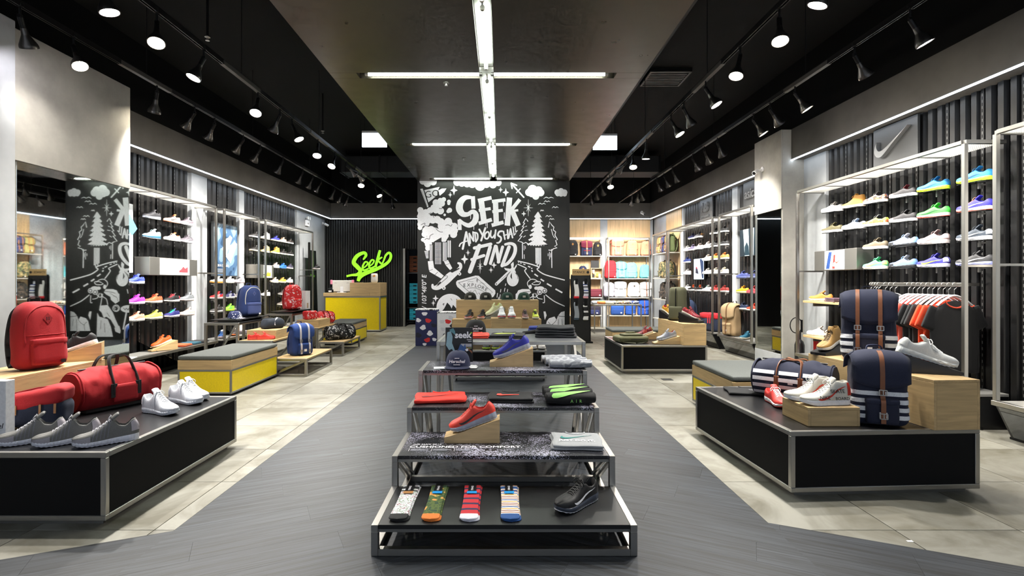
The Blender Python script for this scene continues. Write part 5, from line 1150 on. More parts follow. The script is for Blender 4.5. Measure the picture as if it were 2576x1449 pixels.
NK = [(6.86, [('white canvas', sh('court', '#d9d6d0')), ('olive suede', sh('court', '#5a5438'))]),
      (6.44, [('tan leather high', sh('high', '#b88436', sole='#e6d8c8')), ('pale blue canvas', sh('court', '#9fb0c8'))]),
      (6.07, [('floral print', sh('court', mat('#886040', .6, 0, 'camo', cols='#2a2420 #c86a34 #4a86b8 #e0b070 #40282a', scale=38))), ('yellow leaf print', sh('court', mat('#887040', .6, 0, 'camo', cols='#b84a2a #5a8a34 #e0d040 #e8e0b0 #2a2a20', scale=36))), ('olive brown', sh('court', '#6a5f4c')), ('green and yellow', sh('runner', '#5cc28a', sole='#f0e8d8', mark='swoosh', markc='#f0e060', heel='#e8e060'))]),
      (5.65, [('black and salmon low', sh('court', '#262426', toe='#d88a72', lining='#7a3038', tongue='#7a3038')), ('black low with salmon toe', sh('court', '#262427', toe='#e0947c')), ('light blue and black sock', sh('runner', '#7c9fe0', sole='#24262a', toe='#1a1c20', lining='#c8ccd4', tongue='#c8ccd4')), ('blue and black sock', sh('runner', '#6f94dc', sole='#2a2c30', toe='#222428', lining='#c0c4cc', tongue='#c0c4cc'))]),
      (5.26, [('bright blue runner with lime sole', sh('runner', '#2a8fd0', sole='#c9f03a', mark='swoosh', markc='#1a4a78')), ('bright green', sh('runner', '#4ad04a', sole='#f0ece8', mark='swoosh', markc='#1a5a2a', outs='#e8503a')), ('mauve brown', sh('runner', '#a08684', sole='#ded6d4', mark='swoosh', markc='#e8e4e2', heel='#d0c8c8')), ('indigo with lime tick', sh('runner', '#38349a', sole='#dfe0f0', mark='swoosh', markc='#d0f050', heel='#c8cce8'))]),
      (4.80, [('sky blue runner with lime sole', sh('runner', '#2d93d4', sole='#cdf23c', mark='swoosh', markc='#1a4a78')), ('violet blue with orange tag', sh('runner', '#3530b0', sole='#f0eef4', outs='#e86040', mark='swoosh', markc='#f0eef4', lace='#e89060')), ('dark slate', sh('runner', '#39434f', sole='#e6e6ea', mark='swoosh', markc='#d8dade', heel='#d8dade')), ('charcoal with white tick', sh('runner', '#3c3c3e', sole='#a8aee8', mark='swoosh', markc='#f0f0f0'))])]
for Y, col in NK:
    for i, (l, (kd, k)) in enumerate(col):
        k = dict(k); k.setdefault('sole', '#eceaea'); wall_shoe(1, Y, RW[i], kd, f'{l} sneaker, {rn[i]} row under the tick emblem', scale=1.06, **k)
# left wall, beside the mirror
LR = {2.23: 'top row', 1.95: 'second row', 1.63: 'third row', 1.30: 'row below the light box', 1.02: 'row above the lowest', .785: 'lowest row'}
L1 = [(7.46, 2.23, 'dark grey', sh('air', '#2c2c30', sole=AIRS)), (7.92, 2.23, 'pink and orange', sh('runner', '#ecc4b0', sole='#f2e8d8', outs='#e87840', lace='#2a1a18', mark='swoosh', markc='#24201e', tongue='#e07a48')), (8.27, 2.23, 'dusky purple', sh('runner', '#6a6068', sole='#eee6ea', mark='swoosh', markc='#f4f2f4')),
      (7.46, 1.95, 'ice blue', sh('air', '#a8ccd4', sole=mat('#5a9cc0', .2, 0, 'clear'), lace='#c8e4e8')), (7.92, 1.95, 'pale pink with orange collar', sh('runner', '#eed2c4', sole='#f4eee6', lining='#e06a40', tongue='#d86038', mark='bars', markc='#d08a80')), (8.27, 1.95, 'grey with white tick', sh('runner', '#5e5860', sole='#f0e8ee', mark='swoosh', markc='#f4f2f4')),
      (7.12, 1.30, 'royal blue', sh('runner', '#4656d8', sole='#eceef8', mark='swoosh', markc='#1a2a60')), (7.12, 1.02, 'magenta', sh('runner', '#c83ad0', sole='#f0e0f4', mark='swoosh', markc='#7a2a80')), (7.12, .785, 'peach and grey', sh('runner', '#e8a088', sole='#f4f0ec', mark='swoosh', markc='#d07a70', toe='#a8a0a8')),
      (7.50, 1.02, 'bright coral', sh('runner', '#f0603c', sole='#f4ece4', cage='#f07a50')), (7.92, 1.02, 'black and red', sh('runner', '#1c1a1c', sole='#f0ecea', heel='#c83a44', lace='#d04a54')), (8.30, 1.02, 'mid grey', sh('runner', '#7c8084', sole='#e8dcd8')),
      (7.50, .785, 'lime yellow', sh('runner', '#e2ec5a', sole='#f2f0d8', heel='#f0d8c0')), (7.92, .785, 'navy with teal laces', sh('runner', '#2c2c6e', sole='#ece4ee', lace='#3ad0b0')), (8.30, .785, 'beige', sh('runner', '#c2b2aa', sole='#d8ccc6'))]
L2 = [(9.17, 1.30, 'white gum-soled', sh('court', '#ece6de', sole='#e8a850')), (9.57, 1.30, 'plain white', sh('court', '#efe9e2', sole='#f2e8d0')), (9.94, 1.30, 'white and black', sh('runner', '#c8c0c4', sole='#e8d8dc', mark='bars', markc='#1a1a1c', lace='#222222')),
      (9.17, 1.02, 'red', sh('runner', '#e0282a', sole='#f0eceA', mark='bars', markc='#f4f2f2', lining='#3a3a80')), (9.57, 1.02, 'navy and white', sh('runner', '#2c2a50', sole='#f2efec', mark='bars', markc='#e8e6ea', heel='#d8cfd0')), (9.94, 1.02, 'grey with yellow tongue', sh('runner', '#6c6668', sole='#f2ecd8', mark='bars', markc='#f0f0f0', tongue='#d8d830')),
      (9.17, .785, 'black and grey', sh('runner', '#3a3838', sole='#eeeaea', heel='#a8a2a2')), (9.57, .785, 'neon green', sh('runner', '#8ae83c', sole='#c8f04a', mark='bars', markc='#3aa86a')), (9.94, .785, 'black with white laces', sh('runner', '#262424', sole='#ecdcd8', lace='#eaeaea'))]
L3 = [(10.58, 2.23, 'black', sh('court', '#1c1a1a')), (11.06, 2.23, 'white high', sh('high', '#e8e2de', sole='#f4e6cc')), (11.55, 2.23, 'indigo', sh('court', '#2c2f82', sole='#f4e8cc')), (11.93, 2.23, 'sand pink', sh('court', '#c8a48c', sole='#f0e4cc')), (12.34, 2.23, 'dark brown', sh('court', '#2a2422')),
      (10.58, 1.95, 'black with cream sole', sh('court', '#1a1918', sole='#f4e0b8')), (11.06, 1.95, 'tan and white', sh('high', '#d8a868', sole='#f6e8c8')), (11.55, 1.95, 'yellow ochre', sh('high', '#d8a040', sole='#f6e6bc')), (11.93, 1.95, 'black laced', sh('court', '#252221', sole='#f2ecd8')), (12.34, 1.95, 'black with white heel', sh('court', '#201e1e', sole='#f6f0e8')),
      (11.55, 1.63, 'blush', sh('court', '#d8c4bc')), (11.93, 1.63, 'cobalt', sh('court', '#2a68c8', sole='#4a80d8')), (12.34, 1.63, 'slate navy', sh('court', '#484458', sole='#f0e8e8')),
      (11.50, 1.30, 'stone', sh('court', '#c0b0a4', sole='#f4ecd4')), (11.90, 1.30, 'amber', sh('court', '#e0a848', sole='#f6eccc')), (12.30, 1.30, 'chalk white', sh('court', '#ece6e2', sole='#f6f0e4')),
      (10.62, 1.02, 'black low', sh('court', '#2a2624')), (11.06, 1.02, 'grey white', sh('court', '#c8c2c0')), (11.93, 1.02, 'ash grey', sh('court', '#504a48', sole='#f2eadc')), (12.30, 1.02, 'ivory', sh('court', '#eae4dc', sole='#f6f0dc')),
      (10.62, .785, 'white tongue', sh('court', '#d8d4d0')), (11.90, .785, 'taupe', sh('court', '#6a5f58', sole='#f2ead8')), (12.30, .785, 'dark violet', sh('court', '#35304c', sole='#eae6e6'))]
for lst, where in ((L1, 'beside the mirror'), (L2, 'under the framed shoe poster'), (L3, 'of the rack near the counter')):
    for Y, Z, l, (kd, k) in lst:
        k = dict(k); k.setdefault('sole', '#eeeaea'); wall_shoe(-1, Y, Z, kd, f'{l} sneaker, {LR[Z]} {where}', **k)
# right wall, far racks
RR = {2.30: 'top row', 2.04: 'second row', 1.77: 'third row', 1.49: 'fourth row', 1.12: 'lowest row', 1.39: 'upper row', 1.121: 'middle row', .82: 'lower row'}
NB = [(11.85, 2.30, 'navy', sh('runner', '#2c2e5c')), (11.45, 2.30, 'grey and tan', sh('runner', '#4a4a50', heel='#c89050')), (10.6, 2.30, 'black', sh('court', BK)), (10.2, 2.30, 'jet black', sh('court', '#18181a')),
      (12.2, 2.04, 'white with aqua toe', sh('runner', W2, toe='#5ac0d8')), (11.85, 2.04, 'grey purple', sh('runner', '#77708a')), (11.45, 2.04, 'warm grey', sh('runner', '#a8a09c')), (11.0, 2.04, 'white with coral toe', sh('runner', '#ece4e0', toe='#e87a60')), (10.6, 2.04, 'black skate', sh('court', '#222224')), (10.2, 2.04, 'black lace-up skate', sh('court', '#1c1c1e')),
      (12.2, 1.77, 'navy and white', sh('runner', '#2e3c78', toe='#e0e0e4')), (11.0, 1.77, 'cream', sh('runner', '#ece0d6')), (10.6, 1.77, 'orange and white', sh('runner', '#e0924a')), (10.2, 1.77, 'tan', sh('runner', '#cf8a4a', sole='#f2e6d8')),
      (12.2, 1.49, 'white with blue toe', sh('runner', '#e8e6e4', toe='#3ac0d8')), (11.0, 1.49, 'white leather', sh('court', '#dcd8d6')), (10.6, 1.49, 'cream striped', sh('court', '#e0dcc8', mark='bars', markc='#2a2a2a')), (10.2, 1.49, 'pale cream', sh('court', '#e4e0cc', mark='bars', markc='#2c2c2c')),
      (12.2, 1.12, 'pure white', sh('runner', '#eceae8')), (11.85, 1.12, 'black with orange collar', sh('runner', '#1c1a1a', lining='#e86a34', tongue='#e86a34')), (11.45, 1.12, 'black with orange tongue', sh('runner', '#201c1b', tongue='#e87040', lining='#d8602c')), (11.0, 1.12, 'white with teal laces', sh('runner', '#dedcda', lace='#4ab0a0')), (10.6, 1.12, 'brick red', sh('runner', '#b03a38')), (10.2, 1.12, 'rust red', sh('runner', '#a83c38'))]
AS = [(9.40, 1.39, 'periwinkle', sh('runner', '#48528c', sole='#6a74a8')), (9.0, 1.39, 'dark periwinkle', sh('runner', '#444a7c', sole='#8088b0')), (9.40, 1.121, 'golden yellow', sh('runner', '#e0a428', sole='#f4e6b0')), (9.0, 1.121, 'watermelon red', sh('runner', '#c84048', sole='#d8606a')), (9.40, .82, 'deep navy', sh('runner', '#26324e')), (9.0, .82, 'orange red', sh('runner', '#e04a30'))]
for lst, where in ((NB, 'under the two-letter emblem'), (AS, 'under the forest screen')):
    for Y, Z, l, (kd, k) in lst:
        k = dict(k); k.setdefault('sole', '#f0eeec'); wall_shoe(1, Y, Z, kd, f'{l} sneaker, {RR[Z]} {where}', **k)
# ================================================================ wall fittings and the rest of the stock
def face_thing(name, label, cat, side, Y, Z, X=None, group=None):
    """thing flat on a side wall; its front is local -y, local x runs to the right as seen from the room"""
    return thing(name, label, cat, (X if X is not None else (WL+.01 if side < 0 else WR-.01), Y, Z), 90 if side < 0 else -90, group)
SHP = [(-1, -.35), (-.97, -.05), (-.6, .08), (-.2, .42), (.05, .5), (.2, .3), (.5, .25), (.72, .42), (.95, .45), (1, 0), (.98, -.35)]
def shoe_print(t, x, z, s, c, rot=0, flip=1, y=-.0012, sole='#f0f0f0', name='printed_shoe'):
    a = R(rot); f = lambda px, pz: (x+(px*flip*math.cos(a)-pz*math.sin(a))*s, z+(px*flip*math.sin(a)+pz*math.cos(a))*s)
    decal([f(*p) for p in SHP], 0, name, mat(c, .6), t, (0, y, 0), (R(90), 0, 0)); decal([f(px, pz) for px, pz in ((-1.02, -.5), (-1.02, -.34), (1.02, -.34), (1.02, -.5))], 0, 'printed_sole', mat(sole, .6), t, (0, y-.0008, 0), (R(90), 0, 0))
def light_box(label, side, Y0, Y1, Z0, Z1, Xf, s0, s1, col, e):
    t = face_thing('light_box', label, 'light box', side, (Y0+Y1)/2, Z0, Xf, 'light boxes on the walls'); L_ = (Y1-Y0)/2; d = abs((WL if side < 0 else WR)-Xf); h = Z1-Z0
    MB().box(-L_, L_, 0, d, 0, h, .004).build('housing', mat('#8f8d88', .45, .8, 'steel'), t); MB().box(s0*L_, s1*L_, -.003, -.0005, .01, h-.01).build('light_face', mat(col, .4, 0, 'emit', e=e), t); return t, L_, h
t, L_, h = light_box('steel light box with a white panel and red shoe, left wall', -1, 7.3, 8.45, 1.42, 1.68, -4.95, -.62, .62, '#fff8f4', 1.0); shoe_print(t, .20, .085, .11, '#d84a52', 0, 1, -.0045)
t, L_, h = light_box('small steel light box with a yellow shoe panel, left wall', -1, 10.5, 11.3, 1.40, 1.68, -4.95, -.2, .75, '#f4f2dc', .8); shoe_print(t, .12, .08, .12, '#d8c83c', 0, 1, -.0045); decal([(-.08, .01), (-.02, .26), (.02, .26), (-.03, .01)], 0, 'printed_band', mat('#7ac040', .6), t, (0, -.0045, 0), (R(90), 0, 0))
t, L_, h = light_box('steel light box with shoe pictures under the top rows, right wall', 1, 6.28, 7.12, 1.475, 1.74, 4.33, -.45, .48, '#eaf2ff', .9); shoe_print(t, .09, .10, .10, '#e8d8d0', 0, 1, -.0045); decal([(-.16, .02), (-.10, .24), (-.04, .24), (-.09, .02)], 0, 'printed_stripe', mat('#2a4a8a', .6), t, (0, -.0044, 0), (R(90), 0, 0)); decal([(-.03, .02), (.0, .2), (.03, .2), (.02, .02)], 0, 'printed_stripe', mat('#c83a30', .6), t, (0, -.0044, 0), (R(90), 0, 0)); decal([(x*.05+.09, y*.05+.11) for x, y in TICK], 0, 'printed_tick', mat('#d84a2a', .6), t, (0, -.006, 0), (R(90), 0, 0))
# framed posters and screens
t = face_thing('framed_poster', 'framed blue poster of white sneakers, left wall', 'poster', -1, 9.62, 1.42, -5.10); MB().box(-.42, .42, 0, .05, 0, .98, .004).build('frame', mat('#5a5d60', .4, .6, 'steel'), t); MB().box(-.40, .40, -.002, 0, .02, .96).build('print', mat('#44607e', .5, 0, 'camo', cols='#2c4766 #4a6a8c #7f9cb8 #b8ccdc #38587a', scale=2.2), t)
shoe_print(t, .02, .62, .2, '#dfe8ee', 58, -1, -.0035, '#c8d4e0'); shoe_print(t, .17, .50, .22, '#b8cfe0', 58, -1, -.0055, '#e8f0f4')
text('REEBOK CLASSICS', .055, PRINTW, t, (-.37, -.004, .2), (R(90), 0, 0), bold=.02)
for i in range(4): MB().box(-.37, -.05+.02*(i % 2), -.0045, -.0025, .13-i*.024, .138-i*.024).build('text_line', PRINTW, t)
t = face_thing('tee_poster', 'white poster with a pale blue shirt beside the mirror', 'poster', -1, 6.98, 1.45, -5.10); MB().box(-.2, .2, 0, .02, 0, .95, .002).build('board', mat('#dfe6ea', .5), t)
decal([(-.2, .18), (-.2, .62), (-.05, .72), (.05, .80), (.16, .80), (.30, .62), (.20, .52), (.15, .56), (.14, .22), (.08, .15), (-.08, .14)], 0, 'printed_shirt', mat('#5b9cba', .6), t, (-.02, -.003, 0), (R(90), 0, 0)); decal([(-.04, .72), (.02, .66), (.08, .68), (.12, .80), (.02, .80)], 0, 'printed_collar', mat('#3a5a6a', .6), t, (-.02, -.0045, 0), (R(90), 0, 0))
t = face_thing('wall_screen', 'upright screen showing a navy shoe, far right wall', 'screen', 1, 11.6, 1.36, 4.46); MB().box(-.31, .31, 0, .04, 0, .50, .003).build('frame', BLACK, t); MB().box(-.29, .29, -.002, 0, .02, .48).build('light_face', mat('#cfe2f2', .4, 0, 'emit', e=.8), t); decal([(.0, .47), (.12, .04), (.28, .04), (.28, .40), (.16, .47)], 0, 'shown_shoe', mat('#243a5e', .6), t, (0, -.004, 0), (R(90), 0, 0)); decal([(-.03, .47), (.07, .47), (.2, .04), (.12, .04)], 0, 'shown_sole', PRINTW, t, (0, -.0045, 0), (R(90), 0, 0)); decal([(-.18, .16), (-.16, .3), (-.06, .25), (.0, .14)], 0, 'shown_toe', mat('#2a2c40', .6), t, (0, -.004, 0), (R(90), 0, 0)); decal([(-.16, .28), (-.14, .31), (-.06, .27), (-.08, .25)], 0, 'shown_trim', mat('#c83a48', .6), t, (0, -.005, 0), (R(90), 0, 0))
t = face_thing('wall_screen', 'screen showing a runner in a sunlit forest, right wall', 'screen', 1, 9.25, 1.78, 4.44); MB().box(-.31, .31, 0, .04, 0, .50, .003).build('frame', BLACK, t); MB().box(-.30, .30, -.002, 0, .01, .49).build('light_face', mat('#e6f4f0', .4, 0, 'emit', e=1.0), t)
for x0, x1, x2, x3 in ((-.30, -.18, -.12, -.30), (.02, .10, .13, .05), (.22, .30, .30, .20)): decal([(x0, .49), (x1, .49), (x2, .01), (x3, .01)], 0, 'shown_trunk', mat('#10222c', .6), t, (0, -.004, 0), (R(90), 0, 0))
decal([(-.12, .02), (-.12, .18), (-.04, .26), (.03, .18), (.05, .02)], 0, 'shown_runner', mat('#16303c', .6), t, (0, -.0055, 0), (R(90), 0, 0)); decal([(.10, .1), (.12, .44), (.2, .4), (.18, .06)], 0, 'shown_leaves', mat('#6a8a50', .6, 0, 'camo', cols='#1c3430 #9aa860 #d8e0a0 #3c5a40 #e8ecd0', scale=40), t, (0, -.005, 0), (R(90), 0, 0))
# emblem boards above the canopies
SIL = mat('#9a9b9c', .3, .85, 'steel'); EMB = mat('#3a3b3c', .5)
t = face_thing('emblem_board', 'dark board with a steel tick emblem, near right wall', 'sign', 1, 5.9, 2.66, 4.5, 'emblem boards'); MB().box(-.33, .33, 0, .03, 0, .48, .002).build('board', EMB, t); MB().prism([(x*.25, y*.25+.23) for x, y in TICK], 0, .05, Matrix.Rotation(R(90), 4, 'X')).build('emblem', SIL, t)
t = face_thing('emblem_board', 'dark board with the steel letters NB, far right wall', 'sign', 1, 11.3, 2.66, 4.5, 'emblem boards'); MB().box(-.33, .33, 0, .03, 0, .48, .002).build('board', EMB, t); text('NB', .26, SIL, t, (0, -.03, .28), (R(90), 0, 0), align='CENTER', bold=.05, shear=.25, extrude=.02, name='emblem', space=.85); text('new balance', .085, SIL, t, (0, -.02, .10), (R(90), 0, 0), align='CENTER', extrude=.01, name='emblem')
for i in range(4): MB().box(-.21+i*.012, .02, -.062, -.058, .235+i*.028, .245+i*.028).build('emblem_slit', EMB, t)
t = face_thing('emblem_board', 'dark board with the steel word asics by the right column', 'sign', 1, 9.2, 2.66, 4.5, 'emblem boards'); MB().box(-.36, .36, 0, .03, 0, .48, .002).build('board', EMB, t); text('asics', .24, SIL, t, (0, -.03, .24), (R(90), 0, 0), align='CENTER', bold=.015, shear=.12, extrude=.02, name='emblem')
# --- near right rack: oak wall shelves, rail and hanging shirts
for Z, l in ((1.07, 'upper oak wall shelf in the near right rack'), (.60, 'lower oak wall shelf in the near right rack')):
    t = thing('oak_shelf', l, 'shelf', (4.33, 6.68, Z), 0, 'oak wall shelves'); MB().box(-.17, .17, -.42, .42, -.03, 0, .003).build('board', OAKY, t)
    for s_ in (-1, 1): MB().box(-.10, .17, s_*.3-.012, s_*.3+.012, -.075, -.031, .002).build('bracket', STEELD, t)
sneaker('runner', (4.30, 6.93, 1.071), 125, 'tan shoe on the upper oak wall shelf', '#c08238', '#f2e8dc', lining='#8a5a28', group='shoes on the oak wall shelves'); folded('purple folded trousers on the upper oak wall shelf', (4.31, 6.55, 1.071), 80, '#5c4450', .30, .27, .05, 3, neck=False, cat='trousers', name='folded_trousers', group='folded clothes on the oak wall shelves')
cap('black cap on the upper oak wall shelf', (4.34, 6.34, 1.071), -60, '#141416', group='folded clothes on the oak wall shelves', r=.075)
sneaker('runner', (4.28, 6.95, .601), 125, 'white shoe on the lower oak wall shelf', '#e6dcd4', '#f4eee6', lining='#d8cec4', group='shoes on the oak wall shelves'); folded('charcoal folded trousers on the lower oak wall shelf', (4.31, 6.55, .601), 80, '#2c2c2f', .32, .27, .03, 2, neck=False, cat='trousers', name='folded_trousers', group='folded clothes on the oak wall shelves')
t = thing('fire_extinguisher', 'red fire extinguisher with a white tag by the right pier', 'fire extinguisher', (4.36, 7.08, .331)); MB().lathe([(0, 0), (.055, 0), (.06, .01), (.06, .20), (.05, .24), (.02, .265), (.02, .285), (0, .285)], 20).build('cylinder', mat('#b01a1c', .3), t, 35); MB().bar((-.03, 0, .295), (.05, 0, .30), .02, .02).build('handle', BLACK, t); MB().tube(spline([(.02, 0, .285), (.07, .0, .27), (.075, 0, .12)], 5), .008, 8).build('hose', BLACK, t, 40); MB().box(-.035, .035, -.064, -.061, .05, .18).build('tag', WHITE, t)
t = thing('fire_extinguisher', 'black extinguisher with a ring hose at the foot of the right pier', 'fire extinguisher', (4.30, 7.42, .0), 0); MB().lathe([(0, 0), (.06, 0), (.065, .01), (.065, .42), (.05, .47), (.02, .50), (.02, .62), (0, .62)], 20).build('cylinder', mat('#18181a', .35), t, 35); MB().tube([(math.cos(a)*.085-.05, 0, .70+math.sin(a)*.11) for a in [2*math.pi*i/24 for i in range(24)]], .007, 8, True).build('ring_hose', BLACK, t, 40); MB().bar((.03, 0, .60), (.03, 0, .78), .024, .024, c=.004).build('handle', BLACK, t)
t = thing('clothes_rail', 'steel clothes rail with hanging shirts in the near right rack', 'clothes rail', (4.24, 5.32, 1.30), 0)
MB().box(-.008, .008, -.60, .60, -.018, .018, .003).build('rail', STEEL, t)
for y in (-.45, .05, .5): MB().bar((.008, y, 0), (.27, y, 0), .02, .03).build('rail_arm', STEEL, t)
TB_ = MB().pillow(.47, .034, .68, .016, 10, lambda p: Vector((p.x*(1-.10*max(0, (p.z-.56)/.12)), p.y*(1+.25*math.sin(p.x*38+p.z*3)), p.z-.10*abs(p.x/.235)**1.6*max(0, (p.z-.5)/.18)))).mesh('shirt_body', 60)
TS_ = MB().pillow(.17, .032, .22, .015, 6).mesh('sleeve', 60); TC_ = MB().tube([(math.cos(a)*.085, math.sin(a)*.02, .665-.02*abs(math.sin(a))-.035*(math.sin(a) < 0)*abs(math.sin(a))) for a in [2*math.pi*i/16 for i in range(16)]], .008, 6, True).mesh('collar', 60)
HK_ = MB().tube(spline([(0, 0, .72), (0, 0, .775), (.012, 0, .79), (.03, 0, .81), (.018, 0, .842), (-.008, 0, .842), (-.02, 0, .82)], 5), .003, 6).mesh('hook', 60); HB_ = MB().tube(spline([(-.17, 0, .63), (-.1, 0, .685), (0, 0, .725), (.1, 0, .685), (.17, 0, .63)], 4), .014, 8, flat=.6).mesh('hanger_arms', 60)
HW = mat('#dcdcdf', .35)
def tee(label, Y, col, collar=None, rz=0):
    t = thing('hanging_shirt', label, 'shirt', (4.22, Y, .475), rz, 'shirts on the near right rail'); fm = fab(col); inst('shirt_body', TB_, fm, t)
    for s_ in (-1, 1):
        o = inst('sleeve', TS_, fm, t, (s_*.245, 0, .405)); o.rotation_euler = (0, R(-s_*24), 0)
    inst('collar', TC_, fab(collar or col), t); h = inst('hanger', HB_, HW, t); inst('hook', HK_, STEEL, h)
TL = [(4.80, '#101012', '#d84a30', 'black shirt with orange collar, nearest on the rail'), (4.86, '#d8441f', None, 'orange shirt, second on the rail'), (4.92, '#d8481f', None, 'orange shirt, third on the rail'), (4.98, '#232324', None, 'charcoal shirt, fourth on the rail'), (5.04, '#141415', None, 'black shirt, fifth on the rail'), (5.10, '#101013', None, 'black shirt, sixth on the rail'), (5.16, '#d05848', None, 'salmon shirt, seventh on the rail'), (5.22, '#d0503c', None, 'salmon red shirt, eighth on the rail'), (5.28, '#c83030', None, 'red shirt, ninth on the rail'), (5.34, '#d8d6d4', None, 'white shirt, tenth on the rail'), (5.52, '#dcdcde', None, 'white shirt, nearest of the farther group on the rail'), (5.59, '#c8c8cc', None, 'pale grey shirt, middle of the farther group on the rail'), (5.66, '#d4d4d8', None, 'off-white shirt, farthest of the farther group on the rail')]
for Y, c_, co, l in TL: tee(l, Y, c_, co, random.uniform(-4, 4))
for i, Y in enumerate((5.76, 5.80, 5.84, 5.88)):
    t = thing('clothes_hanger', f'empty white hanger, {ordn(i)} of the last four on the rail', 'hanger', (4.22, Y, .475), random.uniform(-6, 6), 'empty hangers'); inst('hanger_arms', HB_, HW, t); inst('hook', HK_, STEEL, t)
# --- decks of the left wall racks
DZ = .331
wedge('oak sloped stand with the orange shoe on the left wall deck', (-4.95, 7.55, DZ), 60, .36, .2, .02, .13); on_wedge('runner', (-4.95, 7.55, DZ), 60, 'bright orange shoe on an oak stand, left wall deck', .02, .13, .36, up='#ec5a1e', sole='#f4d8c4', lace='#f07a3a', group='shoes on the wall decks')
for k, (y, c_, l) in enumerate(((8.02, '#e0653c', 'orange'), (8.28, '#2a5a6c', 'teal'), (8.5, '#232326', 'black'))): folded(f'{l} folded shirt on the left wall deck', (-4.95, y, DZ), 90, c_, .24, .22, .03, 2, group='folded shirts on the left wall deck')
t = thing('size_guide', 'white leaflet on the left wall deck beside the mirror', 'leaflet', (-4.9, 6.7, DZ), 20); MB().box(-.14, .14, -.10, .10, 0, .004).build('sheet', WHITE, t); MB().box(-.08, .09, -.01, .01, .0041, .0048).build('text_line', PRINTB, t)
for k, (y, c_, so, l) in enumerate(((9.2, '#24508c', '#e8d0d8', 'blue'), (9.62, '#3a3436', '#e07a40', 'grey and orange'))): sneaker('runner', (-4.96, y, DZ), -70, f'{l} shoe on the deck under the framed poster', c_, so, tongue='#e8e4e0', group='shoes on the wall decks')
folded('grey folded trousers on the deck under the framed poster', (-4.97, 10.0, DZ), 90, '#7c7478', .26, .24, .05, 3, neck=False, cat='trousers', name='folded_trousers', group='folded shirts on the left wall deck')
t = thing('folded_rucksack', 'pale green folded bag on the deck near the counter', 'bag', (-4.98, 11.2, DZ), 80, 'bags on the wall decks'); MB().pillow(.34, .22, .16, .05, 7, lambda p: p+wob(p, .012, 12, 4)).build('body', fab('#7c8a76'), t, 60); MB().bar((-.12, -.12, .08), (.12, -.12, .08), .02, .005).build('strap', fab('#5c6a56'), t)
# leaning dark mirror and emergency light on the left wall
t = thing('leaning_mirror', 'tall dark glass panel beside the counter, left wall', 'mirror', (-4.98, 13.55, 0), 90); MB().prism([(-.05, 0), (.55, 0), (.38, 2.15), (-.05, 2.15)], 0, .02, Matrix.Rotation(R(90), 4, 'X')).build('glass', mat('#1d221f', .04, .3), t); MB().box(-.10, -.055, -.03, .02, 0, 2.35, .003).build('frame_post', GUNM, t)
sneaker('runner', (-4.62, 13.0, 1.63), -102, 'black shoe on the glass panel nearest the counter', '#1c1a1c', '#e8dcda', group='sneakers on the wall shelves'); t = thing('shoe_shelf', 'small clear shelf beside the glass panel near the counter', 'shelf', (-4.62, 13.0, 1.6295), 0, 'small clear shoe shelves'); inst('plate', SHELF, ACR, t); MB().bar((0, 0, -.012), (-.42, .0, -.012), .02, .012).build('bracket', BRM, t)
t = face_thing('emergency_light', 'white twin-head emergency light on the left wall', 'emergency light', -1, 13.75, 2.8, -5.155); MB().box(-.11, .11, -.05, 0, 0, .16, .006).build('housing', WHITE, t)
for s_ in (-1, 1): MB().lathe([(.0, 0), (.03, 0), (.045, .04), (.045, .05), (0, .05)], 14, Matrix.Translation((s_*.06, -.03, .21)) @ Matrix.Rotation(R(90), 4, 'X')).build('lamp_head', mat('#d8d8d4', .4), t, 35)
MB().box(-.05, .05, -.052, -.05, .05, .09).build('label_patch', mat('#8a8a88', .5), t)
def cctv(label, loc, rz):
    t = thing('security_camera', label, 'security camera', loc, rz, 'security cameras'); MB().lathe([(0, 0), (.04, 0), (.04, .02), (0, .02)], 14, Matrix.Rotation(R(90), 4, 'X')).build('mount', WHITE, t, 40); MB().tube([(0, -.01, 0), (0, -.08, -.02)], .012, 8).build('arm', WHITE, t, 40); MB().tube([(-.03, -.07, -.02), (.03, -.16, -.07)], .034, 12).build('camera_body', WHITE, t, 40); MB().tube([(.03, -.16, -.07), (.033, -.165, -.073)], .026, 12).build('lens', BLACK, t, 40)
cctv('white security camera on the right column', (4.199, 8.25, 3.12), -90); cctv('small white security camera at the back right corner', (4.1, WB-.285, 3.33), 0); cctv('small white security camera at the back left corner', (-5.155, 15.0, 3.02), 90)
# --- stepped side stands
for (x, y, w_), l in (((-3.9, 7.78, 1.0), 'black raised shelf on the top step of the nearer side stand'), ((-3.94, 9.78, 1.0), 'black raised shelf on the top step of the farther side stand')):
    t = thing('shelf_riser', l, 'riser', (x, y, .752)); MB().box(-.2, .2, -w_/2, w_/2, .025, .037, .002).build('plate', LAM, t)
    for s_ in (-1, 1): MB().box(-.15, .15, s_*w_*.35-.012, s_*w_*.35+.012, 0, .0245).build('foot', STEELD, t)
SZ = .79
backpack('navy denim backpack with a pale pocket on the nearer side stand', (-3.88, 8.02, SZ), 62, '#182c5c', W=.34, D=.19, Hh=.48, seed=12, detail=True, zip_='#b8b4ac', pocket='#3c4878', strap='#14244c')
cap('navy cap with white dots on the nearer side stand', (-3.86, 7.52, SZ), 60, '#1c2650', m=mat('#1c2650', .8, 0, 'speckle', scale=42, fleck='#e8e6ea'), group='caps on the side stands')
flap_pack('royal blue backpack with pale piped straps on the lowest side step', (-2.93, 7.6, .252), 50, '#17336e', '#1f3f80', '#c4c0c4', W=.32, D=.18, Hh=.46, seed=14, shoulder='#15305f')
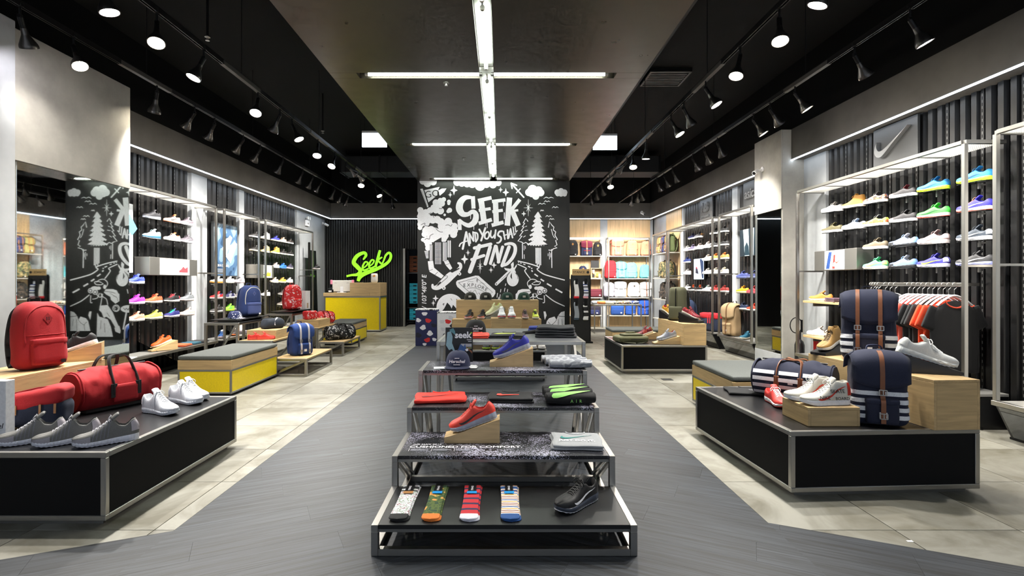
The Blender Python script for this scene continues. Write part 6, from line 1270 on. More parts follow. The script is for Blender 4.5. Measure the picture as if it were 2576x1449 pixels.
t = thing('soft_pouch', 'dark grey soft pouch with white trim on the shallow oak box', 'bag', (-3.40, 7.72, .632), 55, 'pouches on the side stands'); MB().pillow(.36, .2, .15, .06, 8, lambda p: Vector((p.x*(1-.3*p.z/.15), p.y, p.z*(1+.3*p.x)))+wob(p, .02, 10, 3)).build('body', fab('#1c2430'), t, 60); ribbon(MB(), spline([(-.02, -.10, .05), (.0, -.085, .12), (.04, -.05, .155), (.09, .0, .15)], 4), .02, .006).build('trim', fab('#d8d8dc'), t, 60)
RPR = mat('#c01a1e', .7, 0, 'camo', cols='#c41c20 #c41c20 #c41c20 #e8dada #c41c20', scale=22); BPR = mat('#121214', .8, 0, 'camo', cols='#131315 #131315 #131315 #d8d8da #131315', scale=18)
backpack('red backpack with white letter print on the farther side stand', (-3.92, 9.78, SZ), 60, '#c01a1e', W=.32, D=.2, Hh=.48, seed=21, m=RPR, strap='#8a1418')
duffel('black duffel with white script print on the lowest step of the farther stand', (-3.0, 9.68, .252), 48, '#121214', L_=.50, Dm=.27, seed=22, m=BPR, hh=.02)
duffel('red printed barrel bag on the farther side stand', (-3.46, 10.14, .502), 50, '#c01a1e', L_=.34, Dm=.25, seed=25, m=RPR, hh=.0, handle='#8a1418')
t = thing('soft_pouch', 'red printed pouch on the shallow oak box of the farther stand', 'bag', (-3.50, 9.52, .632), 50, 'pouches on the side stands'); MB().pillow(.24, .14, .16, .03, 7, lambda p: p+wob(p, .01, 12, 3)).build('body', RPR, t, 60); MB().tube([(-.1, -.02, .155), (0, -.03, .165), (.1, -.02, .155)], .005, 6).build('zip', BLACK, t, 60)
t = thing('brand_card', 'tall white folded card beside the red backpack, farther side stand', 'card', (-3.83, 10.12, SZ), 40, 'display cards'); MB().prism([(-.11, .0), (0, -.06), (.11, .0), (.11, .004), (0, -.055), (-.11, .004)], 0, .36).build('card_body', WHITE, t); MB().box(.03, .06, -.046, -.042, .02, .12).build('printed_block', mat('#b8a48a', .6), t)
for k, (x, y, c_) in enumerate(((-3.46, 7.36, '#c8281e'), (-3.34, 7.38, '#d8382a'))): sneaker('runner', (x, y, .502), 20, ['red shoe under the nearer side stand, beside the oak box', 'second red shoe under the nearer side stand, beside the oak box'][k], c_, '#d84a3c', group='red shoes on the nearer side stand', scale=.85)
# --- mid right plinth
MZ = .411
t = thing('camera_bag', 'olive flat shoulder bag lying on the mid right plinth', 'bag', (1.98, 7.85, MZ), 10, 'bags on the mid right plinth'); MB().pillow(.46, .34, .10, .04, 9, lambda p: p+wob(p, .01, 9, 5)).build('body', fab('#5c5c3e'), t, 60); MB().pillow(.30, .2, .035, .015, 6).build('front_pocket', fab('#54543a'), t, 60, (.0, -.02, .095)); MB().pillow(.14, .06, .02, .008, 5).build('flap', fab('#6a6a4a'), t, 60, (.02, .05, .13)); MB().tube([(-.2, -.165, .05), (0, -.172, .055), (.2, -.165, .05)], .006, 6).build('zip', BLACK, t, 60); ribbon(MB(), spline([(-.2, -.17, .02), (-.05, -.21, .008), (.1, -.2, .008), (.22, -.12, .02)], 4), .025, .006).build('strap', fab('#3c3c28'), t, 60)
wedge('oak sloped stand under the maroon shoe, mid right plinth', (2.30, 8.25, MZ), 8, .36, .13, .02, .11); on_wedge('runner', (2.30, 8.25, MZ), 8, 'maroon shoe with coral patch on the oak stand, mid right plinth', .02, .11, .36, up='#6a1620', sole='#e0dccc', mark='bars', markc='#e0604c', lining='#b02c28', heel='#7c6a34', group='shoes on the mid right plinth')
wedge('oak sloped stand under the grey shoe, mid right plinth', (2.45, 7.62, MZ), 0, .38, .14, .02, .12); on_wedge('runner', (2.45, 7.62, MZ), 0, 'pale grey shoe on the oak stand, mid right plinth', .02, .12, .38, up='#8d9096', sole='#a9acb2', mark='bars', markc='#7c86a8', lining='#a04a3a', group='shoes on the mid right plinth', scale=1.05)
sneaker('runner', (2.50, 7.93, MZ), -120, 'dark maroon shoe standing by the oak riser, mid right plinth', '#6c1a26', '#7a2a34', tilt=-20, group='shoes on the mid right plinth')
t = thing('slim_backpack', 'tall slim olive backpack on the mid right oak riser', 'backpack', (2.78, 8.08, .722), -38, 'backpacks'); fm = fab('#55553f'); bag_body(.27, .17, .52, .06, 31, .92).build('body', fm, t, 60); MB().pillow(.21, .05, .2, .015, 6).build('front_pocket', fm, t, 60, (.0, -.10, .02)); MB().tube([(0, -.103, .22), (0, -.105, .40), (0, -.09, .5)], .007, 6).build('zip', BLACK, t, 60); MB().pillow(.275, .175, .05, .02, 6).build('base', fab('#1c1c18'), t, 60)
for s_ in (-1, 1): ribbon(MB(), spline([(s_*.06, .08, .49), (s_*.09, .14, .42), (s_*.11, .16, .24), (s_*.12, .10, .06)], 5), .05, .012).build('shoulder_strap', fab('#1a1a18'), t, 60)
tagpatch(t, .06, -.13, .06, .03, BLACK)
wedge('black sloped stand under the maroon shoe on the mid right oak riser', (2.83, 7.66, .722), 130, .32, .15, .03, .15, LAM); on_wedge('runner', (2.83, 7.66, .722), 130, 'maroon running shoe on a black stand, mid right oak riser', .03, .15, .32, up='#7c1a28', sole='#e0d4c4', lining='#c04030', mark='bars', markc='#d8605c', group='shoes on the mid right plinth')
wedge('black sloped stand under the mustard shoe on the mid right oak riser', (2.74, 8.42, .722), 110, .30, .14, .03, .14, LAM); on_wedge('runner', (2.74, 8.42, .722), 110, 'mustard running shoe on a black stand, mid right oak riser', .03, .14, .30, up='#b8861e', sole='#ece2cc', lining='#b02c2c', group='shoes on the mid right plinth')
# --- decks of the far right racks
cap('orange beanie cap on the far right deck', (4.28, 11.25, DZ), -90, '#d85a10', r=.12, h=.19, group='bags on the far right decks')
backpack('navy backpack with white piping on the far right deck', (4.32, 11.9, DZ), -70, '#2c3a58', W=.38, D=.2, Hh=.58, zip_='#e0dcd4', seed=41, group='bags on the far right decks', strap='#22304a')
t = thing('tote_bag', 'navy and red roll-top tote on the far right deck', 'bag', (4.30, 10.5, DZ), -78, 'bags on the far right decks'); MB().pillow(.52, .22, .28, .05, 9, lambda p: p+wob(p, .01, 9, 2)).build('body', fab('#232b44'), t, 60); MB().pillow(.53, .23, .12, .04, 9, lambda p: p+wob(p, .014, 9, 8)).build('red_top', fab('#c8202c'), t, 60, (0, 0, .24)); tagpatch(t, -.2, -.118, .12, .06)
for x in (.05, .12): MB().bar((x, -.12, .30), (x+.01, -.13, .16), .016, .01).build('pull', fab('#d82c38'), t)
for x in (-.3, -.27): MB().bar((x, -.02, .24), (x-.05, -.05, .02), .02, .008).build('white_strap', fab('#e0dcd8'), t)
flap_pack('tall tan backpack with dark pocket on the far right deck', (4.28, 9.55, DZ), -70, '#a58a66', '#ae9470', '#6a4a30', W=.32, D=.2, Hh=.60, seed=44, nstrap=1, group='bags on the far right decks', shoulder='#2a2a2a', buckle=False)
sneaker('runner', (4.28, 9.0, DZ), -150, 'teal shoe on the deck at the right column', '#1c5a72', '#e8e2cc', group='shoes on the wall decks')
# --- far right shelf rack (camouflage)
CAM = mat('#4a4a2c', .85, 0, 'camo', cols='#2a2c1c #4c5230 #6a5a3a #8c7a52 #20241a', scale=13); DCAM = mat('#221e1a', .85, 0, 'camo', cols='#141210 #241f1a #3a3028 #5c4c3c #12100e', scale=16)
for (y, z), kw in (((13.8, 2.071), dict(col='#8a8250', label='khaki flap bag at the far end of the top camouflage rack shelf')), ((13.5, 2.071), dict(col='#1c2448', label='navy flap bag with tan straps on the top camouflage rack shelf')), ((13.15, 2.071), dict(col='#4a5530', label='olive flap bag at the near end of the top camouflage rack shelf'))):
    flap_pack(kw['label'], (4.33, y, z), -90, kw['col'], strapc='#8a5a34', W=.30, D=.18, Hh=.46, seed=int(y*10), group='bags on the camouflage rack')
for (y, z), m_, l in (((13.7, 1.421), CAM, 'camouflage backpack at the far end of the middle rack shelf'), ((13.25, 1.421), CAM, 'camouflage backpack at the near end of the middle rack shelf'), ((13.6, .871), DCAM, 'dark camouflage backpack at the far end of the lower rack shelf'), ((13.2, .871), DCAM, 'dark camouflage backpack at the near end of the lower rack shelf')):
    backpack(l, (4.33, y, z), -90, '#4a4a2c', W=.36, D=.18, Hh=.44, m=m_, seed=int(y*7), group='bags on the camouflage rack', zip_='#2a2a20')
t = thing('soft_pouch', 'grey printed bag on the bottom camouflage rack shelf', 'bag', (4.33, 13.5, .351), -90, 'bags on the camouflage rack'); MB().pillow(.36, .18, .34, .05, 8, lambda p: p+wob(p, .014, 10, 3)).build('body', mat('#8a8c90', .8, 0, 'camo', cols='#6a6c72 #9a9ca2 #b8bac0 #7a7c82 #c8cace', scale=14), t, 60); MB().tube([(-.1, 0, .33), (-.05, 0, .39), (.05, 0, .39), (.1, 0, .33)], .01, 8).build('handle', BLACK, t, 60)
# --- back wall racks
BY = WB-.19
def bx(u): return (u-U0)*BY/F
def bag(u, z, kind, col, label, W=.33, Hh=.46, **k):
    f = backpack if kind == 'b' else flap_pack
    f(label, (bx(u), BY, BZ[z]+.001), k.pop('rz', 0), col, W=W, D=.17, Hh=Hh, seed=u % 50, group='bags on the back wall racks', **k)
bag(1440, 3, 'b', '#17171a', 'black backpack with tan patch, left end of the top back shelf', patch='#b8803c'); bag(1475, 3, 'f', '#1c2444', 'navy backpack with burgundy flap on the top back shelf', flap='#6a1c34', strapc='#a86a34', nstrap=1, Hh=.44); bag(1503, 3, 'b', '#161618', 'black backpack beside the burgundy flap bag, top back shelf', W=.27, Hh=.40, patch='#b8803c')
bag(1466, 2, 'b', '#1c2444', 'small navy backpack on the second back shelf', W=.25, Hh=.36, patch='#b8803c')
t = thing('shadow_box', 'small oak box with trinkets on the second back shelf', 'box', (bx(1500), BY, BZ[2]+.001)); MB().box(-.17, .17, -.08, .08, 0, .02).box(-.17, .17, -.08, .08, .28, .30).box(-.17, -.15, -.08, .08, .02, .28).box(.15, .17, -.08, .08, .02, .28).box(-.15, .15, .06, .08, .02, .28).build('box_frame', OAK, t)
for k, (x, z, c_) in enumerate(((-.09, .02, '#1a1a1c'), (-.09, .15, '#d8d8d8'), (.02, .05, '#c89a3a'), (.09, .02, '#efeae0'))): MB().box(x-.03, x+.03, -.06, -.02, z, z+.10, .004).build('trinket', mat(c_, .5), t)
tag(MB().box(-.12, .12, -.01, .01, 0, .22, .003).build('brand_sign', mat('#101012', .5), None, None, (bx(1497), BY+.02, BZ[2]+.303)), 'black square sign on the small oak box, back shelf', 'sign')
def pouch(u, z, W, Hh, col, label, trim=None):
    t = thing('hip_pack', label, 'bag', (bx(u), BY, BZ[z]+.001), random.uniform(-8, 8), 'bags on the back wall racks'); MB().pillow(W, .15, Hh, .05, 8, lambda p: p+wob(p, .01, 11, u)).build('body', fab(col), t, 60); MB().pillow(W*.8, .03, Hh*.5, .012, 5).build('front_pocket', fab(trim or col), t, 60, (0, -.08, Hh*.1)); tagpatch(t, W*.25, -.098, Hh*.25, .04)
pouch(1498, 1, .44, .24, '#5c1a28', 'burgundy hip bag on the third back shelf'); pouch(1470, 1, .3, .22, '#3a2028', 'dark plum hip bag on the third back shelf'); pouch(1492, 0, .44, .26, '#241f30', 'dark hip bag with navy pocket on the bottom back shelf', '#232a54')
bag(1553, 3, 'f', '#e8826a', 'coral flap backpack on the top shelf of the bright rack', strapc='#e08a74', W=.36, Hh=.50, buckle=False); bag(1590, 3, 'b', '#ee9a70', 'peach backpack in the middle of the top bright shelf', W=.34, Hh=.46); bag(1624, 3, 'b', '#ee9070', 'small peach backpack at the right of the top bright shelf', W=.30, Hh=.43)
bag(1536, 2, 'b', '#d8202a', 'bright red backpack at the left of the turquoise bags', W=.36, Hh=.52, rz=8); bag(1562, 2, 'f', '#62b8c4', 'turquoise flap backpack behind the red one', strapc='#7cc4cc', W=.30, Hh=.48, buckle=False); bag(1588, 2, 'b', '#6cc0c8', 'turquoise backpack in the middle of the bright rack', W=.36, Hh=.46); bag(1622, 2, 'b', '#62bac4', 'small turquoise backpack at the right of the bright rack', W=.30, Hh=.40)
bag(1532, 1, 'b', '#a8a4b0', 'lilac grey backpack on the white shelf of the bright rack', W=.33, Hh=.44); bag(1560, 1, 'f', '#dcdadb', 'white flap backpack beside the lilac grey one', strapc='#d8d6d8', W=.34, Hh=.46, buckle=False); bag(1594, 1, 'b', '#dedcda', 'white backpack with dark diamond patch on the bright rack', W=.36, Hh=.44, patch='#4a4038'); bag(1624, 1, 'f', '#dcdad6', 'white flap backpack with brown straps on the bright rack', strapc='#7c4a30', W=.32, Hh=.44, nstrap=1)
pouch(1553, 0, .38, .28, '#1c4890', 'blue cooler bag on the bottom bright shelf', '#1a3f80'); bag(1586, 0, 'b', '#1c4a9c', 'blue backpack in the middle of the bottom bright shelf', W=.31, Hh=.40); bag(1619, 0, 'f', '#1c48a0', 'blue flap backpack at the right of the bottom bright shelf', strapc='#7c4a38', W=.34, Hh=.46, nstrap=1)
# rolled shirts on the small steel table
for k, (x, y, c_, l) in enumerate(((2.52, 13.55, '#c8cad0', 'white'), (2.66, 13.4, '#e08a4c', 'orange'), (2.64, 13.7, '#48a0b0', 'teal'), (2.78, 13.58, '#d8c8a8', 'cream'), (2.86, 13.36, '#e0d8c0', 'ivory'), (3.05, 13.5, '#5c5c3c', 'olive leaf print'), (3.22, 13.42, '#8a6a4c', 'brown print'), (3.34, 13.62, '#3c4a7c', 'blue'), (3.48, 13.45, '#34447c', 'navy'))):
    rolled(f'{l} rolled shirt on the small steel table at the back', (x, y, .742), 20-k*6, c_, .26, .055, 'rolled shirts on the back table', mat(c_, .85, 0, 'camo', cols=f'{c_} {c_} #d8d4c8 {c_} #3c3c3c', scale=14) if k > 3 else None, k)
# --- sock stand
t = thing('sock_stand', 'black sock display stand with a wooden name sign beside the mural', 'display stand', (1.76, 11.28, 0)); MB().box(-.21, .21, -.02, .02, .03, 1.48, .003).build('back_panel', mat('#0d0d0e', .6), t); MB().box(-.24, .24, -.16, .16, 0, .03, .003).build('base', BLACK, t); MB().box(-.19, .19, -.03, -.0205, 1.46, 1.60, .002).build('name_sign', mat('#a98a5a', .6), t); text('STANCE', .068, PRINTB, t, (-.17, -.032, 1.53), (R(90), 0, 0), bold=.01)
for s_ in (-1, 1): MB().box(s_*.205-.01, s_*.205+.01, -.03, .03, .03, 1.45, .002).build('side_frame', BLACK, t)
MB().lathe([(.028, 0), (.028, .003), (0, .003)], 16, Matrix.Translation((.15, -.031, 1.53)) @ Matrix.Rotation(R(90), 4, 'X')).build('emblem', PRINTB, t)
for x, z, m_, toe, l in ((-.10, .97, fab('#d4d2d0'), '#c8202c', 'white sock pair with red toes on the sock stand'), (.10, .97, mat('#8a8ca4', .8, 0, 'stripes', axis=2, cols='#e0e0e6 #3a4a8c #e0e0e6 #c0c0cc #2c2c38', period=.13, wob=.01), '#d89aa0', 'blue striped sock pair on the sock stand'), (-.10, .50, fab('#8e959c'), '#3a4a58', 'grey sock pair on the sock stand'), (.10, .50, mat('#555555', .8, 0, 'stripes', axis=2, cols='#161618 #dcdcdc #161618', period=.12, wob=.012), '#dcdcdc', 'black and white sock pair on the sock stand')):
    q = thing('sock_pair', l, 'socks', (1.76+x, 11.235, z), 0, 'sock pairs on the stand'); MB().pillow(.10, .03, .38, .014, 8, lambda p: Vector((p.x*(1.1-.2*p.z/.38)+.012*math.sin(p.z*14), p.y, p.z))).build('sock_leg', m_, q, 60); MB().pillow(.115, .034, .06, .016, 6).build('toe_cap', fab(toe), q, 60, (0, 0, -.012)); MB().box(-.03, .03, -.02, -.017, .30, .42, .001).build('header_card', BLACK, q); MB().tube([(0, -.018, .41), (0, .02, .415)], .004, 6).build('peg', STEEL, q)
# --- stock room
BXM = MB().box(-.165, .165, -.11, .11, 0, .088, .002).mesh('box_body'); LDM = MB().box(-.168, .168, -.113, .113, .0885, .122, .002).mesh('lid'); HOLE = MB().box(-.05, .05, -.1115, -.110, .03, .065).mesh('hole')
for c_ in range(3):
    for r_ in range(13):
        z = .15+r_*.125 if r_ < 9 else 1.62+(r_-9)*.125; cy = r_ < 9
        if 3 <= r_ <= 3: continue
        t = thing('shoe_box', f"{'turquoise' if cy else 'brown'} shoe box in the stock room, {'left middle right'.split()[c_]} stack, {ordn(r_)} from the floor", 'box', (-2.62+c_*.345, 16.0, z), 0, 'shoe boxes in the stock room')
        inst('box_body', BXM, mat('#1c9cb4' if cy else '#8a4a26', .6), t); inst('lid', LDM, mat('#25b4cc' if cy else '#9c562e', .6), t); inst('finger_hole', HOLE, BLACK, t)
t = thing('stock_shelf', 'steel shelving in the stock room behind the door', 'shelf', (-2.27, 16.0, 0)); 
for z in (.13, .51, 1.58): MB().box(-.6, .6, -.14, .14, z-.0, z+.018).build('shelf', STEELD, t)
for s_ in (-1, 1):
    for y in (-.15, .15): MB().bar((s_*.61, y, 0), (s_*.61, y, 2.3), .03, .03).build('post', STEELD, t)
t = thing('stock_fill_lamp', 'unseen cool batten lamp added to light the stock room', 'ceiling light', (-2.4, 15.62, 2.9)); MB().box(-.5, .5, -.03, .03, .03, .06, .004).build('housing', WHITE, t); MB().tube([(-.48, 0, .012), (.48, 0, .012)], .016, 10).build('tube', mat('#cfeaff', .4, 0, 'emit', e=9), t, 40)  # lamp out of view, added to give the stock room its bluish light
for x in (-.4, .4): MB().tube([(x, 0, .06), (x, 0, 1.7)], .005, 6).build('hanger_wire', HMD, t)
# ================================================================ painted mural (white paint on the charcoal wall, black paint over it)
K6 = 6.133
def mpt(x, y): return ((1020+x/K6-U0)*MY/F, H-(440+y/K6-V0)*MY/F)
class Art:
    """flat painted shapes in the wall plane; picture-like coordinates measured on the mural"""
    n = 0
    def __init__(s, black=False): Art.n += 1; s.mb = MB(); s.d = (.0042 if black else .0012)+Art.n*.000012; s.k = 0; s.black = black
    def poly(s, pts, b=0):
        pts = [(x, y+b) for x, y in pts]; s.k += 1; d = s.d+s.k*.00002; q = [mpt(*p) for p in pts]
        s.mb.add([(x, MY-d, z) for x, z in q], [tuple(range(len(q)))]); return s
    def disc(s, x, y, r, b=0, ry=None, top=None, n=22):
        ry = ry or r; p = [(x+r*math.cos(2*math.pi*i/n), y+ry*math.sin(2*math.pi*i/n)) for i in range(n)]
        if top is not None: p = clip(p, 0, -1, -top)
        return s.poly(p, b) if len(p) > 2 else s
    def stroke(s, pts, w=None, b=0, smooth=True, cap=True):
        P_ = [Vector((p[0], p[1]+b, p[2] if len(p) > 2 else w)) for p in pts]
        if smooth and len(P_) > 2: P_ = spline(P_, 5)
        L_, R2 = [], []
        for i, p in enumerate(P_):
            a, c = P_[max(0, i-1)], P_[min(len(P_)-1, i+1)]; d = Vector((c.x-a.x, c.y-a.y)); 
            if d.length < 1e-6: d = Vector((1, 0))
            d.normalize(); n_ = Vector((-d.y, d.x))*p.z/2; L_.append((p.x+n_.x, p.y+n_.y)); R2.append((p.x-n_.x, p.y-n_.y))
        s.k += 1; dd = s.d+s.k*.00002; o = len(s.mb.v)
        for a, c in zip(L_, R2):
            for q in (a, c): x, z = mpt(*q); s.mb.v.append((x, MY-dd, z))
        s.mb.f += [(o+2*i, o+2*i+1, o+2*i+3, o+2*i+2) for i in range(len(P_)-1)]
        if cap:
            for p in (P_[0], P_[-1]): s.disc(p.x, p.y, p.z/2, n=10)
        return s
    def done(s, name):
        o = s.mb.build(name, PRINTB if s.black else PRINTW, mural, fix=False); return o
B_ = 1227
def star4(x, y, rx, ry, b=0):
    p = []
    for i in range(16):
        a = 2*math.pi*i/16; r = 1 if i % 4 == 0 else .38 if i % 2 == 0 else .52
        p.append((x+rx*r*math.cos(a), y+ry*r*math.sin(a)))
    Art().poly(p, b).done('painted_star')
def spark(x, y, rx, ry, b=0, w=12):
    a = Art()
    for k in range(4):
        t = math.pi*k/4; f = 1 if k % 2 == 0 else .62; c, s_ = math.cos(t)*rx*f, math.sin(t)*ry*f
        a.stroke([(x-c, y-s_, 3), (x, y, w), (x+c, y+s_, 3)], b=b, smooth=False)
    a.done('painted_star')
def cloud(cs, top=None, extra=()):
    a = Art()
    for c in cs: a.disc(c[0], c[1], c[2], top=top)
    for e in extra: a.poly(e)
    return a.done('painted_cloud')
cloud([(270, 95, 55), (340, 130, 60), (425, 105, 58)], 93)
cloud([(800, 110, 60), (870, 130, 52), (950, 140, 52), (1030, 140, 62), (1150, 168, 78), (1250, 150, 52), (1350, 150, 58), (1430, 120, 52)], 96, [[(755, 97), (1480, 97), (1440, 150), (800, 145)]])
cloud([(1960, 230, 76), (1905, 270, 58), (2050, 245, 68), (2085, 275, 58), (2010, 330, 54), (1950, 285, 60)])
cloud([(2345, 270, 46), (2400, 250, 46), (2452, 270, 46), (2400, 288, 48), (2350, 295, 36), (2455, 298, 36)])
cloud([(590, 380, 36), (540, 400, 45), (470, 430, 52), (560, 440, 50), (490, 490, 72), (430, 500, 42), (540, 555, 55), (470, 545, 50), (380, 550, 50), (315, 590, 62), (255, 600, 62), (230, 545, 48), (225, 640, 46), (250, 690, 66), (330, 680, 80), (420, 690, 62), (490, 690, 58), (545, 725, 58), (600, 750, 52), (660, 720, 60), (700, 780, 52), (640, 800, 72), (560, 790, 62), (755, 790, 50), (760, 860, 50), (700, 860, 62), (630, 870, 62), (740, 915, 58), (235, 760, 52), (225, 815, 36), (320, 750, 50)])
cloud([(330, 865, 72), (395, 850, 62), (450, 880, 70), (520, 910, 82), (600, 930, 72), (295, 915, 46), (270, 1000, 30), (330, 1010, 58), (400, 970, 72), (470, 990, 62), (355, 1070, 56), (345, 1130, 40), (590, 990, 48)])
for c in ([(670, 412, 30), (668, 442, 24)], [(682, 545, 38), (660, 562, 28)], [(605, 617, 19)]): cloud(c)
a = Art(True)
for p in ([(360, 600), (400, 590), (430, 640), (440, 660)], [(620, 780), (660, 770), (700, 790), (720, 760)], [(460, 800), (490, 850), (540, 880), (575, 880)], [(300, 1000), (330, 980), (370, 990), (380, 940), (430, 910)], [(520, 515), (560, 520), (590, 490)], [(240, 770), (300, 745), (300, 780), (360, 790)]): a.stroke(p, 7)
a.done('painted_line')
# flag
Art().poly([(228, 216), (266, 212), (356, 490), (336, 502)]).poly([(284, 236), (526, 185), (500, 245), (498, 308), (350, 428)]).poly([(496, 245), (560, 212), (632, 208), (600, 262), (530, 322)]).done('painted_flag')
def mtext(s, x, y, size, m, rot=0, b=0, d=.0055, **k):
    X, Z = mpt(x, y+b); o = text(s, size*MY/F/K6, m, mural, (X, MY-d, Z), (R(90), 0, 0), 'painted_letter', align='CENTER', **k)
    o.rotation_euler = (Matrix.Rotation(R(rot), 4, 'Y') @ Matrix.Rotation(R(90), 4, 'X')).to_euler(); return o
mtext('GO', 412, 298, 150, PRINTB, -8, bold=-.004)
Art(True).stroke([(290, 232), (352, 430)], 8).stroke([(498, 248), (496, 306)], 7).stroke([(250, 240), (335, 480)], 5).done('painted_line')
for s_ in ((748, 238, 56, 76), (1548, 270, 50, 66), (1825, 600, 38, 42), (912, 1300, 58, 80)): star4(*s_)
for s_ in ((690, 308, 32, 42), (1468, 230, 32, 40), (965, 1200, 34, 46), (1895, 508, 70, 128)): spark(*s_)
Art().stroke([(1645, 145), (1825, 345)], 22).stroke([(1630, 128), (1645, 208)], 20).stroke([(1630, 128), (1715, 160)], 20).stroke([(1712, 275), (1770, 215)], 16).done('painted_arrow')
def letter(*strokes, b=0):
    a = Art()
    for s_ in strokes: a.stroke(s_, b=b, smooth=len(s_) > 3)
    return a.done('painted_letter')
V3 = lambda x0, y0, x1, y1, w_: [(x0, y0, w_), (x1, y1, w_)]
def brush(*q):          # square brush ends
    a = Art()
    for s_ in q: a.stroke(s_, smooth=len(s_) > 3, cap=len(s_) > 3)
    return a.done('painted_letter')
brush([(1010, 348, 46), (920, 352, 76), (850, 420, 100), (832, 520, 108), (880, 600, 90), (960, 608, 66), (1040, 566, 66), (1088, 620, 84), (1068, 720, 92), (985, 778, 72), (900, 752, 56), (838, 700, 44)], V3(1040, 330, 1050, 520, 62), V3(832, 690, 838, 850, 58), V3(1055, 770, 1055, 845, 9), V3(1005, 600, 1005, 680, 10), V3(895, 390, 895, 410, 10))
brush(V3(1165, 380, 1215, 745, 88), V3(1118, 398, 1328, 352, 56), V3(1130, 548, 1315, 520, 46), V3(1130, 748, 1332, 690, 56), V3(1240, 740, 1240, 790, 9), V3(1262, 740, 1262, 820, 10))
brush(V3(1388, 400, 1402, 772, 82), V3(1335, 412, 1542, 385, 52), V3(1340, 568, 1502, 545, 46), V3(1330, 778, 1512, 730, 56), V3(1512, 400, 1512, 480, 9))
brush(V3(1606, 350, 1570, 782, 84), V3(1765, 378, 1612, 570, 56), V3(1640, 540, 1742, 782, 78), V3(1590, 565, 1740, 545, 34), V3(1525, 580, 1525, 680, 12), V3(1648, 570, 1648, 640, 9))
letter(V3(884, 1140, 938, 884, 32), V3(938, 884, 985, 1085, 30), [(832, 1100, 20), (850, 1062, 20), (900, 1035, 18), (1000, 1008, 16)])
letter(V3(985, 905, 1000, 1052, 26), V3(985, 905, 1050, 1020, 24), V3(1052, 1020, 1042, 880, 22)); letter(V3(1072, 890, 1086, 1030, 24), [(1062, 888, 22), (1108, 905, 24), (1114, 980, 24), (1086, 1032, 20)])
letter(V3(1140, 842, 1186, 925, 28), V3(1232, 820, 1168, 1012, 30)); letter([(1258, 880, 24), (1228, 915, 26), (1226, 970, 26), (1262, 985, 24), (1290, 940, 24), (1282, 885, 22), (1258, 880, 24)])
letter([(1320, 862, 22), (1312, 935, 26), (1340, 968, 24), (1374, 925, 22)], V3(1392, 852, 1378, 975, 26)); letter([(1492, 868, 26), (1446, 878, 28), (1428, 930, 28), (1470, 962, 28), (1472, 1008, 28), (1440, 1045, 26), (1412, 1048, 22)])
letter(V3(1512, 872, 1534, 992, 24), V3(1574, 850, 1580, 982, 24), V3(1516, 935, 1582, 915, 18)); letter(V3(1592, 972, 1620, 832, 24), V3(1620, 832, 1652, 968, 24), V3(1602, 922, 1646, 908, 16)); letter(V3(1660, 806, 1676, 928, 18), V3(1676, 928, 1700, 905, 14)); letter(V3(1690, 792, 1704, 884, 16), V3(1704, 884, 1726, 860, 13))
letter(V3(1140, 1095, 995, 1490, 66), V3(1064, 1128, 1316, 1068, 50), V3(1022, 1306, 1210, 1244, 46)); letter(V3(1306, 1112, 1232, 1372, 54)); letter(V3(1388, 1100, 1312, 1366, 48), V3(1400, 1104, 1440, 1342, 48), V3(1498, 1112, 1432, 1346, 46))
letter(V3(1598, 1112, 1492, 1400, 54), [(1540, 1072, 36), (1620, 1058, 44), (1684, 1090, 52), (1692, 1180, 54), (1650, 1280, 52), (1570, 1370, 48), (1500, 1398, 40)])
# trees
def tree(cx, top, bot, wmax, tiers):
    a = Art(); hh = (bot-top)/tiers
    for k in range(tiers):
        y0 = top+k*hh*.92; w0 = wmax*(.08+.55*k/tiers); w1 = wmax*(.25+.78*(k+1)/tiers); yb = y0+hh*1.25; n = 5+k*2; pts = [(cx-w0*.3, y0)]
        low = []
        for i in range(n+1):
            q = i/n; x = cx+w1*(2*q-1); low.append((x, yb-(abs(2*q-1)**1.5)*hh*.18+(hh*.12 if i % 2 else -hh*.10)))
        a.poly([(cx-w0*.4, y0), *low, (cx+w0*.4, y0)])
    return a.done('painted_tree')
tree(2045, 570, 1110, 165, 7)
a = Art()
for i, x in enumerate((2012, 2030, 2048, 2066, 2085)): a.stroke([(x, 1130), (x+2, 1360+(i*37) % 60)], 14)
a.done('painted_tree')
Art().stroke([(1888, 715), (1856, 670), (1815, 745), (1842, 742), (1800, 805), (1832, 798), (1782, 868), (1818, 865), (1760, 945), (1800, 940), (1735, 1022), (1790, 1035), (1822, 1058), (1855, 1042), (1890, 1062)], 13, smooth=False).stroke([(1804, 1062), (1806, 1290)], 13).stroke([(1830, 1090), (1830, 1160)], 8).stroke([(1850, 1100), (1850, 1140)], 7).stroke([(1832, 1230), (1834, 1290)], 9).stroke([(1850, 800), (1870, 790)], 9).stroke([(1840, 860), (1885, 852)], 9).stroke([(1820, 960), (1850, 940)], 9).done('painted_tree')
Art().stroke([(2205, 808), (2222, 722), (2262, 780), (2290, 805), (2280, 850), (2318, 880), (2305, 930), (2345, 1000), (2316, 1010), (2338, 1080), (2300, 1100), (2338, 1125), (2280, 1140), (2262, 1165), (2212, 1160)], 13, smooth=False).stroke([(2255, 1150), (2258, 1430)], 14).stroke([(2222, 1190), (2222, 1300)], 9).stroke([(2200, 1215), (2200, 1250)], 8).stroke([(2240, 1210), (2240, 1270)], 8).stroke([(2250, 840), (2275, 930)], 10).stroke([(2280, 940), (2300, 970)], 9).done('painted_tree')
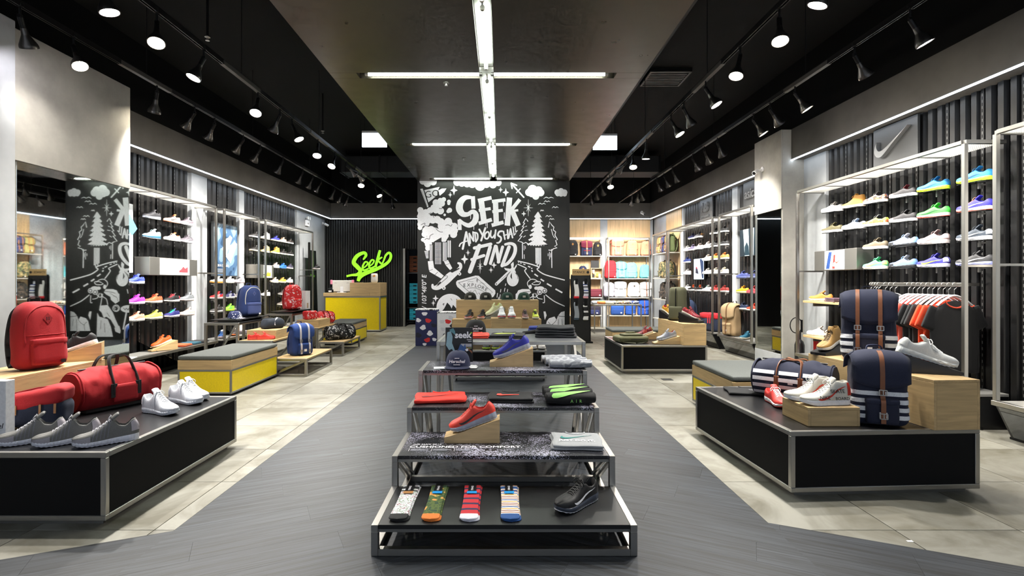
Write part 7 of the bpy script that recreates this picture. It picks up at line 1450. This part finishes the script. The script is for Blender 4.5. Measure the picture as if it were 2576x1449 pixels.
for x, y, w_ in ((2210, 358, 78), (2185, 415, 48), (2105, 452, 58), (2312, 505, 50), (2108, 556, 28), (2210, 642, 50), (2258, 688, 38)):
    Art().stroke([(x-w_, y+8, 4), (x-w_*.5, y-14, 12), (x, y, 9), (x+w_*.45, y-12, 12), (x+w_, y+2, 4)]).done('painted_bird')
# city and skater
Art(True).poly([(438, 1030), (556, 962), (556, 1370), (438, 1370)]).poly([(652, 1010), (652, 965), (668, 965), (668, 922), (692, 922), (692, 965), (702, 965), (702, 1010)]).done('painted_building')
a = Art(True); a.poly([(372, 1075), (420, 1075), (420, 1320), (372, 1320)]).poly([(572, 1032), (640, 1032), (640, 1330), (572, 1330)]).done('painted_building')
a = Art(); a.d = .0065
for i in range(5):
    for j in range(17): a.disc(464+i*20, 1050+j*20, 7.5, n=8)
for x in (380, 396, 412): a.stroke([(x, 1086), (x, 1320)], 9)
for x in (584, 606, 628): a.stroke([(x, 1044), (x, 1325)], 13)
for x in (660, 690): a.stroke([(x, 1020), (x, 1265)], 20)
for i in range(6): a.stroke([(298+i*5, 1180+i*20), (352, 1180+i*20)], 12)
a.done('painted_building')
Art().poly([(345, 105), (425, 98), (442, 205), (592, 330), (552, 372), (372, 268), (358, 220)], B_).poly([(590, 100), (655, 84), (695, 160), (722, 212), (688, 242), (620, 165)], B_).done('painted_leg')
Art().stroke([(418, 470, 34), (430, 510, 54), (500, 505, 84), (600, 425, 118), (700, 330, 120), (790, 270, 78), (848, 200, 54), (845, 150, 44), (815, 135, 30)], b=B_).disc(592, 518, 28, B_).disc(835, 300, 26, B_).done('painted_skateboard')
Art(True).poly([(690, 268), (835, 205), (830, 225), (720, 282)], B_).poly([(490, 460), (540, 415), (552, 440), (500, 485)], B_).stroke([(600, 330), (650, 350), (480, 490)], 7, B_).stroke([(370, 250), (420, 230)], 6, B_).stroke([(450, 320), (500, 270)], 6, B_).stroke([(620, 160), (680, 140)], 6, B_).disc(592, 520, 10, B_).disc(835, 300, 9, B_).done('painted_line')
# badge
Art().poly([(782, 425), (800, 402), (1080, 326), (1130, 330), (1385, 555), (1388, 600), (1360, 650), (1150, 760), (1060, 720), (800, 500), (782, 460)], B_).done('painted_badge')
Art(True).stroke([(820, 435), (1095, 360), (1345, 585), (1120, 700), (820, 435)], 6, B_, smooth=False).stroke([(960, 522), (1060, 515), (1150, 545), (1220, 580)], 5, B_).stroke([(970, 590), (1010, 560), (1030, 590), (1075, 545), (1110, 620), (1130, 590), (1180, 660)], 6, B_, smooth=False).stroke([(1105, 375), (1108, 430)], 6, B_).stroke([(1092, 392), (1120, 388)], 5, B_).stroke([(1090, 408), (1122, 404)], 5, B_).stroke([(960, 425), (1000, 418), (1050, 425)], 4, B_).stroke([(1145, 440), (1190, 440), (1225, 460)], 4, B_).done('painted_line')
for ch, x, y, r_ in (('E', 912, 478, -4), ('X', 974, 474, 0), ('P', 1034, 474, 2), ('L', 1088, 482, 8), ('O', 1140, 496, 13), ('R', 1195, 518, 20), ('E', 1244, 542, 26)): mtext(ch, x, y, 74, PRINTB, r_, B_)
# bindle, road
Art().stroke([(1402, 458), (1640, 232)], 46, B_, False).disc(1655, 385, 92, B_, 108).disc(1655, 290, 50, B_, 60).disc(1655, 232, 34, B_).poly([(1640, 225), (1590, 260), (1540, 240), (1520, 205), (1570, 215)], B_).poly([(1635, 205), (1625, 150), (1665, 112), (1672, 160), (1665, 205)], B_).poly([(1672, 215), (1715, 150), (1718, 180), (1690, 230)], B_).done('painted_bindle')
Art(True).disc(1403, 456, 9, B_).stroke([(1640, 290, 4), (1630, 340, 22), (1645, 380, 3)], b=B_).stroke([(1690, 280), (1725, 330), (1735, 380)], 6, B_).stroke([(1620, 262), (1560, 340), (1600, 280)], 6, B_).stroke([(1480, 390), (1580, 300)], 5, B_).done('painted_line')
Art().stroke([(1738, 103), (1900, 140), (2040, 185), (2058, 205), (2032, 232), (2130, 302), (2280, 350), (2452, 395)], 17, B_).stroke([(1735, 152), (1850, 205), (1862, 225), (1840, 250), (1868, 300), (1922, 370)], 15, B_).stroke([(2165, 625), (2290, 720), (2452, 797)], 15, B_).done('painted_road')
a = Art()
for x0, y0, x1, y1, w_ in ((1738, 122, 1752, 127, 10), (1768, 130, 1792, 138, 12), (1818, 148, 1850, 160, 14), (1890, 182, 1928, 198, 17), (1942, 208, 1955, 222, 18), (1945, 245, 1962, 266, 20), (1990, 302, 2044, 340, 20), (2085, 380, 2138, 414, 21), (2182, 450, 2254, 492, 22), (2314, 532, 2420, 590, 23)): a.stroke([(x0, y0), (x1, y1)], w_, B_, cap=False)
a.done('painted_road')
# hiker with binoculars
Art().stroke([(1930, 520), (1890, 480), (1885, 430), (1935, 385), (2000, 390), (2050, 425)], 12, B_).stroke([(1950, 455), (2010, 420), (2080, 425), (2060, 462), (1990, 468), (1950, 455)], 12, B_).disc(1925, 500, 24, B_, 34).disc(2020, 520, 34, B_, 26).disc(2080, 525, 60, B_, 34).disc(2072, 580, 42, B_).disc(2145, 560, 40, B_).poly([(1712, 610), (1740, 555), (1800, 535), (1910, 535), (1940, 585), (1900, 620), (1770, 690), (1720, 660)], B_).stroke([(2010, 600), (2040, 670), (2110, 690)], 12, B_).stroke([(2140, 635), (2145, 735), (2120, 745)], 12, B_).done('painted_hiker')
Art(True).disc(2072, 580, 30, B_).disc(2145, 560, 28, B_).stroke([(1760, 600), (1830, 580), (1930, 570)], 6, B_).stroke([(1745, 660), (1840, 600)], 5, B_).disc(1990, 445, 26, B_, 9).done('painted_line')
Art().disc(2072, 580, 20, B_).disc(2145, 560, 18, B_).done('painted_hiker').location = (0, -.0045, 0)
# lower figure, boulder and sign (seen whole in the mirror)
Art().stroke([(1965, 620), (1990, 660), (2030, 640), (2060, 590)], 12, B_).stroke([(1985, 600), (1955, 650), (1900, 690), (1880, 770)], 12, B_).stroke([(1960, 610), (1975, 700), (1990, 790)], 12, B_).poly([(1700, 610), (1780, 560), (1850, 580), (1830, 700), (1760, 760), (1700, 720)], B_).poly([(1880, 780), (2000, 790), (2010, 860), (1970, 900), (1940, 980), (1900, 960), (1830, 1010), (1760, 1130), (1710, 1110), (1760, 1000), (1800, 900)], B_).poly([(1700, 1100), (1775, 1130), (1760, 1190), (1690, 1220), (1680, 1180)], B_).poly([(1880, 1000), (2010, 960), (2040, 900), (2050, 1270), (1800, 1270), (1830, 1120)], B_).disc(1750, 830, 56, B_).done('painted_hiker')
Art(True).disc(1750, 830, 44, B_).stroke([(1790, 640), (1740, 660), (1720, 720)], 6, B_).stroke([(1890, 900), (1850, 960)], 6, B_).stroke([(1930, 1060), (1920, 1200)], 6, B_).stroke([(1980, 1020), (1990, 1150)], 6, B_).done('painted_line')
Art().stroke([(1785, 830), (1760, 795), (1720, 815), (1720, 855), (1755, 868), (1772, 840), (1752, 825)], 9, B_).done('painted_hiker').location = (0, -.0045, 0)
Art().disc(1560, 840, 120, B_, 58).stroke([(1590, 890), (1640, 1150)], 22, B_).done('painted_sign')
Art(True).stroke([(1490, 850), (1510, 815), (1525, 860), (1550, 830), (1565, 858), (1590, 828), (1610, 855), (1635, 825)], 8, B_).done('painted_line')
Art().disc(690, 820, 212, B_, n=40).done('painted_globe')
Art(True).poly([(545, 900), (600, 830), (645, 742), (690, 790), (712, 835), (735, 776), (790, 840), (840, 900)], B_).stroke([(575, 770), (600, 760)], 8, B_).stroke([(588, 755), (588, 785)], 8, B_).stroke([(700, 680), (718, 705)], 6, B_).stroke([(785, 690), (805, 705)], 8, B_).done('painted_line')
Art().poly([(2148, 1180), (2180, 1030), (2215, 985), (2300, 958), (2330, 1010), (2350, 950), (2400, 890), (2455, 875), (2455, 1180)], B_).poly([(2130, 880), (2160, 880), (2178, 940), (2150, 1010), (2140, 960)], B_).done('painted_rock')
Art(True).stroke([(2345, 945), (2400, 955), (2455, 958)], 7, B_).stroke([(2200, 1040), (2240, 1090), (2230, 1170)], 6, B_).stroke([(2330, 1010), (2290, 1060), (2240, 1090)], 6, B_).stroke([(2360, 1000), (2352, 1170)], 5, B_).stroke([(2410, 1000), (2420, 1100)], 5, B_).done('painted_line')
a = Art()
for x0, y0, x1, y1 in ((1548, 452, 1542, 480), (1535, 520, 1525, 570), (1472, 540, 1466, 580), (1578, 540, 1566, 600), (1420, 600, 1412, 660), (1462, 620, 1452, 690), (1510, 620, 1495, 690), (1440, 660, 1430, 700)): a.stroke([(x0, y0), (x1, y1)], 11, B_)
a.done('painted_ray')
star4(465, 678, 48, 52, B_); spark(430, 750, 32, 46, B_); spark(1152, 185, 48, 108, B_); star4(1365, 165, 44, 52, B_); spark(1320, 240, 34, 44, B_)
mtext("/ 103\u00b048'0\" E", 292, 575, 98, PRINTW, -90, B_, d=.0015, bold=.012, shear=.15)
# ================================================================ green script sign on the back wall
t = thing('script_sign', 'large neon green script sign on the fluted back wall', 'sign', ((930-U0)*15.15/F, 15.17, H)); GR = mat('#8ee82a', .35, 0, 'emit', e=.9); GRD = mat('#1c7a20', .5)
def sgn(*strokes):
    for dep, m, nm_, ex in ((.0, GRD, 'letter_side', .006), (-.045, GR, 'letter_face', 0)):
        q = MB()
        for s_ in strokes:
            P_ = spline([Vector(((x/3.45+560-930)*15.15/F, (V0-560-y/3.45)*15.15/F, w_/3.45*15.15/F+ex)) for x, y, w_ in s_], 6); o = len(q.v); rows = []
            for i, p in enumerate(P_):
                a_, c_ = P_[max(0, i-1)], P_[min(len(P_)-1, i+1)]; d = Vector((c_.x-a_.x, c_.y-a_.y)).normalized(); n_ = Vector((-d.y, d.x))*p.z/2
                y0, y1 = (dep, dep-.044) if dep == 0 else (dep, dep-.006)
                rows.append([(p.x+n_.x, y0, p.y+n_.y), (p.x-n_.x, y0, p.y-n_.y), (p.x-n_.x, y1, p.y-n_.y), (p.x+n_.x, y1, p.y+n_.y)])
            q.grid(rows, True); k = len(q.v)-4*len(rows); q.f += [(k, k+1, k+2, k+3), tuple(len(q.v)-4+i for i in range(4))]
        q.build(nm_, m, t)
sgn([(1222, 322, 12), (1246, 285, 24), (1228, 262, 26), (1170, 290, 32), (1140, 345, 34), (1172, 385, 36), (1198, 418, 32), (1172, 450, 26), (1120, 456, 18), (1078, 466, 16)])
sgn([(1216, 398, 10), (1246, 378, 12), (1262, 350, 13), (1240, 342, 14), (1218, 380, 16), (1226, 414, 16), (1268, 398, 12)]); sgn([(1274, 380, 10), (1302, 360, 12), (1316, 332, 13), (1296, 325, 14), (1274, 362, 16), (1282, 397, 16), (1326, 378, 12)])
sgn([(1368, 240, 20), (1352, 300, 24), (1328, 385, 20)]); sgn([(1346, 335, 8), (1368, 312, 14), (1388, 300, 12)]); sgn([(1350, 330, 10), (1366, 345, 16), (1384, 362, 14)])
sgn([(1384, 362, 12), (1400, 330, 14), (1418, 285, 18), (1446, 262, 20), (1462, 285, 22), (1452, 325, 24), (1415, 362, 26), (1340, 402, 30), (1240, 440, 36), (1195, 470, 36), (1178, 508, 24)])
